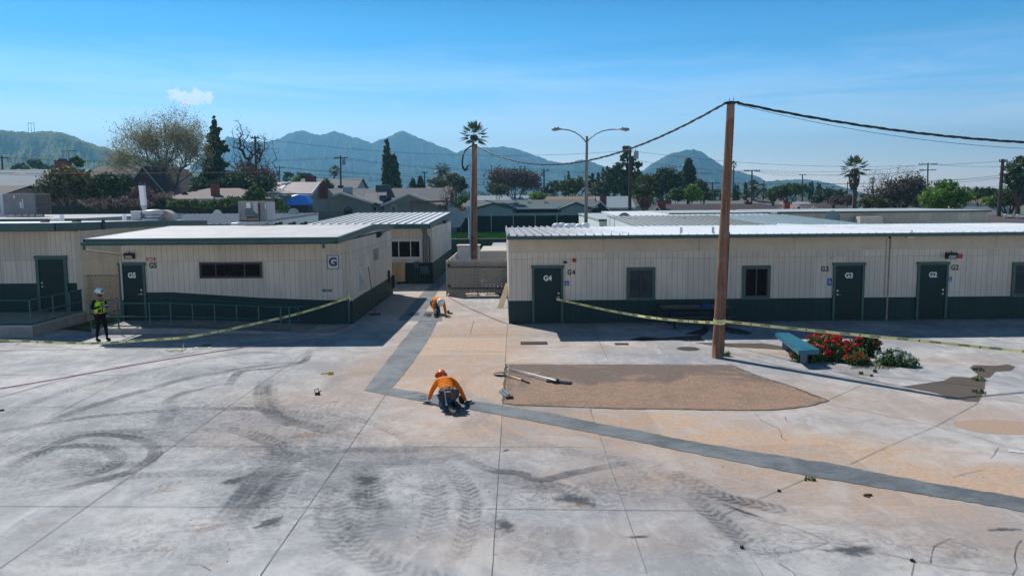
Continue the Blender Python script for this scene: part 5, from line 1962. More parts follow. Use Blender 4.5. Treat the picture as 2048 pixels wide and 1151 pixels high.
def flower_bush(name, label, parts, leafm, petal, nfl, nleaf, ftop=.35, lsz=.065, fsz=.055, group='flowering plants by the bench'):
    c0 = parts[0][0]
    t = thing(name, label, 'flower bush', (c0[0], c0[1], 0), 0, group)
    tot = sum(r[0]*r[1] for _, r in parts)
    P, F, K = [], [], []
    for c, r in parts:
        w_ = r[0]*r[1]/tot
        n = int(nleaf*w_)
        # leaves gather in tufts
        tc_ = ell_points(max(6, n//16), c, r, rng, .55)
        idx = rng.integers(0, len(tc_), n)
        P.append(tc_[idx]+rng.normal(size=(n, 3))*.05)
        K.append(np.clip(.25+.5*rng.random(len(tc_))[idx]+rng.normal(size=n)*.12, 0, 1))
        nf = max(3, int(nfl*w_))
        fp = ell_points(nf*3, c, (r[0]*1.04, r[1]*1.04, r[2]*1.06), rng, .97)
        fp = fp[np.argsort(-(fp[:, 2]+rng.random(len(fp))*r[2]*(1.4-ftop)))][:nf]
        F.append(fp)
    P = np.concatenate(P)
    P[:, 2] = np.abs(P[:, 2])+.01
    leaf_object('leaves', P, lsz, leafm, t, rng, np.concatenate(K), .8)
    F = np.concatenate(F)
    # each head: a ball of small petals
    pts, kk = [], []
    for f_ in F:
        m_ = 26
        d = rng.normal(size=(m_, 3))
        d /= np.linalg.norm(d, axis=1)[:, None]
        pts.append(f_+d*fsz*(.55+.5*rng.random())*np.array([1, 1, .7]))
        kk.append(np.full(m_, rng.random()*.6)+rng.random(m_)*.4)
    leaf_object('flowers', np.concatenate(pts), fsz*.75, petal, t, rng, np.concatenate(kk), .9)
    q = MB()
    for f_ in F[:70]:
        c, r = min(parts, key=lambda s_: (s_[0][0]-f_[0])**2+(s_[0][1]-f_[1])**2)
        q.tube([(c[0]+(f_[0]-c[0])*.4, c[1]+(f_[1]-c[1])*.4, .0), tuple(f_)], .007, 4)
    q.build('stems', plain('stem green', (.07, .11, .04), .7), t)
    return t


def gg(px, py):
    g_ = G(px, py)
    return g_.x, g_.y


REDP = leafmat('red petals', (.42, .004, .01), (.95, .02, .025), .5, .2)
WHP = leafmat('white petals', (.55, .56, .54), (.85, .86, .84), .5, .2)
x_, y_ = gg(1655, 718)
x2, y2 = gg(1690, 722)
x3, y3 = gg(1632, 722)
x4, y4 = gg(1712, 727)
flower_bush('geranium_bush', 'large sprawling bush of red geraniums beside the teal bench', [((x_, y_+.2, .3), (.55, .5, .42)), ((x2, y2+.15, .2), (.5, .42, .33)), ((x3-.05, y3, .17), (.38, .3, .28)), ((x4, y4, .1), (.35, .25, .2)), ((gg(1605, 728)[0], gg(1605, 722)[1], .12), (.2, .2, .18))],
            LG, REDP, 170, 8500)
x_, y_ = gg(1735, 711)
flower_bush('geranium_bush', 'small round dark green bush with a few red flowers', [((x_, y_+.15, .22), (.42, .36, .34))], LG2, REDP, 22, 3000)
x_, y_ = gg(1785, 728)
x2, y2 = gg(1812, 732)
flower_bush('white_flower_bush', 'low bush with white flowers next to the red geraniums', [((x_, y_, .15), (.45, .3, .26)), ((x2, y2, .1), (.3, .2, .18))], LG, WHP, 60, 2600, fsz=.07)


def tuft(px, py, s, n, name, label, group, col=None, spread=None):
    g_ = G(px, py)
    s *= .62
    n = int(n*.7)
    q = MB()
    r = random.Random(int(px*7+py))
    spread = spread or s
    for i in range(n):
        a_ = r.uniform(0, 6.28)
        b_ = Vector((g_.x+r.uniform(-spread, spread)*.6, g_.y+r.uniform(-spread, spread)*.6, 0))
        h_ = s*r.uniform(.5, 1.3)
        tip = b_+Vector((math.cos(a_)*s*.5, math.sin(a_)*s*.5, h_))
        w_ = Vector((-math.sin(a_), math.cos(a_), 0))*.012
        mid_ = b_.lerp(tip, .55)+Vector((0, 0, h_*.15))
        q.add([b_-w_, b_+w_, mid_+w_, mid_-w_, tip], [(0, 1, 2, 3), (3, 2, 4)])
    return single((g_.x, g_.y, 0), q, name, col or WEED, label, 'weed', group)


WEED = plain('weed green', (.07, .115, .03), .7, .4, 5)
gw = 'weeds growing in the joints'
tuft(1437, 716, .16, 110, 'weed_tuft', 'weeds around the foot of the tall pole', gw)
tuft(1453, 712, .24, 70, 'weed_tuft', 'taller leafy weeds just right of the pole foot', gw)
tuft(1722, 748, .1, 60, 'weed_tuft', 'small grass tuft in the joint below the geraniums', gw)
tuft(1743, 752, .08, 50, 'weed_tuft', 'small weed at the joint below the patch of grey slab', gw)
tuft(1750, 744, .12, 60, 'weed_tuft', 'weed in the crack between the geraniums and white flowers', gw)
tuft(1957, 740, .12, 70, 'weed_tuft', 'upper weed in the joint through the damp patch', gw, spread=.2)
tuft(1958, 760, .12, 90, 'weed_tuft', 'middle weed in the joint through the damp patch', gw, spread=.22)
tuft(1958, 785, .11, 80, 'weed_tuft', 'lower weed at the tip of the damp patch', gw, spread=.2)
tuft(1558, 982, .05, 36, 'weed_tuft', 'tiny weed in the diagonal joint nearest the camera', gw)
tuft(1617, 958, .07, 50, 'weed_tuft', 'low weed where the diagonal joint meets the dark trench', gw, spread=.15)
tuft(1825, 1122, .05, 36, 'weed_tuft', 'tiny weed where the cracks fork at the near right', gw)
tuft(1484, 1095, .06, 30, 'weed_tuft', 'dead brown tuft in the near joint', gw, plain('dead weed', (.09, .07, .05), .9))
q = MB()
rr = random.Random(3)
for i in range(900):
    u, v = rr.random(), rr.random()
    a, b, c, d = G(1715, 722), G(1790, 722), G(1790, 738), G(1700, 738)
    p = a.lerp(b, u).lerp(d.lerp(c, u), v)
    a_ = rr.uniform(0, 6.28)
    w_ = Vector((-math.sin(a_), math.cos(a_), 0))*.01
    tip = p+Vector((math.cos(a_)*.03, math.sin(a_)*.03, rr.uniform(.02, .07)))
    q.add([p-w_, p+w_, tip], [(0, 1, 2)])
tag(q.build('grass', WEED), 'thin grass between the red and the white flowers', 'grass', kind='stuff')
struct(MB().poly([G(1640, 728, .0065), G(1700, 748, .0065), G(1742, 751, .0065), G(1756, 737, .0065), G(1720, 734, .0065)]).build('gravel_slab', plain('speckled grey slab', (.28, .26, .25), .9, .3, 12)))['label'] = 'speckled grey slab below the geraniums'

# ------------------------------------------------------------------ caution tape


def tape(name, label, keys, width=.078, text=True, group='yellow caution tape', seed=1, step=.12):
    """keys: 3D points of the tape centre; the tape hangs nearly upright with a little twist"""
    t = thing(name, label, 'caution tape', tuple(keys[0]), 0, group)
    pts = []
    K = [keys[0]*2-keys[1]]+list(keys)+[keys[-1]*2-keys[-2]]
    for i in range(1, len(K)-2):
        n = max(2, int((K[i+1]-K[i]).length/step))
        for j in range(n):
            u = j/n
            pts.append(.5*((2*K[i])+(K[i+1]-K[i-1])*u+(2*K[i-1]-5*K[i]+4*K[i+1]-K[i+2])*u*u+(3*K[i]-K[i-1]-3*K[i+1]+K[i+2])*u**3))
    pts.append(K[-2])
    vs, fs, ups = [], [], []
    n = len(pts)
    for i, p in enumerate(pts):
        d = (pts[min(n-1, i+1)]-pts[max(0, i-1)]).normalized()
        side = d.cross(Vector((0, 0, 1))).normalized()
        up = side.cross(d).normalized()
        w_ = .18*math.sin(i*.13+seed)+.12*math.sin(i*.31)
        up = (up*math.cos(w_)+side*math.sin(w_)).normalized()
        if abs(d.z) > .8:
            up = Vector((1, 0, 0))
        ups.append((d, up))
        vs += [p+up*width/2, p-up*width/2]
        if i:
            fs.append((2*i-2, 2*i-1, 2*i+1, 2*i))
    q = MB().add(vs, fs)
    q.build('tape', YELLOW, t)
    if text:
        q = MB()
        L = 0
        nxt = .3
        k_ = 0
        for i in range(1, n):
            L += (pts[i]-pts[i-1]).length
            if L > nxt:
                d, up = ups[i]
                nn = d.cross(up)
                dd = d if d.x > 0 else -d
                off = Vector((0, -1, 0))*.004
                if k_ % 3 == 1:
                    c = pts[i]+off
                    q.prism([c+dd*.025*math.cos(a_)+up*.025*math.sin(a_) for a_ in [math.radians(x) for x in range(0, 360, 60)]], (0, -.002, 0))
                    nxt = L+.3
                else:
                    put_text(q, 'CAUTION', .062, pts[i]+off, dd, up, True, .95)
                    nxt = L+(.34 if k_ % 3 == 0 else .62)
                k_ += 1
        q.build('tape_lettering', BLKL, t)
    return t


yk = [(-70, 678, 25.0), (0, 680, 25.2), (60, 682.5, 25.3), (120, 685, 25.3), (190, 686, 25.4), (260, 682, 25.4), (320, 678, 25.5), (368, 674.5, 25.6), (430, 664, 26.3), (500, 649, 27.3), (580, 631, 28.6), (640, 614, 29.4), (692, 597, 30.12)]
tape('caution_tape', 'yellow caution tape strung low from the left to the corner post of the G building', [at(x, y, Y) for x, y, Y in yk])
k0, k1 = at(367, 675, 25.58), G(363, 701, .02)
tape('caution_tape', 'short knotted end of caution tape hanging to the ground near the small drain', [k0, k0.lerp(k1, .45)+Vector((.04, 0, 0)), k1], .085, False, seed=3)
q = [G(365, 702, .03), G(352, 700, .05), G(340, 702, .02), G(332, 699, .03)]
tape('caution_tape', 'loose tail of caution tape lying on the ground below the knot', q, .05, False, seed=5)
yk = [(1113, 598, 29.85), (1160, 608, 28.9), (1220, 621, 27.7), (1290, 633, 26.2), (1350, 640, 25.0), (1400, 643.5, 23.9), (1432, 645, 23.05)]
tape('caution_tape', 'yellow caution tape sagging from the G4 door handle to the tall pole', [at(x, y, Y) for x, y, Y in yk], seed=7)
yk = [(1448, 642, 23.0), (1540, 652, 22.3), (1650, 663, 21.6), (1760, 673.5, 20.9), (1870, 684, 20.2), (1960, 693.5, 19.6), (2048, 702, 19.0), (2300, 727, 17.2)]
tape('caution_tape', 'yellow caution tape running right from the tall pole past the flowers', [at(x, y, Y) for x, y, Y in yk], seed=9)
c0 = PB.lerp(PT, .145)
q = MB()
for dz, a0 in ((0, 0), (.045, .5)):
    vs, fs = [], []
    for i in range(25):
        a_ = 2*math.pi*i/24
        r_ = .172
        cc = c0+Vector((math.cos(a_)*r_, math.sin(a_)*r_, dz+.02*math.sin(a_+a0)))
        vs += [cc+Vector((0, 0, .045)), cc-Vector((0, 0, .045))]
        if i:
            fs.append((2*i-2, 2*i-1, 2*i+1, 2*i))
    q.add(vs, fs)
single(tuple(c0), q, 'caution_tape', YELLOW, 'band of yellow tape wrapped round the tall pole', 'caution tape', 'yellow caution tape')
c0 = Vector((-6.42, 30.13, .98))
single(tuple(c0), MB().box(-6.50, 30.13, .86, -6.42, 30.15, 1.13).box(-6.55, 30.12, .95, -6.38, 30.128, 1.02), 'caution_tape', YELLOW, 'knot of yellow tape on the corner of the G building', 'caution tape', 'yellow caution tape')

# ------------------------------------------------------------------ tools lying about
BLKT = plain('black rubber', (.02, .02, .022), .6)
HAND = plain('ash handle', (.62, .45, .27), .6, .12, 3)
# shovel
t = thing('shovel', 'shovel with black blade and pale wooden handle lying by the gravel patch', 'shovel', tuple(G(1000, 746)))
a, b, c = G(1009, 748, .05), G(1043, 758.5, .04), G(1058, 764.5, .03)
MB().tube([a, b], .02, 8).build('shaft', HAND, t, smooth=True)
MB().tube([b, c], .026, 8).build('grip', BLKT, t, smooth=True)
s0 = G(980, 746, .02)
q = MB()
d = (s0-a).normalized()
nn = Vector((-d.y, d.x, 0))
vs = []
for u, w_, zz in ((.0, .03, .05), (.08, .13, .06), (.2, .14, .05), (.30, .10, .03), (.37, .01, .01)):
    c_ = a+d*(u-.0)
    vs += [Vector((c_.x, c_.y, zz+.03))+nn*w_, Vector((c_.x, c_.y, zz)), Vector((c_.x, c_.y, zz+.03))-nn*w_]
fs = []
for i in range(4):
    fs += [(i*3, i*3+1, i*3+4, i*3+3), (i*3+1, i*3+2, i*3+5, i*3+4)]
q.add(vs, fs)
q.build('blade', BLKT, t, smooth=True)
q = MB()
q.tube([a+Vector((0, 0, .0)), a+d*.1+nn*-.14+Vector((0, 0, .12)), a+d*.02+nn*-.2+Vector((0, 0, .16))], .012, 6)
q.build('foot_rest', BLKT, t)
# bull float: white pole and wide blade
t = thing('bull_float', 'long white pole with a black float blade lying on the gravel patch', 'bull float', tuple(G(1100, 760)))
a, b = G(1018, 736.5, .06), G(1112, 760, .10)
MB().tube([a, b], .022, 8).build('pole', WHITEP, t, smooth=True)
a, b = G(1094, 761, .02), G(1142, 766, .02)
q = MB()
ang = math.atan2(b.y-a.y, b.x-a.x)
q.cbox((a+b)/2+Vector((0, 0, .015)), (b-a).length, .20, .02, ang)
q.build('blade', BLKT, t)
MB().cbox((a+b)/2+Vector((0, 0, .04)), (b-a).length*.98, .045, .03, ang).build('rib', STEEL, t)
MB().cbox(G(1112, 760, .07), .12, .1, .08, ang).build('bracket', DARKM, t)
# grey hand float
a, b = G(1004, 781, .03), G(1019, 794, .03)
t = thing('hand_float', 'grey concrete float lying across the joint near the trench', 'float', tuple(G(1011, 788)))
ang = math.atan2(b.y-a.y, b.x-a.x)
GF = plain('grey float', (.16, .20, .20), .5)
MB().cbox((a+b)/2+Vector((0, 0, .0)), (b-a).length, .16, .035, ang, ch=.005).build('blade', GF, t)
MB().cbox((a+b)/2+Vector((0, 0, .05)), (b-a).length*.9, .055, .05, ang, ch=.01).build('handle', GF, t)
MB().cbox(b+Vector((0, 0, .0)), .1, .17, .06, ang).build('end_block', BLKT, t)
# yellow tape measure tool at left
g_ = G(661, 748)
t = thing('chalk_line', 'yellow chalk reel with a red handle lying alone on the concrete', 'tool', tuple(g_))
MB().cbox((g_.x, g_.y, .04), .16, .10, .075, .2, ch=.025).build('case', plain('tool yellow', (.60, .40, .03), .5), t)
MB().tube([(g_.x-.08, g_.y, .03), (g_.x-.26, g_.y-.01, .02)], .012, 6).build('handle', plain('tool red', (.30, .03, .02), .5), t)
g_ = G(635, 789)
t = thing('knee_pad', 'crumpled black strap and pad lying on the tyre marks', 'tool', tuple(g_))
MB().cbox((g_.x, g_.y, .03), .13, .08, .06, .4, ch=.02).build('pad', BLKT, t)
MB().tube([(g_.x-.05, g_.y, .05), (g_.x-.08, g_.y+.02, .12), (g_.x, g_.y+.04, .15), (g_.x+.05, g_.y, .06)], .012, 6).tube([(g_.x+.02, g_.y, .06), (g_.x+.09, g_.y+.03, .10)], .012, 6).build('strap', BLKT, t)
g_ = G(846, 798)
t = thing('edging_tool', 'small bright metal bracket tool by the kneeling worker', 'tool', tuple(g_))
q = MB()
q.tube([(g_.x-.05, g_.y, .02), (g_.x-.05, g_.y, .07), (g_.x+.05, g_.y, .075), (g_.x+.05, g_.y, .02)], .008, 6)
q.build('handle', DARKM, t)
MB().cbox((g_.x, g_.y, .015), .14, .05, .01, .05).cbox((g_.x, g_.y, .082), .10, .02, .008).build('plate', STEEL, t)
# broom leaning on the wall, board leaning, things at the drain
a, b = at(729, 534, 33.6), G(750, 626, .08)
a = Vector((-6.30, 33.4, at(729, 534, 33.4).z))
t = thing('push_broom', 'long blue-handled broom leaning on the side wall of the G building', 'broom', tuple(G(748, 627)))
MB().tube([a, b], .018, 8).build('handle', plain('broom blue', (.02, .07, .12), .4), t)
MB().cbox(b+Vector((0, 0, -.03)), .46, .10, .06, .5).build('head', BLKT, t)
q = MB()
for i in range(16):
    u = -.21+i*.028
    c_ = b+Vector((u*math.cos(.5), u*math.sin(.5), -.055))
    q.tube([c_, c_+Vector((0, 0, -.028))], .014, 4)
q.build('bristles', DARKM, t)
a, b = G(997, 617, .0), at(1016, 566, 37.5)
a = G(1000, 617)
b = Vector((at(1017, 566, a.y+1.1).x, a.y+1.1, at(1017, 566, a.y+1.1).z))
d = (b-a)
single(tuple(a), MB().prism([a+Vector((-.13, 0, 0)), a+Vector((.13, 0, 0)), b+Vector((.13, 0, 0)), b+Vector((-.13, 0, 0))], (0, -.045, .0)), 'plank', PINEB, 'pale timber plank leaning by the corner of the G4 block', 'plank')
q = MB()
for i, (px, py) in enumerate(((1000, 590), (1008, 596), (1005, 586), (1012, 591))):
    g_ = G(px, py)
    q.cbox((g_.x, g_.y, .1+.05*i), .5, .06, .05, .4*i+.2).cbox((g_.x+.05, g_.y+.1, .07), .3, .2, .12, 1.1*i, ch=.02)
single(tuple(G(1006, 594)), q, 'scrap_heap', DARKM, 'dark heap of scrap behind the leaning plank', 'scrap')
for px, py, lab in ((945, 590, 'flat tan board poking out under the chain-link enclosure'), (985, 589, 'tan offcut under the right end of the chain-link enclosure')):
    g_ = G(px, py)
    single(tuple(g_), MB().cbox((g_.x, g_.y+.05, .05), .75, .3, .05, .05), 'board_offcut', PINEB, lab, 'board', 'boards under the enclosure')
g_ = G(858, 641)
a, b = G(836, 640.5, .02), G(881, 640.5, .02)
single(tuple(a), MB().box(a.x, a.y-.04, .011, b.x, a.y+.04, .035), 'straightedge', plain('aluminium', (.6, .6, .6), .3, metal=.6), 'long bright metal straightedge on the wet concrete near the grates', 'straightedge')
g_ = G(860, 633)
t = thing('hand_trowel', 'pair of small trowels on the fresh concrete by the far worker', 'tool', tuple(g_))
MB().cbox((g_.x-.05, g_.y, .03), .22, .09, .02, .5).cbox((g_.x+.32, g_.y-.06, .03), .24, .09, .02, -.3).build('blade', STEEL, t)
MB().tube([(g_.x-.12, g_.y, .07), (g_.x+.03, g_.y+.03, .07)], .018, 6).tube([(g_.x+.25, g_.y-.06, .07), (g_.x+.40, g_.y-.09, .07)], .018, 6).build('handle', BLKT, t)
g_ = G(900, 627.5)
single(tuple(g_), MB().cbox((g_.x, g_.y, .03), .22, .09, .06, .1, ch=.01).cbox((g_.x-.12, g_.y+.5, .04), .12, .1, .07, .4, ch=.02), 'sponge_block', BLKT, 'small dark block on the concrete right of the far worker', 'tool')
g_ = G(1733, 991)
single(tuple(g_), MB().cbox((g_.x, g_.y, .02), .10, .05, .03, .3, ch=.01).cbox((g_.x+.07, g_.y+.02, .015), .06, .05, .025, 1.0, ch=.01).cbox((g_.x+.0, g_.y-.05, .012), .04, .04, .02, .6, ch=.005), 'dirt_clod', plain('dark clod', (.06, .04, .03), .95), 'crumbled dark clod on the concrete at the near right', 'clod')
g_ = G(0, 821)
single(tuple(g_), MB().cbox((g_.x, g_.y, .02), .16, .08, .035, .3, ch=.01), 'dirt_clod', BLKT, 'flat dark scrap at the left edge of the concrete', 'scrap')
# sprinkle of mortar on the ground
q = MB()
for i in range(130):
    px, py = rr.uniform(0, 2048), rr.uniform(700, 1150)
    g_ = G(px, py)
    s_ = rr.uniform(.004, .012)
    q.cbox((g_.x, g_.y, .006+s_*.3), s_*1.5, s_, s_*.7, rr.uniform(0, 3))
tag(q.build('grit', plain('grit', (.13, .12, .11), .9, .4, 20)), 'loose grit scattered over the concrete', 'grit', kind='stuff')
# ------------------------------------------------------------------ people


def skin_eval(J, B, root, sub=2):
    """grow one smooth surface over a skeleton; J name -> (point, radius or (rx, ry)), B pairs of names"""
    names = list(J)
    names.remove(root)
    names = [root]+names
    me = bpy.data.meshes.new('skeleton')
    me.from_pydata([tuple(J[n][0]) for n in names], [(names.index(a), names.index(b)) for a, b in B], [])
    o = bpy.data.objects.new('skeleton', me)
    C.objects.link(o)
    md = o.modifiers.new('skin', 'SKIN')
    md.use_smooth_shade = True
    for i, n in enumerate(names):
        r = J[n][1]
        sv = me.skin_vertices[0].data[i]
        sv.radius = r if isinstance(r, tuple) else (r, r)
        sv.use_root = i == 0
    s_ = o.modifiers.new('sub', 'SUBSURF')
    s_.levels = s_.render_levels = sub
    bpy.context.view_layer.update()
    em = o.evaluated_get(bpy.context.evaluated_depsgraph_get()).to_mesh()
    vs = [v.co.copy() for v in em.vertices]
    fs = [tuple(p.vertices) for p in em.polygons]
    bpy.data.objects.remove(o)
    bpy.data.meshes.remove(me)
    return vs, fs


def hand(mb, wrist, fwd, nrm, curl=.5, s=1.0):
    """palm and five bent fingers; fwd along the palm, nrm out of the back of the hand"""
    f_ = Vector(fwd).normalized()
    n_ = Vector(nrm)
    n_ = (n_-f_*n_.dot(f_)).normalized()
    sd = f_.cross(n_)
    w0 = Vector(wrist)
    pal = [w0+f_*u*s+sd*v*s+n_*z_*s for u, v, z_ in ((0, -.026, -.012), (0, .026, -.012), (.085, .042, -.012), (.085, -.042, -.012), (0, -.026, .014), (0, .026, .014), (.085, .042, .012), (.085, -.042, .012))]
    mb.add(pal, [(0, 3, 2, 1), (4, 5, 6, 7), (0, 1, 5, 4), (1, 2, 6, 5), (2, 3, 7, 6), (3, 0, 4, 7)])
    for v, L in ((-.032, .060), (-.011, .073), (.011, .068), (.032, .052)):
        b_ = w0+(f_*.083+sd*v)*s
        m1 = b_+(f_*math.cos(curl*.6)-n_*math.sin(curl*.6))*L*.5*s
        m2 = m1+(f_*math.cos(curl*1.5)-n_*math.sin(curl*1.5))*L*.5*s
        mb.tube([b_, m1, m2], [.0095*s, .009*s, .007*s], 6)
    b_ = w0+(f_*.02-sd*.03)*s
    m1 = b_+(f_*.6-sd*.7-n_*.2).normalized()*.04*s
    mb.tube([b_, m1, m1+(f_*.9-sd*.2-n_*.4*curl).normalized()*.035*s], [.012*s, .011*s, .008*s], 6)


def helmet(t, c, fwd, up, m, r=.125, brim=.055, badge=None):
    f_ = Vector(fwd).normalized()
    u_ = Vector(up).normalized()
    f_ = (f_-u_*f_.dot(u_)).normalized()
    s_ = f_.cross(u_)
    q = MB()
    prof = [(1.0+brim/r, -.02), (1.02+brim/r, .0), (1.03, .06), (1.0, .25), (.93, .52), (.78, .8), (.5, 1.0), (.22, 1.07), (0, 1.08)]
    vs, fs = [], []
    n = 24
    for rr_, z_ in prof:
        for k_ in range(n):
            a_ = 2*math.pi*k_/n
            e = 1.0
            if rr_ > 1.03:
                e = 1+.25*max(0, math.cos(a_))**2
            ridge = .05 if (abs(math.sin(a_)) < .2 and .3 < z_ < 1.05) else 0
            vs.append(Vector(c)+f_*math.cos(a_)*rr_*r*1.12*e+s_*math.sin(a_)*rr_*r*.95+u_*(z_+ridge)*r)
    for i in range(len(prof)-1):
        for k_ in range(n):
            fs.append((i*n+k_, i*n+(k_+1) % n, (i+1)*n+(k_+1) % n, (i+1)*n+k_))
    q.add(vs, fs)
    h_ = q.build('hard_hat', m, t, smooth=True)
    if badge:
        b_ = Vector(c)+f_*r*1.14*.97+s_*0+u_*r*.45
        q = MB()
        q.tube([b_-f_*.01, b_+f_*.012], .035, 12)
        q.build('hat_badge', badge, h_)
    return h_


def cloth(name, col, dark=.8, sc=9):
    k = N(name)
    o_ = k.coord('Object')
    a_ = k.noise(k.scale(o_, (1, 1, .6)), sc, 5, .6, 1.2)
    k.bump(a_, 1.0, .06)
    return k.done(k.mix(k.ss(a_, .35, .6), shade(col, dark), col), .85, spec=.2)


SKIN = plain('skin', (.30, .16, .10), .55, .08, 12)
SKIN2 = plain('tanned skin', (.22, .115, .07), .55, .08, 12)

ORANGE = cloth('orange high visibility cloth', (1.0, .235, .006))
LIME = cloth('lime vest cloth', (.50, .90, .03))
BLKC = cloth('black cloth', (.006, .0055, .007))
JEANS = cloth('blue jeans', (.025, .085, .15), .5, 12)
JEANS2 = plain('blue jeans', (.02, .065, .12), .85, .3, 9, dirt=(.12, .12, .12), dsc=5)
DKP = plain('dark work trousers', (.035, .035, .038), .85, .3, 9)
BOOT = plain('worn boot', (.14, .095, .065), .8, .3, 12, dirt=(.25, .2, .16), dsc=10)
GLOVE = plain('black glove', (.018, .017, .017), .6, .2, 12)
BELT = plain('brown leather', (.075, .042, .03), .6, .3, 12)


def face(q, c, f_, u_, r=.1, lean=0):
    """nose, ears, brows in the skin mesh"""
    f_ = Vector(f_).normalized()
    u_ = Vector(u_).normalized()
    s_ = f_.cross(u_)
    c = Vector(c)
    q.prism([c+f_*r*.80+u_*.022, c+f_*r*.78+s_*.016-u_*.028, c+f_*r*.78-s_*.016-u_*.028], f_*.001)
    q.add([c+f_*r*.86+u_*.024, c+f_*r*.84+s_*.017-u_*.022, c+f_*r*1.12-u_*.020, c+f_*r*.84-s_*.017-u_*.022], [(0, 1, 2), (0, 2, 3), (1, 3, 2)])
    for sg in (-1, 1):
        e = c+s_*sg*r*.80
        q.tube([e-u_*.03, e+u_*.028], [.012, .016], 6)
    return s_


# ---- standing observer
g_ = G(203, 681)
t = thing('person', 'person in white hard hat and lime vest standing by the ramp looking at a tablet', 'person', (g_.x, g_.y, 0), math.radians(60))
V = Vector
JT = {'pelvis': (V((0, 0, .93)), (.15, .115)), 'waist': (V((0, .0, 1.08)), (.145, .11)), 'chest': (V((0, .0, 1.29)), (.17, .125)), 'top': (V((0, .01, 1.42)), (.11, .085)),
      'neck': (V((0, -.012, 1.49)), .058), 'jaw': (V((0, -.05, 1.555)), .07), 'head': (V((0, -.055, 1.63)), (.078, .092)), 'crown': (V((0, -.045, 1.70)), .07)}
BT = [('pelvis', 'waist'), ('waist', 'chest'), ('chest', 'top'), ('top', 'neck'), ('neck', 'jaw'), ('jaw', 'head'), ('head', 'crown')]
LEG = {}
BL = []
for s_, foot in ((-1, (-.13, .02)), (1, (.16, -.10))):
    n = 'r' if s_ < 0 else 'l'
    LEG.update({n+'hip': (V((.09*s_, 0, .88)), .095), n+'knee': (V(((.09*s_+foot[0])/2, foot[1]/2-.03, .50)), .066), n+'ank': (V((foot[0], foot[1]+.02, .11)), .045)})
    BL += [('pelvis', n+'hip'), (n+'hip', n+'knee'), (n+'knee', n+'ank')]
ARM = {'rsho': (V((-.19, .01, 1.38)), .066), 'relb': (V((-.26, .02, 1.12)), .05), 'rwri': (V((-.11, -.26, 1.20)), .032),
       'lsho': (V((.19, .01, 1.38)), .066), 'lelb': (V((.26, -.02, 1.12)), .05), 'lwri': (V((.10, -.27, 1.22)), .032)}
BA = [('top', 'rsho'), ('rsho', 'relb'), ('relb', 'rwri'), ('top', 'lsho'), ('lsho', 'lelb'), ('lelb', 'lwri')]


def sc_(J, k_):
    return {n: (p, (r[0]*k_, r[1]*k_) if isinstance(r, tuple) else r*k_) for n, (p, r) in J.items()}


J = dict(JT)
J.update(LEG)
J.update(ARM)
q = MB()
JB = sc_(J, .86)
for n in ('neck', 'jaw', 'head', 'crown'):
    JB[n] = JT[n]
vs, fs = skin_eval(JB, BT+BL+BA, 'pelvis')
q.add(vs, fs)
face(q, (0, -.06, 1.62), (0, -1, -.25), (0, -.2, 1), .1)
hand(q, (-.10, -.28, 1.21), (.5, -.75, .15), (-.5, -.2, .8), 1.0)
hand(q, (.09, -.29, 1.23), (-.5, -.75, .15), (.5, -.2, .8), 1.0)
q.build('body', SKIN, t, local=True, smooth=True)
SH = {n: J[n] for n in ('waist', 'chest', 'top', 'rsho', 'relb', 'rwri', 'lsho', 'lelb', 'lwri', 'pelvis')}
SH['nk'] = (V((0, -.01, 1.47)), .066)
q = MB()
q.add(*skin_eval(SH, [('pelvis', 'waist'), ('waist', 'chest'), ('chest', 'top'), ('top', 'nk')]+BA, 'pelvis'))
q.build('shirt', BLKC, t, local=True, smooth=True)
q = MB()
VE = {'pelvis': (V((0, 0, .90)), (.18, .15)), 'waist': (V((0, 0, 1.08)), (.18, .15)), 'chest': (V((0, 0, 1.27)), (.20, .16)), 'top': (V((0, .01, 1.405)), (.19, .12))}
vs, fs = skin_eval(VE, [('pelvis', 'waist'), ('waist', 'chest'), ('chest', 'top')], 'pelvis')
q.add([v for v in vs], fs)
ve = q.build('vest', LIME, t, local=True, smooth=True)
q = MB()
n = 28
for z0, z1, k_ in ((.955, 1.0, 1.03),):
    ring = [(.186*1.02*math.cos(2*math.pi*i/n), .156*1.04*math.sin(2*math.pi*i/n)) for i in range(n)]
    q.add([(x, y, z0) for x, y in ring]+[(x, y, z1) for x, y in ring], [(i, (i+1) % n, (i+1) % n+n, i+n) for i in range(n)])
q.build('pink_band', plain('pink orange band', (.72, .28, .22), .5), ve, local=True)
q = MB()
q.box(-.012, -.172, .92, .012, -.142, 1.33)
q.build('zip', BLKC, ve, local=True)
q = MB()
q.cbox((-.10, -.15, 1.05), .09, .03, .11, .2)
q.build('pocket', BLKC, ve, local=True)
q = MB()
for s_ in (-1, 1):
    q.cbox((.115*s_, -.09, 1.40), .055, .12, .02, 0, Matrix.Rotation(.5, 3, 'X'))
q.build('shoulder_band', plain('pink orange band', (.72, .40, .22), .5), ve, local=True)
TRO = {n: (p, r*1.08 if not isinstance(r, tuple) else (r[0]*1.02, r[1]*1.02)) for n, (p, r) in LEG.items()}
TRO['pelvis'] = (V((0, 0, .93)), (.155, .12))
q = MB()
q.add(*skin_eval(TRO, BL, 'pelvis'))
q.build('trousers', BLKC, t, local=True, smooth=True)
for (x, y) in ((-.13, .02), (.16, -.10)):
    q = MB()
    q.add(*skin_eval({'a': (V((x, y+.02, .13)), .055), 'h': (V((x, y+.03, .05)), .048), 'm': (V((x, y-.08, .045)), (.042, .048)), 't': (V((x, y-.17, .035)), (.032, .04))}, [('a', 'h'), ('h', 'm'), ('m', 't')], 'a'))
    q.build('boot', BLKC, t, local=True, smooth=True)
q = MB()
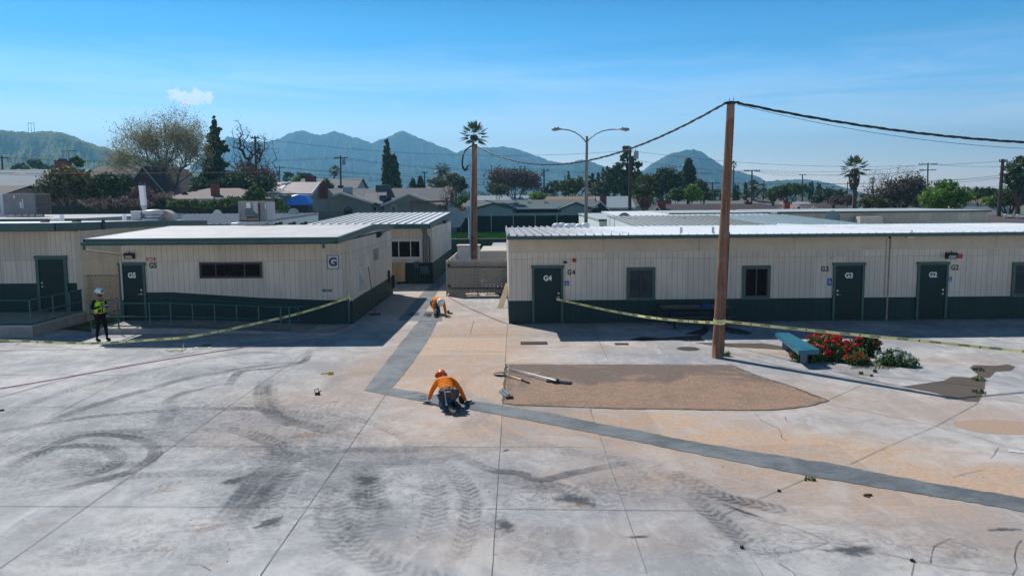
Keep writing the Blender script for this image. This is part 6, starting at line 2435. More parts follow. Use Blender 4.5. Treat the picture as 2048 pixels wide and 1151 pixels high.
q.lathe([(0, -.06), (.05, -.055), (.075, -.02), (.08, .02)], (0, -.062, 1.575), 14)
q.build('beard', plain('dark beard', (.025, .015, .012), .9), t, local=True, smooth=True)
q = MB()
q.cbox((0, -.148, 1.655), .15, .02, .035, 0, ch=.005)
q.build('sunglasses', BLACK, t, local=True)
helmet(t, tuple(W[t.name] @ Vector((0, -.045, 1.69))), W[t.name].to_3x3() @ Vector((0, -1, -.22)), W[t.name].to_3x3() @ Vector((0, -.22, 1)), plain('white hard hat', (.72, .78, .82), .3, .03), .13, .035, BLACK)
tl = thing('tablet', 'pale tablet held in both hands by the standing person', 'tablet', tuple(W[t.name] @ Vector((0, -.38, 1.24))), math.radians(60))
MB().cbox((0, 0, 0), .24, .16, .012, 0, Matrix.Rotation(.35, 3, 'X')).build('case', DARKM, tl, local=True)
MB().cbox((0, 0, .009), .21, .14, .003, 0, Matrix.Rotation(.35, 3, 'X')).build('screen', plain('tablet screen', (.55, .57, .6), .2), tl, local=True)


def figure(t, J, arms, legs, spine, shirt, trous, skin, spine_end, headc, hfwd, hup, hatm, glove, palms, booted=True, badge=None, hr=.125):
    Bs = list(zip(spine[:-1], spine[1:]))
    Bh = list(zip(spine_end[:-1], spine_end[1:]))
    Ba = [b_ for a_ in arms for b_ in zip(a_[:-1], a_[1:])]
    Bl = [b_ for l_ in legs for b_ in zip(l_[:-1], l_[1:])]
    used = {n for b_ in Bs+Bh+Ba+Bl for n in b_}
    q = MB()
    JB = {n: (J[n][0], (J[n][1][0]*.85, J[n][1][1]*.85) if isinstance(J[n][1], tuple) else J[n][1]*.85) for n in used}
    for n in spine_end[1:]:
        JB[n] = J[n]
    q.add(*skin_eval(JB, Bs+Bh+Ba+Bl, spine[0]))
    face(q, headc, hfwd, hup, .1)
    if not glove:
        for w_, d_, nn_, cu_ in palms:
            hand(q, w_, d_, nn_, cu_)
    q.build('body', skin, t, smooth=True)
    q = MB()
    us = {n for b_ in Bs+Ba for n in b_}
    q.add(*skin_eval({n: J[n] for n in us}, Bs+Ba, spine[0]))
    q.build('shirt', shirt, t, smooth=True)
    q = MB()
    us = {n for b_ in Bl for n in b_}
    q.add(*skin_eval({n: (J[n][0], (J[n][1][0]*1.05, J[n][1][1]*1.05) if isinstance(J[n][1], tuple) else J[n][1]*1.08) for n in us}, Bl, spine[0]))
    q.build('trousers', trous, t, smooth=True)
    if glove:
        q = MB()
        for w_, d_, nn_, cu_ in palms:
            q = MB()
            hand(q, w_, d_, nn_, cu_, 1.15)
            q.build('glove', glove, t, smooth=False)
    helmet(t, headc+Vector(hup).normalized()*.06, hfwd, hup, hatm, hr, .03, badge)


# ---- kneeling worker seen from behind
g_ = G(897, 822)
t = thing('person', 'kneeling worker in orange shirt and jeans with tool belt, seen from behind, smoothing the trench', 'person', (g_.x, g_.y, 0))
J = {'pelvis': (at(897, 789, 17.50), (.18, .15)), 'waist': (at(894.5, 778, 17.64), (.165, .13)), 'chest': (at(891, 766, 17.86), (.20, .15)), 'top': (at(889.5, 758.5, 18.0), (.14, .11)),
     'neck': (at(886, 755.5, 18.12), .06), 'jaw': (at(884, 757, 18.22), .075), 'head': (at(882.5, 754.5, 18.28), (.085, .095)),
     'ls': (at(876, 761, 17.98), .082), 'le': (at(864.5, 779, 18.05), .058), 'lw': (G(857.5, 799.5, .07), .042),
     'rs': (at(906, 761, 17.92), .082), 're': (at(920.5, 779, 17.95), .058), 'rw': (G(931.5, 800.5, .07), .042),
     'lh': (at(889, 794, 17.52), .125), 'lk': (G(882, 812, .10), .088), 'la': (G(901, 817, .10), .058),
     'rh': (at(904, 793, 17.48), .125), 'rk': (G(897, 803, .10), .088), 'ra': (G(914, 811, .10), .058)}
hf = Vector((-.15, .75, -.66))
hu = Vector((-.1, .62, .75))
figure(t, J, [('top', 'ls', 'le', 'lw'), ('top', 'rs', 're', 'rw')], [('pelvis', 'lh', 'lk', 'la'), ('pelvis', 'rh', 'rk', 'ra')], ['pelvis', 'waist', 'chest', 'top'], ORANGE, JEANS, SKIN2,
       ['top', 'neck', 'jaw', 'head'], J['head'][0], hf, hu, plain('orange red hard hat', (.72, .14, .02), .4, .1, 5), GLOVE,
       [(J['lw'][0]+V((-.01, 0, -.03)), (-.2, .75, -.35), (0, .3, 1), .5), (J['rw'][0]+V((.02, 0, -.02)), (.5, .7, -.3), (0, .3, 1), .8)])
for a, e in ((G(899, 814, .13), G(909, 826, .05)), (G(913, 808, .13), G(921, 820, .05))):
    d = (e-a).normalized()
    q = MB()
    q.add(*skin_eval({'a': (a, .06), 'm': (a.lerp(e, .45)+V((0, 0, .0)), (.056, .062)), 't': (e, (.045, .05))}, [('a', 'm'), ('m', 't')], 'a'))
    bt = q.build('boot', BOOT, t, smooth=True)
    q = MB()
    up = Vector((.05, -.75, .65)).normalized()
    sd = d.cross(up).normalized()
    q.prism([a+up*.055+d*(-.06+.33*u)+sd*w_ for u, w_ in ((0, -.03), (.1, -.04), (.45, -.032), (.75, -.05), (.95, -.035), (1.0, 0), (.95, .035), (.75, .05), (.45, .032), (.1, .04), (0, .03))], up*.02)
    q.build('sole', plain('boot sole', (.11, .085, .07), .8, .3, 20), bt)
q = MB()
c0 = J['pelvis'][0].lerp(J['waist'][0], .35)
axis = (J['waist'][0]-J['pelvis'][0]).normalized()
sx_ = Vector((1, 0, 0))
sy_ = axis.cross(sx_).normalized()
n = 24
for dz in (0,):
    vs = []
    for zz in (-.045, .045):
        for i in range(n):
            a_ = 2*math.pi*i/n
            vs.append(c0+axis*zz+sx_*math.cos(a_)*.20+sy_*math.sin(a_)*.17)
    q.add(vs, [(i, (i+1) % n, (i+1) % n+n, i+n) for i in range(n)])
bl = q.build('tool_belt', BELT, t, smooth=True)
for i, (px, py, Yp, w_, h_) in enumerate(((884, 789, 17.33, .16, .2), (897, 788, 17.28, .10, .15), (906, 788, 17.28, .12, .24), (914, 784, 17.4, .1, .16))):
    c_ = at(px, py, Yp)
    MB().cbox(c_, w_, .09, h_, .1*i-.15, Matrix.Rotation(-.35, 3, 'X'), ch=.015).build('pouch', plain('pouch %d' % i, (.05+.02*i, .03+.012*i, .022+.01*i), .6, .3, 12), bl)
q = MB()
q.tube([at(889, 781, 17.28), at(893, 808, 17.2)], .012, 6).tube([at(879, 785, 17.3), at(874, 789, 17.25), at(875, 794, 17.25), at(880, 795, 17.28)], .007, 5).cbox(at(892.5, 808, 17.2), .05, .03, .03)
q.cbox(at(903, 779, 17.3), .03, .03, .1).cbox(at(896, 783, 17.25), .12, .02, .02)
q.build('hammer', STEEL, bl)
q = MB()
q.cbox(at(877, 762, 17.8)+V((0, 0, .0)), .01, .01, .01)
tr_ = thing('trowel', 'black trowel in the right hand of the worker kneeling in front', 'trowel', tuple(G(937, 806)))
a, b = G(929, 808.5, .02), G(949, 804.5, .02)
ang = math.atan2(b.y-a.y, b.x-a.x)
MB().cbox((a+b)/2, (b-a).length*1.05, .11, .012, ang+.35).build('blade', DARKM, tr_)
MB().tube([a.lerp(b, .2)+V((0, .0, .05)), a.lerp(b, .75)+V((0, .02, .055))], .016, 8).build('handle', BLACK, tr_)
tr_ = thing('trowel', 'dark trowel under the left hand of the worker kneeling in front', 'trowel', tuple(G(855, 806)))
a, b = G(847, 805, .015), G(866, 808, .015)
ang = math.atan2(b.y-a.y, b.x-a.x)
MB().cbox((a+b)/2, (b-a).length, .08, .012, ang).build('blade', DARKM, tr_)
MB().tube([a.lerp(b, .25)+V((0, 0, .045)), a.lerp(b, .8)+V((0, 0, .05))], .015, 8).build('handle', BLACK, tr_)
q = MB()
g_ = G(925, 806)
tt = thing('bucket', 'small dark bucket beside the right arm of the kneeling worker', 'bucket', (g_.x, g_.y, 0))
MB().lathe([(0, .0), (.06, 0), (.085, .14), (.09, .145), (.08, .14), (.055, .01), (0, .01)], (g_.x-.02, g_.y+.05, .01), 14).build('body', plain('dirty bucket', (.05, .04, .035), .7), tt, smooth=True)

# ---- far worker facing the camera
g_ = G(873, 632)
t = thing('person', 'crouching worker in orange shirt and white hard hat, head down, beside the square grates', 'person', (g_.x, g_.y, 0))
J = {'pelvis': (at(869, 603, 33.0), (.17, .14)), 'waist': (at(871, 599, 32.85), (.16, .13)), 'chest': (at(876, 600, 32.6), (.19, .15)), 'top': (at(879, 602, 32.42), (.13, .11)),
     'neck': (at(880.5, 603, 32.3), .06), 'jaw': (at(881.5, 607, 32.22), .075), 'head': (at(881.5, 605, 32.15), (.085, .095)),
     'rs': (at(870.5, 602.5, 32.4), .085), 're': (at(866, 612, 32.3), .062), 'rw': (at(869.5, 621.5, 32.15), .045),
     'ls': (at(886.5, 602.5, 32.4), .085), 'le': (at(889.5, 614, 32.3), .062), 'lw': (G(891.5, 629, .08), .045),
     'rh': (at(867, 606, 32.95), .12), 'rk': (at(872, 617, 32.35), .085), 'ra': (G(870, 629.5, .12), .06),
     'lh': (at(873, 607, 32.95), .12), 'lk': (G(877, 625, .10), .085), 'la': (G(866, 612, .12), .06)}
figure(t, J, [('top', 'rs', 're', 'rw'), ('top', 'ls', 'le', 'lw')], [('pelvis', 'rh', 'rk', 'ra'), ('pelvis', 'lh', 'lk', 'la')], ['pelvis', 'waist', 'chest', 'top'], ORANGE, DKP, SKIN2,
       ['top', 'neck', 'jaw', 'head'], J['head'][0], Vector((.05, -.6, -.8)), Vector((.0, -.75, .6)), plain('white hard hat two', (.74, .76, .80), .3, .03), GLOVE,
       [(J['rw'][0]+V((0, -.02, -.02)), (.2, -.6, -.4), (0, -.3, 1), .8), (J['lw'][0]+V((0, 0, -.04)), (.6, -.5, -.25), (0, -.1, 1), .3)], badge=None, hr=.13)
for a, e in ((G(870, 628.5, .08), G(871, 633, .05)), (G(865, 611, .1), G(861, 607, .05))):
    q = MB()
    q.add(*skin_eval({'a': (a, .06), 'm': (a.lerp(e, .5), (.055, .06)), 't': (e, (.045, .045))}, [('a', 'm'), ('m', 't')], 'a'))
    q.build('boot', BOOT, t, smooth=True)
# ------------------------------------------------------------------ houses beyond the school
SH_TAN = shingle('tan pink shingles', (.20, .155, .15))
SH_GREY = shingle('grey shingles', (.125, .13, .145))
SH_BLUE = shingle('pale blue shingles', (.20, .25, .29))
SH_GREEN = shingle('grey green shingles', (.07, .10, .10))
SH_BRN = shingle('brown shingles', (.042, .026, .030))
SH_BRN2 = shingle('weathered brown shingles', (.09, .07, .07))
SH_RED = shingle('reddish tan shingles', (.20, .115, .085))
STUCG = plain('grey green stucco', (.22, .245, .215), .8, .07, .8)
STUCT = plain('tan stucco', (.30, .265, .21), .8, .07, .8)
STUCB = plain('blue green stucco', (.22, .31, .31), .8, .07, .8)
STUCW = plain('pale stucco', (.42, .42, .40), .8, .07, .8)
DGREY = plain('dark gap and shade', (.02, .022, .022), .8)
HG = 'single-storey houses beyond the school'


def hbody(t, x0, x1, y0, y1, ze, zr, ridge, wall, roof, trim, ov=.45, hip=0.0, th=.14):
    """one wing of a house: walls to the eave, gable or hip roof"""
    w_ = MB()
    if ridge == 'x':
        ym = (y0+y1)/2
        w_.prism([(x0, y0, 0), (x0, y1, 0), (x0, y1, ze), (x0, ym, ze if hip else zr-.1), (x0, y0, ze)], (x1-x0, 0, 0))
        w_.build('wall', wall, t)
        k_ = (zr-ze)/(ym-y0)
        r_ = MB()
        for sg in (-1, 1):
            ye = y0-ov if sg < 0 else y1+ov
            e0, e1, r0, r1 = x0-ov, x1+ov, x0-ov+hip, x1+ov-hip
            r_.prism([(e0, ye, ze-k_*ov), (e1, ye, ze-k_*ov), (r1, ym, zr), (r0, ym, zr)], (0, 0, th))
        if hip:
            for e, rx in ((x0-ov, x0-ov+hip), (x1+ov, x1+ov-hip)):
                r_.prism([(e, y0-ov, ze-k_*ov), (rx, ym, zr), (e, y1+ov, ze-k_*ov)], (0, 0, th))
        ro = r_.build('roof', roof, t)
        MB().box(x0-ov, y0-ov-.05, ze-k_*ov-.08, x1+ov, y0-ov-.001, ze-k_*ov+.12).build('fascia', trim, t)
    else:
        xm = (x0+x1)/2
        w_.prism([(x0, y0, 0), (x1, y0, 0), (x1, y0, ze), (xm, y0, zr-.1), (x0, y0, ze)], (0, y1-y0, 0))
        w_.build('wall', wall, t)
        k_ = (zr-ze)/(xm-x0)
        r_, f2 = MB(), MB()
        for sg in (-1, 1):
            xe = x0-ov if sg < 0 else x1+ov
            r_.prism([(xe, y0-ov, ze-k_*ov), (xm, y0-ov, zr), (xm, y1, zr), (xe, y1, ze-k_*ov)], (0, 0, th))
            f2.prism([(xe, y0-ov-.06, ze-k_*ov-.12), (xm, y0-ov-.06, zr-.12), (xm, y0-ov-.06, zr+th+.02), (xe, y0-ov-.06, ze-k_*ov+th+.02)], (0, .055, 0))
        ro = r_.build('roof', roof, t)
        f2.build('bargeboard', trim, t)
    return ro


def house_at(px0, px1, pe, pr, Y, depth, ridge):
    """pixel extents at distance Y -> x0, x1, eave height, ridge height"""
    x0, x1 = at(px0, 400, Y).x, at(px1, 400, Y).x
    ze = at((px0+px1)/2, pe, Y).z
    zr = at((px0+px1)/2, pr, Y+(depth/2 if ridge == 'x' else 0)).z
    return x0, x1, ze, zr


def chimney(parent, px, ptop, pbot, Y, w_=1.1, m=None, cap=True):
    a, b = at(px, pbot, Y), at(px, ptop, Y)
    q = MB().cbox((a.x, Y, (a.z+b.z)/2-.2), w_, w_*.7, b.z-a.z+.4)
    c = q.build('chimney', m or BRICKC, parent)
    if cap:
        MB().cbox((a.x, Y, b.z+.05), w_*1.12, w_*.8, .12).cbox((a.x, Y, b.z+.25), w_*.5, w_*.4, .3).build('chimney_cap', DARKM, c)


def hwin(t, px0, py0, px1, py1, Y, fr=None):
    a, b = at(px0, py1, Y), at(px1, py0, Y)
    g_ = MB().box(a.x, Y-.03, a.z, b.x, Y-.01, b.z).build('window', GLASS, t)
    e = .09
    q = MB()
    q.box(a.x-e, Y-.06, a.z-e, a.x, Y-.005, b.z+e).box(b.x, Y-.06, a.z-e, b.x+e, Y-.005, b.z+e).box(a.x, Y-.06, a.z-e, b.x, Y-.005, a.z).box(a.x, Y-.06, b.z, b.x, Y-.005, b.z+e).box((a.x+b.x)/2-.04, Y-.05, a.z, (a.x+b.x)/2+.04, Y-.031, b.z)
    q.build('window_frame', fr or RIMW, g_)


def newhouse(label, px, Y):
    return thing('house', label, 'house', (at(px, 400, Y).x, Y, 0), 0, HG)


# pale blue roof at the far left, brown roofed one before it
t = newhouse('house with broad pale blue-grey roof at the far left', 50, 118)
hbody(t, *(lambda h: (h[0], h[1], 118, 132, h[2], h[3]))(house_at(-90, 128, 375, 341, 118, 14, 'x')), 'x', STUCW, SH_BLUE, RIMW)
t = newhouse('house with mottled brown hip roof behind the far left rooftop unit', 45, 92)
hbody(t, *(lambda h: (h[0], h[1], 92, 102, h[2], h[3]))(house_at(-8, 150, 386, 367, 92, 10, 'x')), 'x', STUCT, SH_BRN2, STUCT, hip=3)
t = newhouse('small house corner with brown roof cut off by the left edge', -30, 84)
hbody(t, *(lambda h: (h[0], h[1], 84, 94, h[2], h[3]))(house_at(-140, -2, 392, 374, 84, 10, 'x')), 'x', STUCW, SH_BRN2, STUCT)
# house with steep brown gable
t = newhouse('two-storey house with a steep brown shingled gable and brick chimney', 240, 112)
h = house_at(168, 262, 366, 335, 116, 10, 'x')
hbody(t, h[0], h[1], 116, 126, h[2], h[3], 'x', STUCT, SH_BRN2, STUCT)
x0, x1 = at(262, 400, 104).x, at(330, 400, 104).x
zr, ze = at(285, 334, 104).z, at(330, 383, 104).z
hbody(t, x0-.6, at(306, 400, 104).x+1.6, 104, 118, ze, zr, 'y', SH_BRN2, SH_BRN2, STUCT)
chimney(t, 127, 323, 345, 118, 1.8)
# pinkish tan roof house
t = newhouse('low house with pinkish tan roof, brick chimney and black dish', 400, 90)
h = house_at(325, 500, 398, 379, 90, 11, 'x')
hbody(t, h[0], h[1], 90, 101, h[2], h[3], 'x', STUCT, SH_TAN, STUCW, hip=3.5)
chimney(t, 431, 368, 392, 91.5, .85)
p = at(371, 390, 92)
q = MB()
q.lathe([(0, 0), (.25, .03), (.42, .12)], (0, 0, 0), 16)
q.v = [(p.x+v[0], 92-v[2], p.z+v[1]*.7) for v in q.v]
q.tube([(p.x, 92.05, p.z), (p.x, 92.2, p.z-.7)], .03, 6)
q.build('satellite_dish', BLACK, t)
p = at(390, 383, 94)
MB().cbox((p.x, 94, p.z), .4, .4, .5).build('roof_vent', BRICKC, t)
# ribbed tan roof with skylights
t = newhouse('house with pinkish ribbed roof, two skylights and red chimney', 575, 108)
Yh = 108
a, b, c, d = at(478, 388, Yh), at(622, 389, Yh), at(640, 366, Yh+8), at(508, 366, Yh+8)
q = MB()
q.prism([a, b, c, d], (0, 0, .15))
x1 = b.x-.3
ro = q.build('roof', roofmat('ribbed tan roof', (.25, .185, .18), .55, (.16, .12, .115), (.15, .12, .11)), t)
q = MB()
q.prism([(a.x+1, Yh+.4, 0), (x1, Yh+.4, 0), (x1, Yh+.4, b.z-.1), (a.x+1, Yh+.4, b.z-.1)], (0, 12, 0))
q.prism([(x1, Yh+.4, b.z-.2), (x1+.02, Yh+8, c.z-.05), (x1+.02, Yh+15, b.z-.2)], (.1, 0, 0))
q.build('wall', STUCG, t)
MB().prism([(b.x, b.y, b.z-.2), (c.x, c.y, c.z-.2), (c.x, c.y, c.z+.2), (b.x, b.y, b.z+.2)], (.12, 0, 0)).build('bargeboard', RIMW, t)
for px0, py0, px1, py1 in ((553, 383, 570, 374), (566, 369.5, 577, 366.5)):
    u = (384-py0)/22*8
    zz = at(px0, (py0+py1)/2, Yh+3+u*.4).z
    a_, b_ = at(px0, py0, Yh+2.4+u*.5), at(px1, py1, Yh+4.4+u*.6)
    q = MB().prism([(a_.x, a_.y, a_.z), (b_.x-.3, a_.y, a_.z), (b_.x+.2, b_.y, b_.z), (a_.x+.5, b_.y, b_.z)], (0, 0, .25))
    q.build('skylight', WHITEP, t)
chimney(t, 648, 369, 392, Yh+5, 1.0, plain('dark red brick', (.14, .035, .03), .85, .3, 5))
MB().box(at(545, 400, Yh).x, Yh-3, 2.4, at(600, 400, Yh).x, Yh+.38, 2.6).build('porch_roof', plain('blue edge', (.05, .18, .35), .6), t)
# blue tarp on a covered trailer
Yt = 90
p0 = at(594, 410, Yt)
t = thing('covered_vehicle', 'vehicle under a bright blue tarp behind the pale backboard', 'covered vehicle', (p0.x, Yt, 0))
A_, B_, C_, D_ = at(568, 409, Yt), at(616, 409, Yt), at(612, 390, Yt), at(581, 390, Yt)
TARP = plain('blue tarp', (.008, .16, .62), .4, .15, 1.2)
q = MB()
prof = [at(566, 410, Yt), at(572, 404.5, Yt), at(578, 401, Yt), at(583, 391, Yt), at(596, 389, Yt), at(608, 389.5, Yt), at(612, 396, Yt), at(617, 406, Yt), at(617, 410, Yt)]
n = len(prof)
vs = []
for j, (dy, k_) in enumerate(((0, .93), (.25, 1), (2.2, 1.02), (2.45, .92))):
    for i, p in enumerate(prof):
        zz = prof[0].z+(p.z-prof[0].z)*k_+.05*math.sin(i*1.9+j)
        vs.append(Vector((p.x, Yt+dy, zz)))
fs = [(j*n+i, j*n+i+1, (j+1)*n+i+1, (j+1)*n+i) for j in range(3) for i in range(n-1)]
fs += [tuple(range(n)), tuple(range(4*n-1, 3*n-1, -1))]
q.add(vs, fs)
q.build('tarp', TARP, t)
MB().box(prof[0].x+.2, Yt+.2, 0, prof[-1].x-.1, Yt+2.2, prof[0].z+.02).build('body', DARKM, t)
# big grey house with two gables
Yg = 122
t = newhouse('wide grey-green house with two front gables and a rooftop cooler', 750, Yg)
x0, x1 = at(606, 400, Yg+5).x, at(893, 400, Yg+5).x
ze, zr = at(750, 409, Yg+1).z, at(750, 378, Yg+9).z
hbody(t, x0, x1, Yg+5, Yg+15, ze, zr, 'x', STUCG, SH_GREY, RIMW, ov=.5)
for pa, pb, pe, pr in ((617, 748, 406, 386.5), (762, 876, 409, 388)):
    a, b = at(pa, pe, Yg), at(pb, pe, Yg)
    hbody(t, a.x+.4, b.x-.4, Yg, Yg+9.5, a.z, at((pa+pb)/2, pr, Yg).z, 'y', STUCG, SH_GREY, RIMW, ov=.45)
a, b = at(724, 409, Yg+2.5), at(766, 409, Yg+2.5)
MB().prism([(a.x, Yg+2, a.z), (b.x, Yg+2, a.z), (b.x+.3, Yg+7.5, a.z+1.7), (a.x-.3, Yg+7.5, a.z+1.7)], (0, 0, .14)).build('porch_roof', SH_GREY, t)
MB().box(a.x, Yg+2.2, 0, b.x, Yg+2.4, a.z-.1).build('wall', STUCG, t)
hwin(t, 636, 415, 660, 426, Yg)
hwin(t, 733, 414, 753, 421, Yg+2.2)
hwin(t, 785, 411, 791, 422, Yg)
c_ = at(695, 390, Yg+2)
chimney(t, 696, 374, 398, Yg+3.5, 1.35, plain('pale chimney stucco', (.34, .42, .43), .8), False)
p = at(766, 388, Yg+5.5)
q = MB()
w_ = 2.0
z0, z1 = at(766, 384, Yg+5.5).z, at(766, 370, Yg+5.5).z
cl_ = thing('evaporative_cooler', 'dark louvred cooler box on legs on the wide grey house roof', 'cooler', (p.x, Yg+5.5, z0), 0)
q.cbox((p.x, Yg+5.5, (z0+z1)/2), w_, w_, z1-z0, ch=.04)
q.build('cabinet', plain('cooler grey', (.025, .045, .055), .5, .2), cl_)
q = MB()
for i in range(5):
    q.box(p.x-.7, Yg+4.68, z0+.12+i*.2, p.x+.7, Yg+4.70, z0+.18+i*.2)
q.build('louvres', plain('louvre', (.05, .07, .08), .5), cl_)
for sx_ in (-.7, .7):
    MB().tube([(p.x+sx_, Yg+4.8, z0), (p.x+sx_, Yg+4.8, z0-1.0)], .05, 6).build('leg', STEEL, cl_)
MB().prism([(p.x+.8, Yg+5, z1-.3), (p.x+1.3, Yg+5, z1-.5), (p.x+1.9, Yg+5, z0-.9), (p.x+.5, Yg+5, z0-.9)], (0, 1, 0)).build('duct', DARKM, cl_)
t2 = thing('pergola', 'rusty red pergola in front of the right gable of the grey house', 'pergola', (at(860, 400, Yg-3).x, Yg-3, 0))
a, b = at(820, 401.5, Yg-3), at(904, 401, Yg-3)
MB().box(a.x, Yg-3, a.z-.25, b.x, Yg-.8, a.z).build('beam', RUST, t2)
for px in (823, 895):
    x_ = at(px, 400, Yg-3).x
    MB().box(x_-.1, Yg-3, 0, x_+.1, Yg-2.8, a.z-.25).build('post', RUST, t2)
# grey block wall with arched gate
a, b = at(470, 423, 106), at(912, 421, 106)
t2 = thing('block_wall', 'grey block wall with an arched iron gate in front of the grey house', 'wall', (a.x, 106, 0))
zg = at(700, 421.5, 106).z
g0, g1 = at(687, 420, 106).x, at(705, 420, 106).x
WM = plain('grey block wall', (.16, .18, .17), .9, .12, 1)
MB().box(a.x-6, 106, 0, g0, 106.3, zg).box(g1, 106, 0, b.x, 106.3, zg).build('wall_blocks', WM, t2)
q = MB()
for i in range(8):
    x_ = g0+(g1-g0)*(i+.5)/8
    q.box(x_-.03, 106.1, 0, x_+.03, 106.15, zg+.45*math.sin(math.pi*(i+.5)/8))
q.tube([(g0+(g1-g0)*i/12, 106.1, zg+.02+.5*math.sin(math.pi*i/12)) for i in range(13)], .07, 6)
q.build('gate', BLACK, t2)
q = MB()
q.box(g0, 106.35, 0, g1, 106.4, zg+.1)
q.build('gate_backing', DGREY, t2)
# two-storey grey house further back
t = newhouse('distant grey house with a dark red chimney above the two-gabled house', 660, 165)
h = house_at(595, 712, 376, 358, 165, 12, 'x')
hbody(t, h[0], h[1], 165, 177, h[2], h[3], 'x', STUCW, SH_GREY, RIMW)
chimney(t, 622, 352, 372, 166, 2.0, plain('dark red brick far', (.14, .035, .03), .85, .3, 5), False)
hwin(t, 676, 371, 687, 377, 165)
# teal house right of the second pole
Yt = 128
t = newhouse('long blue-green house with dark green gable trims behind the black fence', 1070, Yt)
x0, x1 = at(955, 400, Yt+4).x, at(1190, 400, Yt+4).x
hbody(t, x0, x1, Yt+4, Yt+15, at(1070, 414, Yt+4).z, at(1070, 401, Yt+9).z, 'x', STUCB, SH_GREEN, RIMW)
GT = plain('dark green bargeboard', (.01, .06, .045), .6)
for pa, pb, pe, pr in ((945, 1030, 417, 407), (1118, 1186, 417, 405.5)):
    a, b = at(pa, pe, Yt), at(pb, pe, Yt)
    hbody(t, a.x+.4, b.x-.4, Yt, Yt+9, a.z, at((pa+pb)/2, pr, Yt).z, 'y', STUCB, SH_GREEN, GT, ov=.45)
a, b = at(1033, 417, Yt+2), at(1116, 417, Yt+2)
MB().box(a.x, Yt+1.5, a.z-.1, b.x, Yt+4.2, a.z+.12).build('porch_roof', RIMW, t)
MB().box(a.x, Yt+3.6, 0, b.x, Yt+3.7, a.z-.15).build('painted_porch_shade', DGREY, t)  # near-black panel; the shade under the porch roof is put into its colour
for px in (1032, 1058, 1091):
    p = at(px, 401, Yt+7)
    MB().tube([(p.x, Yt+7, p.z-1.2), (p.x, Yt+7, p.z)], .22, 8).cbox((p.x, Yt+7, p.z), .7, .5, .15).build('roof_vent', STEEL, t)
t = newhouse('pale blue roofed house far behind the teal house', 990, 170)
h = house_at(945, 1075, 402, 392, 170, 12, 'x')
hbody(t, h[0], h[1], 170, 182, h[2], h[3], 'x', STUCW, SH_BLUE, RIMW)
t = newhouse('blue-grey roofed house with a red brick chimney beside the dark utility pole', 1235, 135)
h = house_at(1203, 1266, 415, 394, 135, 12, 'x')
hbody(t, h[0], h[1], 135, 147, h[2], h[3], 'x', STUCT, SH_BLUE, RIMW)
chimney(t, 1206, 392, 412, 134.5, 1.1)
a, b = at(1184, 418, 132), at(1216, 418, 132)
hbody(t, a.x, b.x, 132, 137, a.z, at(1199, 403, 132).z, 'y', plain('dark gable', (.05, .055, .055), .8), SH_BRN, RIMW)
t = newhouse('low brown tiled house between the double lamp and the teal gable', 1140, 150)
h = house_at(1082, 1200, 402, 394, 150, 12, 'x')
hbody(t, h[0], h[1], 150, 162, h[2], h[3], 'x', STUCW, SH_RED, RIMW)
# brown roofs on the right
Yr = 112
t = newhouse('long dark brown roofed house with brick chimney and white-trimmed dormer', 1440, Yr)
h = house_at(1290, 1600, 428, 409, Yr, 12, 'x')
hbody(t, h[0], h[1], Yr, Yr+12, h[2], h[3], 'x', STUCT, SH_BRN, RIMW, hip=4)
chimney(t, 1322, 402, 420, Yr+3, 1.2)
chimney(t, 1336, 402, 412, Yr+8, .9)
chimney(t, 1495, 405, 414, Yr+6, .8, BLACK)
a, b = at(1306, 424, Yr-.6), at(1322, 424, Yr-.6)
hbody(t, a.x, b.x, Yr-.6, Yr+3, a.z, at(1314, 413, Yr-.6).z, 'y', SH_BRN, SH_BRN, RIMW, ov=.2)
Yr = 108
t = newhouse('brown roofed house with two small white-trimmed dormers and red chimney', 1660, Yr)
h = house_at(1582, 1724, 424, 409.5, Yr, 11, 'x')
hbody(t, h[0], h[1], Yr, Yr+11, h[2], h[3], 'x', STUCT, SH_BRN, RIMW, hip=2)
for pc, pr, hw, m_ in ((1596, 411, 11, SH_RED), (1627, 413.5, 11, SH_BRN)):
    a, b = at(pc-hw, 423, Yr-.8), at(pc+hw, 423, Yr-.8)
    hbody(t, a.x, b.x, Yr-.8, Yr+4, a.z, at(pc, pr, Yr-.8).z, 'y', SH_BRN, m_, RIMW, ov=.2)
chimney(t, 1573, 405, 422, Yr, .75, plain('red chimney', (.32, .07, .05), .8))
p = at(1667, 410, Yr+2)
MB().tube([(p.x, Yr+2, p.z-.7), (p.x, Yr+2, p.z)], .15, 8).cbox((p.x, Yr+2, p.z), .5, .5, .2).build('roof_vent', BLACK, t)
t = newhouse('pale roofed long house behind the red chimney', 1570, 170)
h = house_at(1535, 1628, 411, 405, 170, 10, 'x')
hbody(t, h[0], h[1], 170, 180, h[2], h[3], 'x', STUCW, SH_BLUE, RIMW)
t = newhouse('low brown roofs at the far right behind the dark bush', 2000, 88)
h = house_at(1898, 2120, 447, 431, 88, 10, 'x')
hbody(t, h[0], h[1], 88, 98, h[2], h[3], 'x', STUCT, SH_BRN2, STUCT, hip=3)
for px, py in ((2015, 429), (2040, 430)):
    p = at(px, py, 91)
    MB().cbox((p.x, 91, p.z-.1), .7, .6, .35, ch=.05).build('roof_vent', STEEL, t)
t = newhouse('slate grey roofed house left of the far right pole', 1975, 120)
h = house_at(1945, 2000, 430, 415, 120, 8, 'x')
hbody(t, h[0], h[1], 120, 128, h[2], h[3], 'x', STUCW, SH_GREY, RIMW)
t = newhouse('distant grey roof strip under the conifers', 1390, 150)
h = house_at(1330, 1560, 410, 403, 160, 10, 'x')
hbody(t, h[0], h[1], 160, 170, h[2], h[3], 'x', STUCW, SH_GREY, RIMW)
t = newhouse('tan tile roofed house right of the twin cypresses', 870, 190)
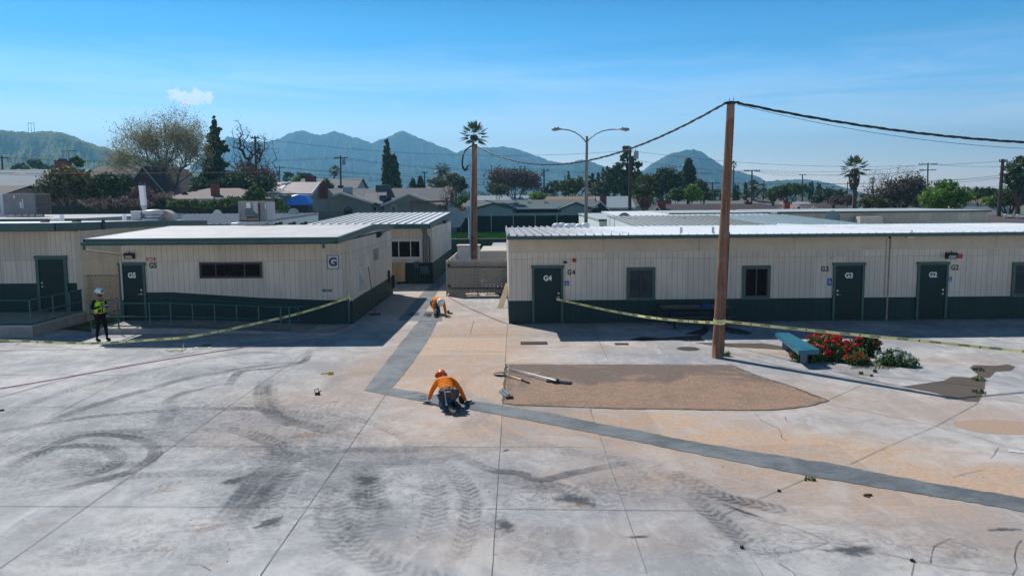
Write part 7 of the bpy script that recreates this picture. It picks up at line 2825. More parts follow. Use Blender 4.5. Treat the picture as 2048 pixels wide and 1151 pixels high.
h = house_at(845, 905, 383, 373, 190, 10, 'x')
hbody(t, h[0], h[1], 190, 200, h[2], h[3], 'x', STUCT, SH_RED, RIMW)

# fences and grass at the back of the school
a, b = at(880, 430, 111), at(1165, 430, 111)
t = thing('screened_fence', 'tall black screened fence behind the strip of green grass', 'fence', (a.x, 111, 0))
zf = at(1050, 431, 111).z
MB().box(a.x-3, 111, 0, b.x+14, 111.06, zf).build('screen', plain('black windscreen', (.006, .008, .010), .8, .4, 1), t)
MB().box(a.x+6, 110.9, zf, b.x+14, 110.98, zf+.36).build('top_strip', plain('blue top strip', (.13, .21, .26), .5), t)
for i in range(9):
    x_ = a.x+1+i*3.05
    MB().tube([(x_, 110.9, 0), (x_, 110.9, zf+.1)], .045, 6).build('post', STEEL, t)
k = N('lawn')
c = k.mix(k.ss(k.noise(k.pos(), .6, 7, .7), .4, .6), (.075, .16, .018), (.13, .26, .03))
lawn = struct(MB().poly([(-14, 84, .02), (16, 84, .02), (16, 110.9, .02), (-14, 110.9, .02)]).build('lawn', k.done(c, .95)))
struct(MB().box(-14, 83, 0, 16, 83.9, .12).build('path_edging', CONC2))
q = MB()
rr = random.Random(9)
for i in range(2600):
    x_, y_ = rr.uniform(-9, 1), rr.uniform(97, 110)
    q.add([(x_-.05, y_, .02), (x_+.05, y_, .02), (x_+rr.uniform(-.1, .1), y_, rr.uniform(.15, .5))], [(0, 1, 2)])
tag(q.build('grass', plain('grass blades', (.10, .21, .025), .9, .4, .8)), 'bright green grass strip in front of the black fence', 'grass', kind='stuff')
a, b = at(95, 404, 80), at(480, 404, 80)
t = thing('screened_fence', 'dark green screened fence with vines behind the left roofs', 'fence', (a.x, 80, 0))
zf = at(300, 408, 80).z
MB().box(a.x-2, 80, 0, b.x+3, 80.06, zf-.1).build('screen', plain('dark green windscreen', (.006, .018, .015), .8, .4, 1), t)
for i in range(9):
    x_ = a.x+i*2.5
    MB().tube([(x_, 79.93, 0), (x_, 79.93, zf)], .05, 6).build('post', plain('green post', (.02, .05, .045), .6), t)
a, b = at(98, 430, 60), at(160, 407, 74)
# ------------------------------------------------------------------ trees
TG = 'trees of the neighbourhood beyond the school'
rng = np.random.default_rng(11)
L_OLIVE = leafmat('olive leaf', (.05, .06, .02), (.20, .20, .08), .7, .2)
L_BUD = leafmat('spring buds', (.24, .22, .12), (.56, .54, .31), .8, .2)
L_DARK = leafmat('dark evergreen leaf', (.018, .045, .018), (.09, .15, .055), .7, .1)
L_MID = leafmat('mid green leaf', (.035, .075, .02), (.14, .22, .055), .7, .15)
L_MID2 = leafmat('grey green leaf', (.035, .07, .032), (.13, .19, .09), .7, .15)
L_LIME = leafmat('fresh green leaf', (.07, .15, .015), (.24, .40, .05), .7, .3)
L_ORNG = leafmat('ochre leaf', (.12, .10, .02), (.30, .21, .04), .7, .2)
L_PALM = leafmat('palm leaf', (.035, .06, .018), (.16, .21, .07), .6, .1)
L_DEAD = leafmat('dead fronds', (.07, .045, .03), (.22, .15, .10), .9, .1)
L_TWIG = leafmat('twigs', (.09, .065, .055), (.21, .15, .13), .9, .1)
L_PINK = leafmat('pale vine', (.10, .08, .075), (.32, .24, .21), .8, .2)


def clumped(ells, n, rng, tight=.16, shell=.35, per=26, zmin=.1):
    tot = sum(e[1][0]*e[1][2] for e in ells)
    P, K = [], []
    for c, r in ells:
        m_ = max(30, int(n*r[0]*r[2]/tot))
        nc = max(8, m_//per)
        cc = ell_points(nc, c, r, rng, shell, -1e9)
        idx = rng.integers(0, nc, m_)
        s_ = tight*min(r[0], r[2])
        P.append(cc[idx]+rng.normal(size=(m_, 3))*np.array([s_, s_, s_*.75]))
        K.append(np.clip(rng.random(nc)[idx]*.7+.15+rng.normal(size=m_)*.13, 0, 1))
    P = np.concatenate(P)
    K = np.concatenate(K)
    ok = P[:, 2] > zmin
    return P[ok], K[ok]


def px_ell(pcx, pcy, prx, pry, Y, dy=0.0, dk=.85):
    c = at(pcx, pcy, Y+dy)
    k_ = Y/1593
    return ((c.x, c.y, c.z), (prx*k_, prx*k_*dk, pry*k_))


def limbs(q, base, ells, r0, rng, n=None):
    """tapered trunk that forks into limbs reaching into each crown part"""
    base = Vector(base)
    top = max(c[2] for c, _ in ells)
    mean = Vector((sum(c[0] for c, _ in ells)/len(ells), base.y, 0))
    fork = Vector((base.x*.7+mean.x*.3, base.y, max(.8, top*.38)))
    q.tube([base, base.lerp(fork, .5)+Vector((.1*r0, 0, 0)), fork], [r0*1.2, r0, r0*.85], 8)
    for c, r in ells:
        for _ in range(n or 2):
            d = rng.normal(size=3)*.45
            tip = Vector((c[0]+d[0]*r[0], c[1]+d[1]*r[1], c[2]+abs(d[2])*r[2]*.6))
            mid_ = fork.lerp(tip, .5)+Vector((rng.normal()*.2, rng.normal()*.2, .1*(tip-fork).length))
            q.tube([fork, mid_, tip], [r0*.5, r0*.28, r0*.08], 5)
            for _ in range(2):
                e = rng.normal(size=3)*.6
                t2_ = Vector((c[0]+e[0]*r[0], c[1]+e[1]*r[1], c[2]+e[2]*r[2]*.7))
                q.tube([mid_, mid_.lerp(t2_, .6)+Vector((0, 0, .1)), t2_], [r0*.2, r0*.12, r0*.04], 4)


def tree(label, px, Y, ells, mat, n, size, r0=.3, cat='tree', name='tree', bark=None, tight=.16, shell=.35, extra=None, nl=None, per=26, dk=.85, group=TG):
    b = at(px, 400, Y)
    t = thing(name, label, cat, (b.x, Y, 0), 0, group)
    E_ = [px_ell(*e, Y, (i % 3-1)*.12*e[2]*Y/1593, dk) for i, e in enumerate(ells)]
    q = MB()
    limbs(q, (b.x, Y, 0), E_, r0, rng, nl)
    q.build('trunk', bark or BARK, t)
    P, K = clumped(E_, n, rng, tight, shell, per)
    leaf_object('crown', P, size, mat, t, rng, K)
    if extra:
        E2, m2, n2_, s2 = extra
        P, K = clumped([px_ell(*e, Y, 0, dk) for e in E2], n2_, rng, tight, shell, per)
        leaf_object('crown_top', P, s2, m2, t, rng, K)
    return t


def cone_tree(label, px, Y, pt, pb, hw, mat, n, size, cat='conifer', name='conifer', power=1.0, wob=.25, group=TG):
    """conifer / cypress: leaves on a tapering ragged cone between pixel rows pt and pb"""
    b = at(px, 400, Y)
    zt, zb = at(px, pt, Y).z, max(.3, at(px, pb, Y).z)
    R = hw*Y/1593
    t = thing(name, label, cat, (b.x, Y, 0), 0, group)
    MB().tube([(b.x, Y, 0), (b.x, Y, zt*.6), (b.x, Y, zt*.97)], [R*.12+.08, R*.08+.05, .03], 6).build('trunk', BARK, t)
    nc = max(60, n//9)
    u = rng.random(nc)**.62
    prof = (.03+u**power*.97)*(1+wob*np.sin(u*40+rng.random()*6)*(.4+.6*rng.random(nc)))
    a_ = rng.random(nc)*6.283
    rad = R*prof*(.45+.55*rng.random(nc))
    cc = np.stack([b.x+rad*np.cos(a_), Y+rad*np.sin(a_), zt-(zt-zb)*u], 1)
    idx = rng.integers(0, nc, n)
    s_ = .055*R+.04
    P = cc[idx]+rng.normal(size=(n, 3))*np.array([s_, s_, s_*1.3])
    P[:, 2] = np.minimum(P[:, 2], zt)
    K = np.clip(rng.random(nc)[idx]*.7+.15+rng.normal(size=n)*.1, 0, 1)
    leaf_object('crown', P, size, mat, t, rng, K, .6, 1.0)
    return t


def bare_tree(label, px, Y, ells, mat, r0=.35, seed=1, n=650, bf=.35, cat='bare tree', group=TG, leaves=None, zfork=.2, side=3):
    """branches grow to points spread through the crown, each from the nearest part of the tree; thickness follows what a branch carries"""
    b = at(px, 400, Y)
    t = thing('bare_tree' if not leaves else 'tree', label, cat, (b.x, Y, 0), 0, group)
    rg = np.random.default_rng(seed)
    E_ = [px_ell(*e, Y, 0, .8) for e in ells]
    tot = sum(e[2]*e[3] for e in ells)
    pts = np.concatenate([ell_points(max(4, int(n*e[2]*e[3]/tot)), c, r, rg, .05, .5) for (c, r), e in zip(E_, ells)])
    top = pts[:, 2].max()
    f = np.array([b.x, Y, top*zfork])
    nodes = [np.array([b.x, Y, -.1]), f*.5+np.array([b.x, Y, 0])*.5+np.array([.12, 0, 0]), f]
    par = [-1, 0, 1]
    pl = [0, 0, 0]
    for p in pts[np.argsort(np.linalg.norm((pts-f)*np.array([1, 1, .8]), axis=1))]:
        A = np.array(nodes[2:])
        d = np.linalg.norm(A-p, axis=1)
        up = np.maximum(0, A[:, 2]-p[2])*1.2
        i = int(np.argmin(d+up+bf*np.array(pl[2:])))+2
        # long links get bent through a middle point
        if d[i-2] > top*.08:
            m_ = nodes[i]*.5+p*.5+np.array([0, 0, .06*d[i-2]])+rg.normal(size=3)*.05*d[i-2]
            nodes.append(m_)
            par.append(i)
            pl.append(pl[i]+d[i-2]*.5)
            i = len(nodes)-1
        nodes.append(p)
        par.append(i)
        pl.append(pl[i]+np.linalg.norm(p-nodes[i]))
    cnt = np.ones(len(nodes))
    for i in range(len(nodes)-1, 0, -1):
        cnt[par[i]] += cnt[i]
    rad = r0*(cnt/cnt[0])**.46
    q = MB()
    for i in range(1, len(nodes)):
        k_ = 8 if rad[i] > r0*.4 else 4 if rad[i] > r0*.12 else side
        q.tube([nodes[par[i]], nodes[i]], [max(.014, min(rad[par[i]], rad[i]*1.35)), max(.012, rad[i])], k_, False)
        if rad[i] < r0*.12:      # twigs
            for _ in range(2):
                e = nodes[i]+rg.normal(size=3)*top*.03+np.array([0, 0, top*.015])
                q.tube([nodes[i], e], [.016, .008], 3, False)
    q.build('trunk', mat, t)
    if leaves:
        m_, n_, s_, jit = leaves
        tip = np.array([nodes[i] for i in range(3, len(nodes)) if rad[i] < r0*.16])
        idx = rg.integers(0, len(tip), n_)
        P = tip[idx]+rg.normal(size=(n_, 3))*jit
        K = np.clip(rg.random(len(tip))[idx]*.6+.2+rg.normal(size=n_)*.12, 0, 1)
        leaf_object('crown', P, s_, m_, t, rg, K, .6)
    return t


def palm(label, px, Y, pcy, prad, r0=.22, skirt=0.0, nf=26, fan=True, mat=None, droop=.6, group=TG, lean=0, cat='palm tree'):
    """fan palm: trunk, fronds of radiating blades, hanging skirt of dead ones"""
    b = at(px, 400, Y)
    c = at(px, pcy, Y)
    R = prad*1.22*Y/1593
    t = thing('palm_tree', label, cat, (b.x, Y, 0), 0, group)
    q = MB()
    q.tube([(b.x+lean*u*u, Y, c.z*u) for u in (0, .25, .5, .75, 1)], [r0*1.25, r0*1.05, r0, r0*.9, r0*.8], 9)
    q.build('trunk', BARKG, t)
    c = Vector((c.x+lean, c.y, c.z))
    V_, F_, K_ = [], [], []

    def blade(p, d, L, w_, k_, up=Vector((0, 0, 1))):
        s_ = d.cross(up)
        s_ = s_.normalized() if s_.length > .05 else Vector((1, 0, 0))
        m_ = p+d*L*.55+Vector((0, 0, -.04*L))
        e = p+d*L+Vector((0, 0, -.28*L*droop))
        i = len(V_)
        V_.extend([p, m_+s_*w_, e, m_-s_*w_])
        F_.append((i, i+1, i+2, i+3))
        K_.append(k_)

    for i in range(nf):
        a_ = 2.399*i+rng.random()*.4
        el = 1.35-2.05*(i/nf)
        d = Vector((math.cos(a_)*math.cos(el), math.sin(a_)*math.cos(el), math.sin(el)))
        k0_ = .25+.5*rng.random()
        if fan:
            hub = c+d*R*.45+Vector((0, 0, -.06*R*droop))
            i0 = len(V_)
            s_ = d.cross(Vector((0, 0, 1)))
            s_ = s_.normalized() if s_.length > .05 else Vector((1, 0, 0))
            V_.extend([c-s_*.02, c+s_*.02, hub+s_*.015, hub-s_*.015])
            F_.append((i0, i0+1, i0+2, i0+3))
            K_.append(.8)
            u_ = s_.cross(d).normalized()
            for j in range(13):
                w_ = (j-6)/6*1.2
                dd = (d*math.cos(w_)+s_*math.sin(w_)+u_*.12*math.cos(w_*2)).normalized()
                blade(hub, dd, R*.6*(1-.3*abs(w_)), R*.04, k0_+rng.normal()*.08)
        else:
            prev = c
            for j in range(1, 9):
                u = j/8
                p = c+d*R*u+Vector((0, 0, -R*.55*droop*u*u))
                for sg in (-1, 1):
                    s_ = d.cross(Vector((0, 0, 1))).normalized()*sg
                    dd = (s_*.8+d*.55+Vector((0, 0, -.35))).normalized()
                    blade(prev.lerp(p, .5), dd, R*.33*(1-.45*abs(u-.4)), R*.03, k0_+rng.normal()*.08)
                    blade(p, dd, R*.33*(1-.45*abs(u-.4)), R*.03, k0_+rng.normal()*.08)
                i0 = len(V_)
                V_.extend([prev+Vector((0, 0, .02)), p+Vector((0, 0, .02)), p-Vector((0, 0, .02)), prev-Vector((0, 0, .02))])
                F_.append((i0, i0+1, i0+2, i0+3))
                K_.append(.8)
                prev = p
    q = MB().add(V_, F_)
    o = q.build('crown', mat or L_PALM, t)
    o.data.attributes.new('rnd', 'FLOAT', 'FACE').data.foreach_set('value', np.clip(K_, 0, 1))
    if skirt:
        hs_ = skirt*Y/1593
        n_ = 500
        u = rng.random(n_)
        rr_ = r0*(1.1+1.0*np.sin(np.pi*np.clip(u*1.1, 0, 1))**.7)
        a_ = rng.random(n_)*6.283
        P = np.stack([c.x+rr_*np.cos(a_), c.y+rr_*np.sin(a_), c.z-.1-hs_*u], 1)
        leaf_object('dead_fronds', P, .5, L_DEAD, t, rng, None, .3, 2.5)
    return t


# left side
bare_tree('big spreading tree with sparse olive-brown spring foliage left of the dark conifer', 342, 108, [(300, 285, 80, 56), (355, 275, 62, 56), (245, 320, 42, 34), (385, 300, 34, 56), (320, 330, 80, 24)], BARKG, .33, 5, 1100, .5, 'tree', leaves=(L_BUD, 32000, .17, .55), zfork=.07)
tree('tall ragged dark conifer between the big spreading tree and the bare tree', 431, 112, [(429, 246, 5, 11), (432, 262, 11, 10), (424, 276, 12, 10), (436, 287, 15, 9), (422, 298, 13, 10), (444, 297, 14, 8), (430, 310, 17, 10), (418, 326, 14, 11), (438, 328, 16, 11), (428, 345, 22, 11), (446, 350, 16, 10), (414, 358, 18, 12), (438, 368, 30, 14)], L_DARK, 13000, .42, .3, 'conifer', 'conifer', tight=.2, shell=.3)
bare_tree('dark leafless tree with twisted limbs behind the thin utility pole', 492, 112, [(480, 280, 24, 40), (515, 300, 42, 42), (495, 330, 44, 34), (530, 345, 28, 26)], plain('dark bark', (.045, .033, .033), .9), .40, 12, 520, .15, zfork=.18)
tree('rounded olive tree with an orange-tinted top before the steep brown house', 140, 88, [(120, 366, 42, 30), (160, 372, 45, 28), (100, 380, 28, 20), (190, 385, 28, 18)], L_OLIVE, 9000, .3, .3, bark=BARK,
     extra=([(128, 346, 30, 16), (150, 350, 24, 12)], L_ORNG, 2500, .28))
tree('dense dark shrub-like tree beside the steep brown gable', 228, 86, [(215, 365, 26, 20), (245, 366, 22, 18), (228, 382, 30, 16)], L_DARK, 5000, .32, .2)
tree('small broad-leaved tree with sparse top over the brown roof near the antenna', 152, 125, [(150, 322, 15, 9), (160, 327, 9, 7)], L_MID, 700, .5, .15)
tree('distant dark grove under the left hill', 60, 230, [(45, 335, 18, 10), (70, 328, 16, 12), (95, 337, 20, 9), (30, 338, 10, 8)], L_MID2, 1600, .8, .2)
tree('ivy climbing the foot of the thin pole behind the rooftop unit', 512, 84, [(512, 392, 24, 12), (512, 382, 14, 12), (506, 400, 34, 10)], L_MID, 4200, .28, .12)
tree('dark shrubs between the dark conifer and the bare tree', 458, 100, [(440, 372, 26, 20), (475, 368, 30, 26), (405, 375, 22, 18), (520, 366, 26, 18)], L_DARK, 4500, .4, .15, tight=.22)
tree('twiggy grey thicket below the bare tree', 500, 104, [(490, 355, 40, 26), (530, 360, 30, 24)], L_TWIG, 3200, .35, .12, tight=.3, shell=.1)
tree('pinkish brown vine heap beside the low tan-roofed house', 338, 82, [(330, 398, 26, 14), (300, 396, 30, 9), (350, 405, 20, 8)], L_PINK, 3000, .22, .08, tight=.25, shell=.1)
tree('brownish bare shrub in front of the steep brown gable', 275, 84, [(285, 388, 30, 16), (262, 396, 22, 12)], L_TWIG, 2600, .25, .08, tight=.3, shell=.1)
q_e = [(180+i*22, 405+4*math.sin(i*1.7), 19, 9) for i in range(6)]
tree('flowering pale vine mound along the dark screened fence', 235, 79, q_e, L_PINK, 3800, .2, .06, tight=.25, shell=.1)
q_e = [(350+i*20, 408-3*math.sin(i*1.3)-(4 if i > 3 else 0), 18, 8) for i in range(7)]
tree('green ivy hanging over the screened fence in front of the tan-roofed house', 410, 79, q_e, L_MID, 5200, .22, .06, tight=.22, shell=.2)
q_e = [(150+i*26, 414, 20, 9) for i in range(13)]
tree('dark undergrowth behind the screened fence', 300, 81, q_e, L_DARK, 6500, .3, .06, tight=.25, shell=.1)
tree('ivy clump right of the rooftop unit by the blue tarp', 555, 80, [(553, 408, 14, 12), (566, 414, 10, 9), (540, 414, 12, 8)], L_MID, 2400, .22, .06)
# centre
cone_tree('tallest of the three slim cypresses above the grey house', 776, 148, 279, 378, 12, L_DARK, 3400, .55, 'cypress', 'cypress', .55, .1)
cone_tree('thin middle cypress squeezed between the two larger ones', 783, 150, 316, 378, 9, L_DARK, 1500, .5, 'cypress', 'cypress', .5, .1)
cone_tree('shorter pointed cypress right of the tallest slim one', 790, 147, 309, 378, 14, L_DARK, 3400, .55, 'cypress', 'cypress', .75, .15)
tree('dark round-topped tree left of the thin pole over the ribbed roof', 609, 230, [(609, 356, 20, 12)], L_MID2, 1400, .7, .3)
tree('pale green bush below the dark round tree', 592, 180, [(592, 361, 14, 8)], L_LIME, 700, .5, .15)
tree('bushy green tree at the red chimney', 655, 140, [(655, 372, 12, 13)], L_MID, 1400, .4, .15)
tree('two small leafy palms far left of the thin pole', 578, 240, [(578, 349, 8, 7), (572, 356, 7, 6)], L_MID2, 500, .7, .15)
palm('shaggy palm over the distant grey house', 670, 175, 343, 13, .25, 6, 22)
cone_tree('dark pointed conifer, first of two by the bare twiggy trees', 826, 170, 356, 382, 10, L_DARK, 1000, .5, power=.8)
cone_tree('dark pointed conifer, second of two nearer the leafy palm', 842, 170, 352, 382, 11, L_DARK, 1200, .5, power=.8)
palm('leafy feather palm with drooping fronds over the pergola', 885, 165, 342, 20, .3, 0, 24, False)
palm('smaller feather palm just left of the second wooden pole', 912, 160, 353, 10, .2, 0, 18, False)
tree('dense dark round bush at the second wooden pole', 919, 140, [(919, 368, 15, 15)], L_DARK, 2600, .4, .2)
bare_tree('brown twiggy tree between the pergola and the black fence', 905, 126, [(902, 384, 22, 18), (892, 398, 16, 14)], plain('twig brown', (.13, .085, .07), .9), .16, 21, 260, .2)
tree('thicket with yellow-green leaves near the pergola', 880, 150, [(880, 366, 24, 12), (905, 360, 14, 12)], L_OLIVE, 1800, .4, .12, tight=.25)
palm('tall fan palm rising behind the second wooden pole', 948, 140, 270, 27, .26, 10, 30, droop=.45)
tree('broad reddish brown bare tree mass right of the second wooden pole', 1030, 165, [(1000, 362, 28, 22), (1035, 358, 32, 20), (1062, 366, 18, 20)], L_TWIG, 7500, .45, .25, tight=.3, shell=.1, cat='bare tree')
tree('yellow-olive bush below the reddish bare tree', 1000, 155, [(995, 378, 24, 12)], L_OLIVE, 1600, .4, .15)
palm('feather palm over the reddish bare tree', 1016, 175, 346, 14, .25, 0, 18, False)
tree('dark tree at the right end of the reddish bare mass', 1070, 168, [(1070, 356, 8, 9)], L_DARK, 700, .5, .15)
tree('bright green dome-shaped bush on the teal house roofline', 1075, 140, [(1075, 394, 20, 9)], L_LIME, 2000, .3, .12)
tree('small agave-like plant left of the second pole by the fence', 930, 112, [(928, 398, 12, 8), (916, 408, 9, 7)], L_MID, 1200, .3, .08)
tree('leafless rust-leaved shrub at the fan-shaped backboard', 922, 96, [(922, 420, 12, 6)], leafmat('rust leaf', (.10, .05, .03), (.30, .19, .14)), 900, .2, .06)
for i, (px, pt, lab) in enumerate(((1137, 343, 'lone thin cypress left of the double street lamp'), (1185, 345, 'thin cypress just right of the double street lamp'), (1196, 341, 'second of the thin cypresses right of the street lamp'),
                                   (1206, 336, 'third of the thin cypresses right of the street lamp'), (1214, 331, 'tallest thin cypress next to the cone-shaped broadleaf'))):
    cone_tree(lab, px, 200, pt, 375, 3.6, L_DARK, 500, .5, 'cypress', 'cypress', .4, .05)
tree('rounded mid-green trees behind the double street lamp', 1150, 160, [(1150, 370, 26, 16), (1128, 378, 20, 12), (1185, 368, 20, 14)], L_MID, 4200, .45, .25)
tree('blue-green tree left of the street lamp', 1110, 185, [(1108, 374, 14, 12), (1090, 380, 12, 9)], L_MID2, 1200, .6, .2)
tree('large tree mass between the street lamp and the dark utility pole', 1215, 150, [(1205, 378, 26, 16), (1232, 362, 24, 24), (1222, 346, 16, 12)], L_MID2, 6000, .42, .3)
tree('tall open conifer behind the dark pole with the transformer', 1256, 150, [(1254, 300, 8, 9), (1250, 314, 10, 8), (1264, 318, 9, 7), (1240, 330, 12, 8), (1262, 333, 12, 8), (1276, 330, 9, 7), (1236, 345, 12, 8), (1256, 348, 14, 9), (1272, 348, 12, 8), (1246, 362, 18, 9), (1268, 366, 16, 9), (1255, 382, 26, 12)], L_MID2, 9500, .4, .3, 'conifer', 'conifer', tight=.2, shell=.3)
palm('short shaggy fan palm with brown skirt beside the transformer pole', 1290, 104, 374, 27, .5, 38, 46, droop=.6)
tree('big dark rounded tree left of the pointed conifer', 1330, 150, [(1325, 362, 26, 30), (1350, 365, 18, 26), (1308, 372, 16, 22)], L_DARK, 6500, .45, .3)
cone_tree('dense pointed conifer above the bright green trees', 1376, 158, 317, 396, 24, L_DARK, 5200, .5, power=.7, wob=.3)
tree('bright green young tree below the pointed conifer', 1385, 135, [(1384, 386, 17, 16)], L_LIME, 3400, .35, .15)
tree('darker green bush left of the bright young tree', 1352, 136, [(1352, 388, 16, 13)], L_MID, 2400, .35, .15)
tree('brownish tree right of the bright young tree', 1403, 150, [(1402, 376, 12, 18), (1412, 390, 10, 10)], L_OLIVE, 2200, .4, .2)
tree('mixed far greenery left of the tall wooden pole', 1430, 200, [(1425, 385, 20, 10), (1410, 392, 20, 8)], L_MID2, 1500, .6, .2)
cone_tree('cypress just right of the tall wooden pole', 1469, 190, 368, 402, 4.5, L_DARK, 500, .5, 'cypress', 'cypress', .4, .05)
cone_tree('second cypress right of the tall wooden pole', 1475, 195, 366, 402, 3.5, L_DARK, 400, .5, 'cypress', 'cypress', .4, .05)
cone_tree('cypress left of the crossarm pole', 1491, 190, 362, 400, 4.5, L_DARK, 500, .5, 'cypress', 'cypress', .4, .05)
palm('palm hidden behind the top of the tall wooden pole', 1466, 190, 330, 9, .2, 0, 18)
palm('round-headed palm behind the crossarm pole', 1507, 165, 372, 14, .25, 6, 24)
palm('small dark palm right of the crossarm pole', 1526, 170, 374, 8, .2, 0, 20)
tree('far scrubby greenery around the crossarm pole', 1500, 210, [(1440, 393, 30, 7), (1490, 390, 34, 8), (1540, 384, 24, 9)], L_MID2, 2200, .6, .2)
# right
tree('wide low olive-topped tree behind the red chimney', 1578, 165, [(1575, 380, 32, 13), (1600, 377, 22, 10), (1555, 386, 20, 9)], L_MID, 5200, .42, .3)
palm('dark drooping palm left of the red chimney', 1546, 140, 388, 12, .3, 12, 26)
cone_tree('pair-left thin cypress behind the white dormers', 1619, 195, 362, 398, 3, L_DARK, 400, .5, 'cypress', 'cypress', .4, .05)
cone_tree('pair-right thin cypress behind the white dormers', 1624, 195, 361, 398, 3, L_DARK, 400, .5, 'cypress', 'cypress', .4, .05)
cone_tree('blocky dark cypress left of the tall palm', 1637, 190, 365, 400, 6, L_DARK, 800, .5, 'cypress', 'cypress', .25, .1)
tree('grey-green trees between the cypresses and the tall palm', 1655, 160, [(1640, 393, 16, 14), (1658, 386, 12, 12), (1682, 387, 12, 9)], L_MID2, 2800, .42, .2)
tree('dry twiggy hedge left of the tall palm trunk', 1680, 130, [(1675, 401, 22, 9), (1700, 400, 14, 9)], L_TWIG, 2200, .3, .08, tight=.3, shell=.1)
palm('tall palm with heavy brown skirt above the beige block', 1709, 126, 337, 26, .34, 40, 26, droop=.5)
palm('slender small palm right of the heavy-skirted one', 1745, 190, 361, 7, .15, 0, 20)
bare_tree('sparse leafless tree right of the heavy-skirted palm', 1762, 122, [(1765, 358, 50, 28), (1820, 345, 32, 18), (1750, 380, 36, 20)], plain('grey twig bark', (.20, .16, .15), .9), .15, 33, 300, .3)
tree('broad dark brown dormant tree behind the long beige block', 1800, 118, [(1790, 388, 42, 28), (1825, 372, 34, 24), (1845, 398, 26, 20), (1765, 402, 26, 16)], leafmat('dormant twig', (.07, .055, .038), (.20, .16, .105), .9, .15), 9500, .34, .3, tight=.28, shell=.15)
tree('olive bush left of the dormant tree', 1745, 115, [(1742, 402, 26, 14), (1770, 408, 20, 10)], L_OLIVE, 2800, .3, .12)
tree('bright fresh green tree with whippy top shoots at the right', 1890, 106, [(1880, 392, 36, 26), (1915, 395, 30, 22), (1862, 402, 22, 18), (1893, 372, 24, 12)], L_LIME, 11000, .28, .25)
bare_tree('thin leafy shoots rising from the fresh green tree', 1890, 107, [(1893, 368, 26, 18)], plain('green shoots', (.10, .14, .03), .8), .06, 41, 60, .5)
tree('small leafy green bush before the far right roofs', 1945, 92, [(1942, 430, 24, 10), (1960, 436, 16, 9), (1928, 438, 14, 8)], L_MID, 3600, .24, .12)
tree('dark trees between the fresh green tree and the far right pole', 1955, 150, [(1950, 388, 24, 13), (1975, 383, 20, 10), (1985, 392, 16, 12)], L_DARK, 3200, .42, .2)
tree('large grey-green pine at the right edge', 2035, 96, [(2040, 340, 34, 20), (2028, 360, 26, 16), (2055, 322, 26, 14), (2050, 372, 30, 14)], L_MID2, 6500, .32, .35, tight=.14)
tree('dark spreading oak-like tree under the right edge pine', 2020, 100, [(2015, 396, 30, 16), (2045, 388, 36, 22), (1995, 405, 20, 12)], L_MID, 6500, .3, .3)
tree('pale green bush left of the oak-like tree', 1982, 130, [(1978, 402, 14, 10)], L_LIME, 1200, .35, .12)

# distant belt of trees that reads as one mass
b = MB()
root_dummy = None
E_ = []
rr = random.Random(17)
for i in range(150):
    px = -150+i*16+rr.uniform(-8, 8)
    Y = rr.uniform(330, 620)
    top = rr.uniform(374, 388)
    c = at(px, 396, Y)
    E_.append(((c.x, Y, 2.5), (rr.uniform(6, 14), 6, max(3, at(px, top, Y).z-2.5))))
P, K = clumped(E_, 26000, rng, .2, .3, 26)
o = thing('distant_trees', 'x', 'x', (0, 300, 0))
lo = leaf_object('treeline', P, 2.0, L_MID2, o, rng, K)
lo.parent = None
lo.location = (0, 300, 0)
bpy.data.objects.remove(o)
lo['kind'] = 'stuff'
lo['label'] = 'far-off belt of trees along the horizon'
lo['category'] = 'trees'
# far low roofs and ground cover between the trees
for i in range(14):
    px = 60+i*146+rr.uniform(-30, 30)
    Y = rr.uniform(200, 270)
    p = at(px, 396, Y)
    tt = thing('house', 'x', 'house', (p.x, Y, 0), 0, 'far small houses among the trees')
    tt['label'] = 'far small pale-walled house glimpsed low among the distant trees'
    hbody(tt, p.x-7, p.x+7, Y, Y+9, 2.9, 4.6, 'x', STUCW, (SH_GREY, SH_RED, SH_BRN2)[i % 3], RIMW)

# ------------------------------------------------------------------ far utility poles and wires
UP = 'dark utility poles beyond the school'


def upole(label, px, pt, Y, arms=(), trans=None, r=.15, lean=0, pb=None):
    T = at(px, pt, Y)
    B = Vector((at(px+lean, 400, Y).x, Y, 0))
    t = thing('utility_pole', label, 'utility pole', tuple(B), 0, UP)
    MB().tube([B, T], [r*1.25, r*.85], 8).build('pole', WOODD, t)
    for pz, w_, ox in arms:
        z_ = at(px, pz, Y).z
        x_ = T.x+ox
        q = MB().box(x_-w_, Y-.12, z_-.07, x_+w_, Y-.02, z_+.07)
        for k_ in (-.92, -.55, .55, .92):
            q.tube([(x_+w_*k_, Y-.07, z_+.07), (x_+w_*k_, Y-.07, z_+.25)], .05, 5)
        q.build('crossarm', WOODD, t)
    if trans:
        dx, pz, h_ = trans
        z_ = at(px, pz, Y).z
        MB().lathe([(0, -.0), (.28, 0), (.30, .05), (.30, h_), (.24, h_+.08), (0, h_+.1)], (T.x+dx, Y-.1, z_), 14).tube([(T.x+dx-.1, Y-.1, z_+h_), (T.x+dx-.1, Y-.1, z_+h_+.3)], .05, 5).build('transformer', plain('transformer grey', (.22, .27, .30), .5), t)
    return T


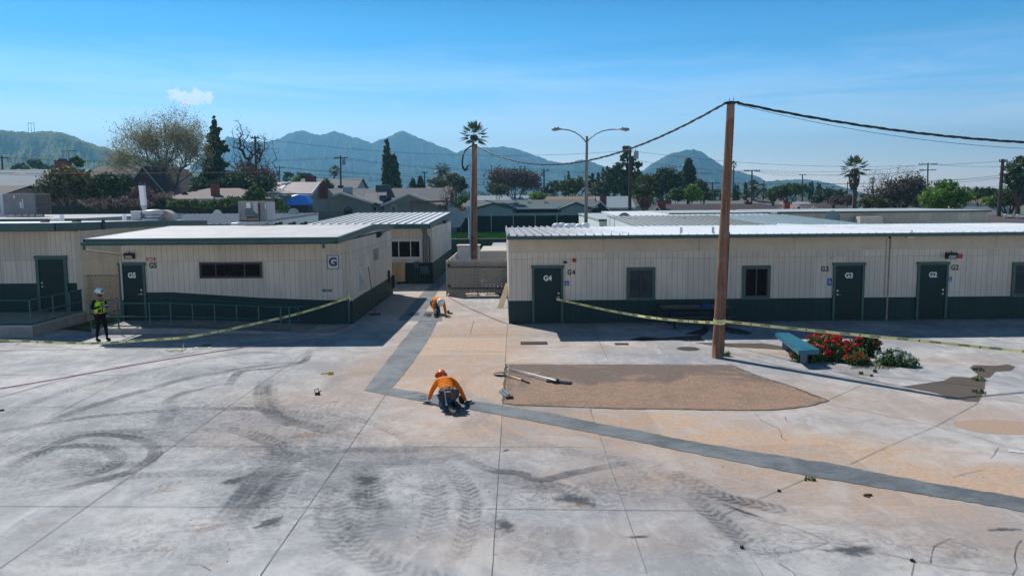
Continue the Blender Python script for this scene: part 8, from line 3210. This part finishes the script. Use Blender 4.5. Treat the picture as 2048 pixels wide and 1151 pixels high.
U = {}
U['a'] = upole('short dark pole at the far left edge of the view', 4, 312, 140, [(316, 1.0, 0)])
U['b'] = upole('thin dark pole in front of the bare tree', 510, 272, 92, [(276, .5, 0)], r=.13, lean=2)
U['c'] = upole('dark pole with crossarm and transformer over the distant grey house', 681, 311, 140, [(316, 1.2, .1)], (.55, 330, 1.0))
U['d'] = upole('low pole with short arm right of the bare tree', 559, 331, 210, [(335, 1.4, 0)])
U['e'] = upole('plain short pole behind the two dark conifers', 849, 343, 180, [(345, .6, 0)])
U['f'] = upole('pole with small arm in front of the teal house mountains', 1088, 339, 160, [(341, .7, .3)], (-.4, 352, .7))
U['g'] = upole('tall dark pole with grey transformer between the lamp and the shaggy palm', 1260, 293, 100, [(300, .5, -.3)], (.75, 318, .9), r=.19)
U['h'] = upole('pole with one wide crossarm right of the tall wooden pole', 1504, 340, 150, [(341.5, 1.5, 0)])
U['i'] = upole('small pole with crossarm left of the tall wooden pole', 1425, 364, 175, [(366, 1.4, 0)])
U['j'] = upole('thin short pole behind the wide olive-topped tree', 1605, 349, 200, [(350, .8, 0)])
U['k'] = upole('pole with two stacked crossarms above the dormant tree', 1856, 326, 170, [(328, 2.0, 0), (340, 1.8, 0)])
U['l'] = upole('tall leaning dark pole at the far right', 2006, 318, 92, [(323, .45, 0)], r=.2, lean=-8)
U['m'] = upole('short post left of the double street lamp', 1130, 351, 185, [])
U['n'] = upole('twin-left thin post near the tall palm', 1695, 363, 210, [])
U['o'] = upole('thin post among the cypresses behind the white dormers', 1528, 360, 220, [])
WIRE = plain('wire', (.03, .032, .035), .5)


def wire(keys, Y, r=.02, sag=0, lab=None):
    q = MB()
    pts = [at(x, y, Y if isinstance(Y, (int, float)) else Y[i]) for i, (x, y) in enumerate(keys)]
    for a, b in zip(pts[:-1], pts[1:]):
        cable(q, a, b, sag, r, 16)
    single(tuple(pts[0]), q, 'overhead_wire', WIRE, lab, 'wire', 'thin overhead wires across the neighbourhood')


WL = 'thin dark overhead wire strung across the houses beyond the school'
wire([(-80, 344), (510, 346), (1260, 372), (2006, 377), (2200, 380)], 100, .022, .5, WL)
wire([(-80, 340), (510, 340), (1260, 366), (2006, 372), (2200, 376)], 101, .018, .6, WL)
wire([(-80, 336), (510, 331), (1260, 361), (2006, 355), (2200, 352)], 101.5, .018, .6, WL)
wire([(510, 276), (1260, 301), (2006, 322)], [92.2, 100.2, 92.2], .016, 1.2, WL)
wire([(-80, 318), (4, 316), (681, 317), (1088, 341), (1504, 342), (1856, 340)], 150, .022, .8, WL)
wire([(-80, 314), (4, 314), (681, 314), (1088, 337), (1504, 339), (1856, 328), (2200, 318)], 151, .022, .9, WL)
wire([(559, 333), (849, 346), (1088, 343), (1425, 366)], 185, .022, .6, WL)
wire([(1260, 318), (1504, 341), (1605, 350), (1856, 341)], [105, 150, 195, 170], .022, .5, WL)
wire([(2006, 323), (2200, 300)], 92, .016, .3, WL)
wire([(2006, 350), (1504, 362), (1260, 351)], 100, .018, .7, WL)
wire([(2006, 356), (1504, 368), (1260, 357)], 100.4, .018, .7, WL)
q_p = [at(-60, 346, 70), at(200, 345.5, 70), at(520, 344, 70)]
q = MB()
cable(q, q_p[0], q_p[2], .05, .018, 20)
single(tuple(q_p[0]), q, 'overhead_wire', plain('pale red wire', (.40, .20, .17), .5), 'pale pinkish wire crossing in front of the left houses', 'wire')
# three masts on the left hill, tv antenna
T = at(137, 302, 117)
t = thing('roof_antenna', 'spindly television antenna above the brick chimney on the left', 'antenna', (T.x, 117, 5))
q = MB().tube([(T.x, 117, 5), T], .04, 5)
for dx in (-.9, -.5, 0, .5, .9):
    q.tube([(T.x+dx, 116.6, T.z), (T.x+dx, 117.4, T.z)], .03, 4)
q.tube([(T.x-1.0, 117, T.z-.05), (T.x+1.0, 117, T.z+.1)], .035, 4)
q.build('mast', DARKM, t)


# ------------------------------------------------------------------ hills and mountains
def ridge(name, label, prof, D, depth, cols, seed, gully=.16, fine=.05, x_scale=1.0, boulder=0.0):
    """a real range: silhouette heights from the profile at distance D, slopes falling to the plain in front and behind"""
    r = np.random.default_rng(seed)
    px = np.array([p[0] for p in prof], float)
    py = np.array([p[1] for p in prof], float)
    n = int((px[-1]-px[0])/2.2)
    xs = np.linspace(px[0], px[-1], n)
    ys = np.interp(xs, px, py)
    jag_ = np.zeros(n)
    for f_, a_ in ((.05, .9), (.13, .8), (.35, .6), (.9, .35)):
        ph = r.random()*9
        jag_ += a_*np.sin(xs*f_+ph+1.7*np.sin(xs*f_*.37+ph))
    ys = ys+(jag_+1.1*np.interp(xs, xs[::4], r.normal(size=len(xs[::4])))+.5*r.normal(size=n))*.75*np.clip((400-ys)/60, 0, 1)
    m_ = 120
    tt = np.concatenate([-np.linspace(1, 0, 110)**1.6, np.linspace(.05, .7, 10)])
    top = np.array([tuple(at(x, y, D)) for x, y in zip(xs, ys)])
    Hh = np.maximum(top[:, 2], 0)
    X = top[:, 0][None, :]*np.ones((m_, 1))
    Yy = D+tt[:, None]*depth*np.ones((1, n))
    X = X*(Yy/D)**x_scale
    base = np.where(tt < 0, 1-np.abs(tt)**1.15, 1-(np.abs(tt)/.7)**1.3)[:, None]
    amp = (1-np.exp(-(np.abs(tt)/.07)**2))[:, None]

    def vn(gx, gy):
        """smooth value noise on a lattice"""
        x0, y0 = np.floor(gx).astype(int), np.floor(gy).astype(int)
        fx_, fy_ = gx-x0, gy-y0
        fx_, fy_ = fx_*fx_*(3-2*fx_), fy_*fy_*(3-2*fy_)
        T_ = tab
        h_ = lambda a, c: T_[(a*73+c*151) % 4096]
        return (h_(x0, y0)*(1-fx_)+h_(x0+1, y0)*fx_)*(1-fy_)+(h_(x0, y0+1)*(1-fx_)+h_(x0+1, y0+1)*fx_)*fy_

    tab = r.random(4096)
    gx = (xs-xs[0])[None, :]*.028*np.ones((m_, 1))+.35*tt[:, None]
    gy = tt[:, None]*8*np.ones((1, n))
    warp = vn(gx*.7+9, gy+5)*1.6
    g = np.zeros_like(gx)
    a0 = 1.0
    for o_ in range(6):
        g += a0*(1-np.abs(2*vn(gx*2**o_+warp, gy*1.7**o_+warp*.7)-1))
        a0 *= .55
    g = 1.25-g/1.9
    Z = Hh[None, :]*base*(1-amp*(gully*2.6*g+fine*.5*r.normal(size=g.shape)))
    Z = np.maximum(Z, -5)
    Z[0] = -5
    Z[-1] = -5
    co_ = np.stack([X, Yy, Z], -1).reshape(-1, 3)
    i = np.arange(m_*n).reshape(m_, n)
    f = np.stack([i[:-1, :-1], i[:-1, 1:], i[1:, 1:], i[1:, :-1]], -1).reshape(-1, 4)
    me = bpy.data.meshes.new(name)
    me.from_pydata(co_.tolist(), [], f.tolist())
    me.polygons.foreach_set('use_smooth', [True]*len(me.polygons))
    k = N(name+' slopes')
    p = k.pos()
    a_ = k.noise(p, 22/D, 9, .7, .8)
    b_ = k.noise(p, 110/D, 7, .75)
    c = k.mix(k.ss(a_, .4, .62), cols[0], cols[1])
    c = k.mix(k.math('MULTIPLY', k.ss(b_, .52, .64), .75), c, cols[2])
    k.bump(b_, 1.0, D*.009)
    me.materials.append(k.done(c, .95, spec=.1))
    o = bpy.data.objects.new(name, me)
    C.objects.link(o)
    struct(o)
    o['label'] = label
    return o


ridge('hills', 'green grassy hill at the far left', [(-260, 300), (-120, 268), (-40, 256), (0, 259), (25, 264), (60, 265), (90, 262), (115, 262), (135, 266), (170, 282), (200, 293), (240, 303), (300, 318), (380, 340), (470, 365), (560, 398)],
      1500, 620, ((.19, .22, .065), (.29, .31, .10), (.05, .07, .03)), 3, .24, .06)
ridge('mountains', 'hazy blue mountain range with rocky peaks in the centre', [(380, 330), (430, 300), (455, 272), (500, 285), (545, 281), (560, 276), (585, 265), (603, 261), (625, 267), (645, 270), (668, 263), (690, 269), (712, 276), (745, 285), (760, 280), (780, 272), (803, 261), (830, 272), (865, 286), (900, 300),
                                                                                    (915, 304), (930, 298), (950, 296), (975, 294), (1000, 293), (1030, 297), (1060, 308), (1100, 322), (1140, 327), (1175, 330), (1220, 352), (1300, 385), (1380, 399)],
      3600, 1500, ((.05, .07, .045), (.11, .125, .08), (.025, .032, .03)), 5, .30, .08)
ridge('mountains', 'lone cone-shaped hazy mountain behind the conifers', [(1000, 398), (1060, 372), (1110, 345), (1150, 322), (1165, 320), (1190, 326), (1215, 335), (1250, 352), (1290, 338), (1320, 318), (1350, 304), (1372, 299), (1388, 298), (1402, 304), (1430, 322), (1460, 338), (1490, 346), (1510, 350), (1540, 366), (1600, 385), (1680, 399)],
      3000, 1100, ((.06, .085, .045), (.12, .14, .07), (.03, .04, .03)), 8, .26, .07)
ridge('hills', 'low hazy hills at the right behind the tall palm', [(1440, 398), (1500, 366), (1545, 361), (1580, 359), (1612, 357), (1640, 362), (1670, 369), (1700, 378), (1750, 392), (1800, 399)], 2600, 800, ((.085, .12, .05), (.13, .16, .07), (.05, .07, .045)), 13, .12, .04)
t = thing('lattice_mast', 'three thin masts standing on the crest of the left hill', 'mast', tuple(at(62, 266, 1500)))
q = MB()
for px in (56, 62, 68):
    q.tube([at(px+1, 268, 1495), at(px, 245, 1495)], .45, 4)
q.tube([at(55, 246, 1495), at(69, 246, 1495)], .35, 4)
q.build('masts', DARKM, t)

# ------------------------------------------------------------------ the air between here and the mountains
hz = MB().box(-5200, -120, -6.5, 5200, 6800, 520).build('haze', (lambda: None)() or bpy.data.materials.new('haze air'))
hm = hz.data.materials[0]
hm.use_nodes = True
hm.node_tree.nodes.clear()
ho = hm.node_tree.nodes.new('ShaderNodeOutputMaterial')
hv = hm.node_tree.nodes.new('ShaderNodeVolumePrincipled')
hv.inputs['Color'].default_value = (.26, .66, 1.0, 1)
hv.inputs['Density'].default_value = .00025
hv.inputs['Anisotropy'].default_value = .3
hm.node_tree.links.new(hv.outputs[0], ho.inputs['Volume'])
hz['kind'] = 'stuff'
hz['label'] = 'thin pale blue air'
for o in list(C.objects):
    if o.type == 'EMPTY' and not o.children:
        bpy.data.objects.remove(o)
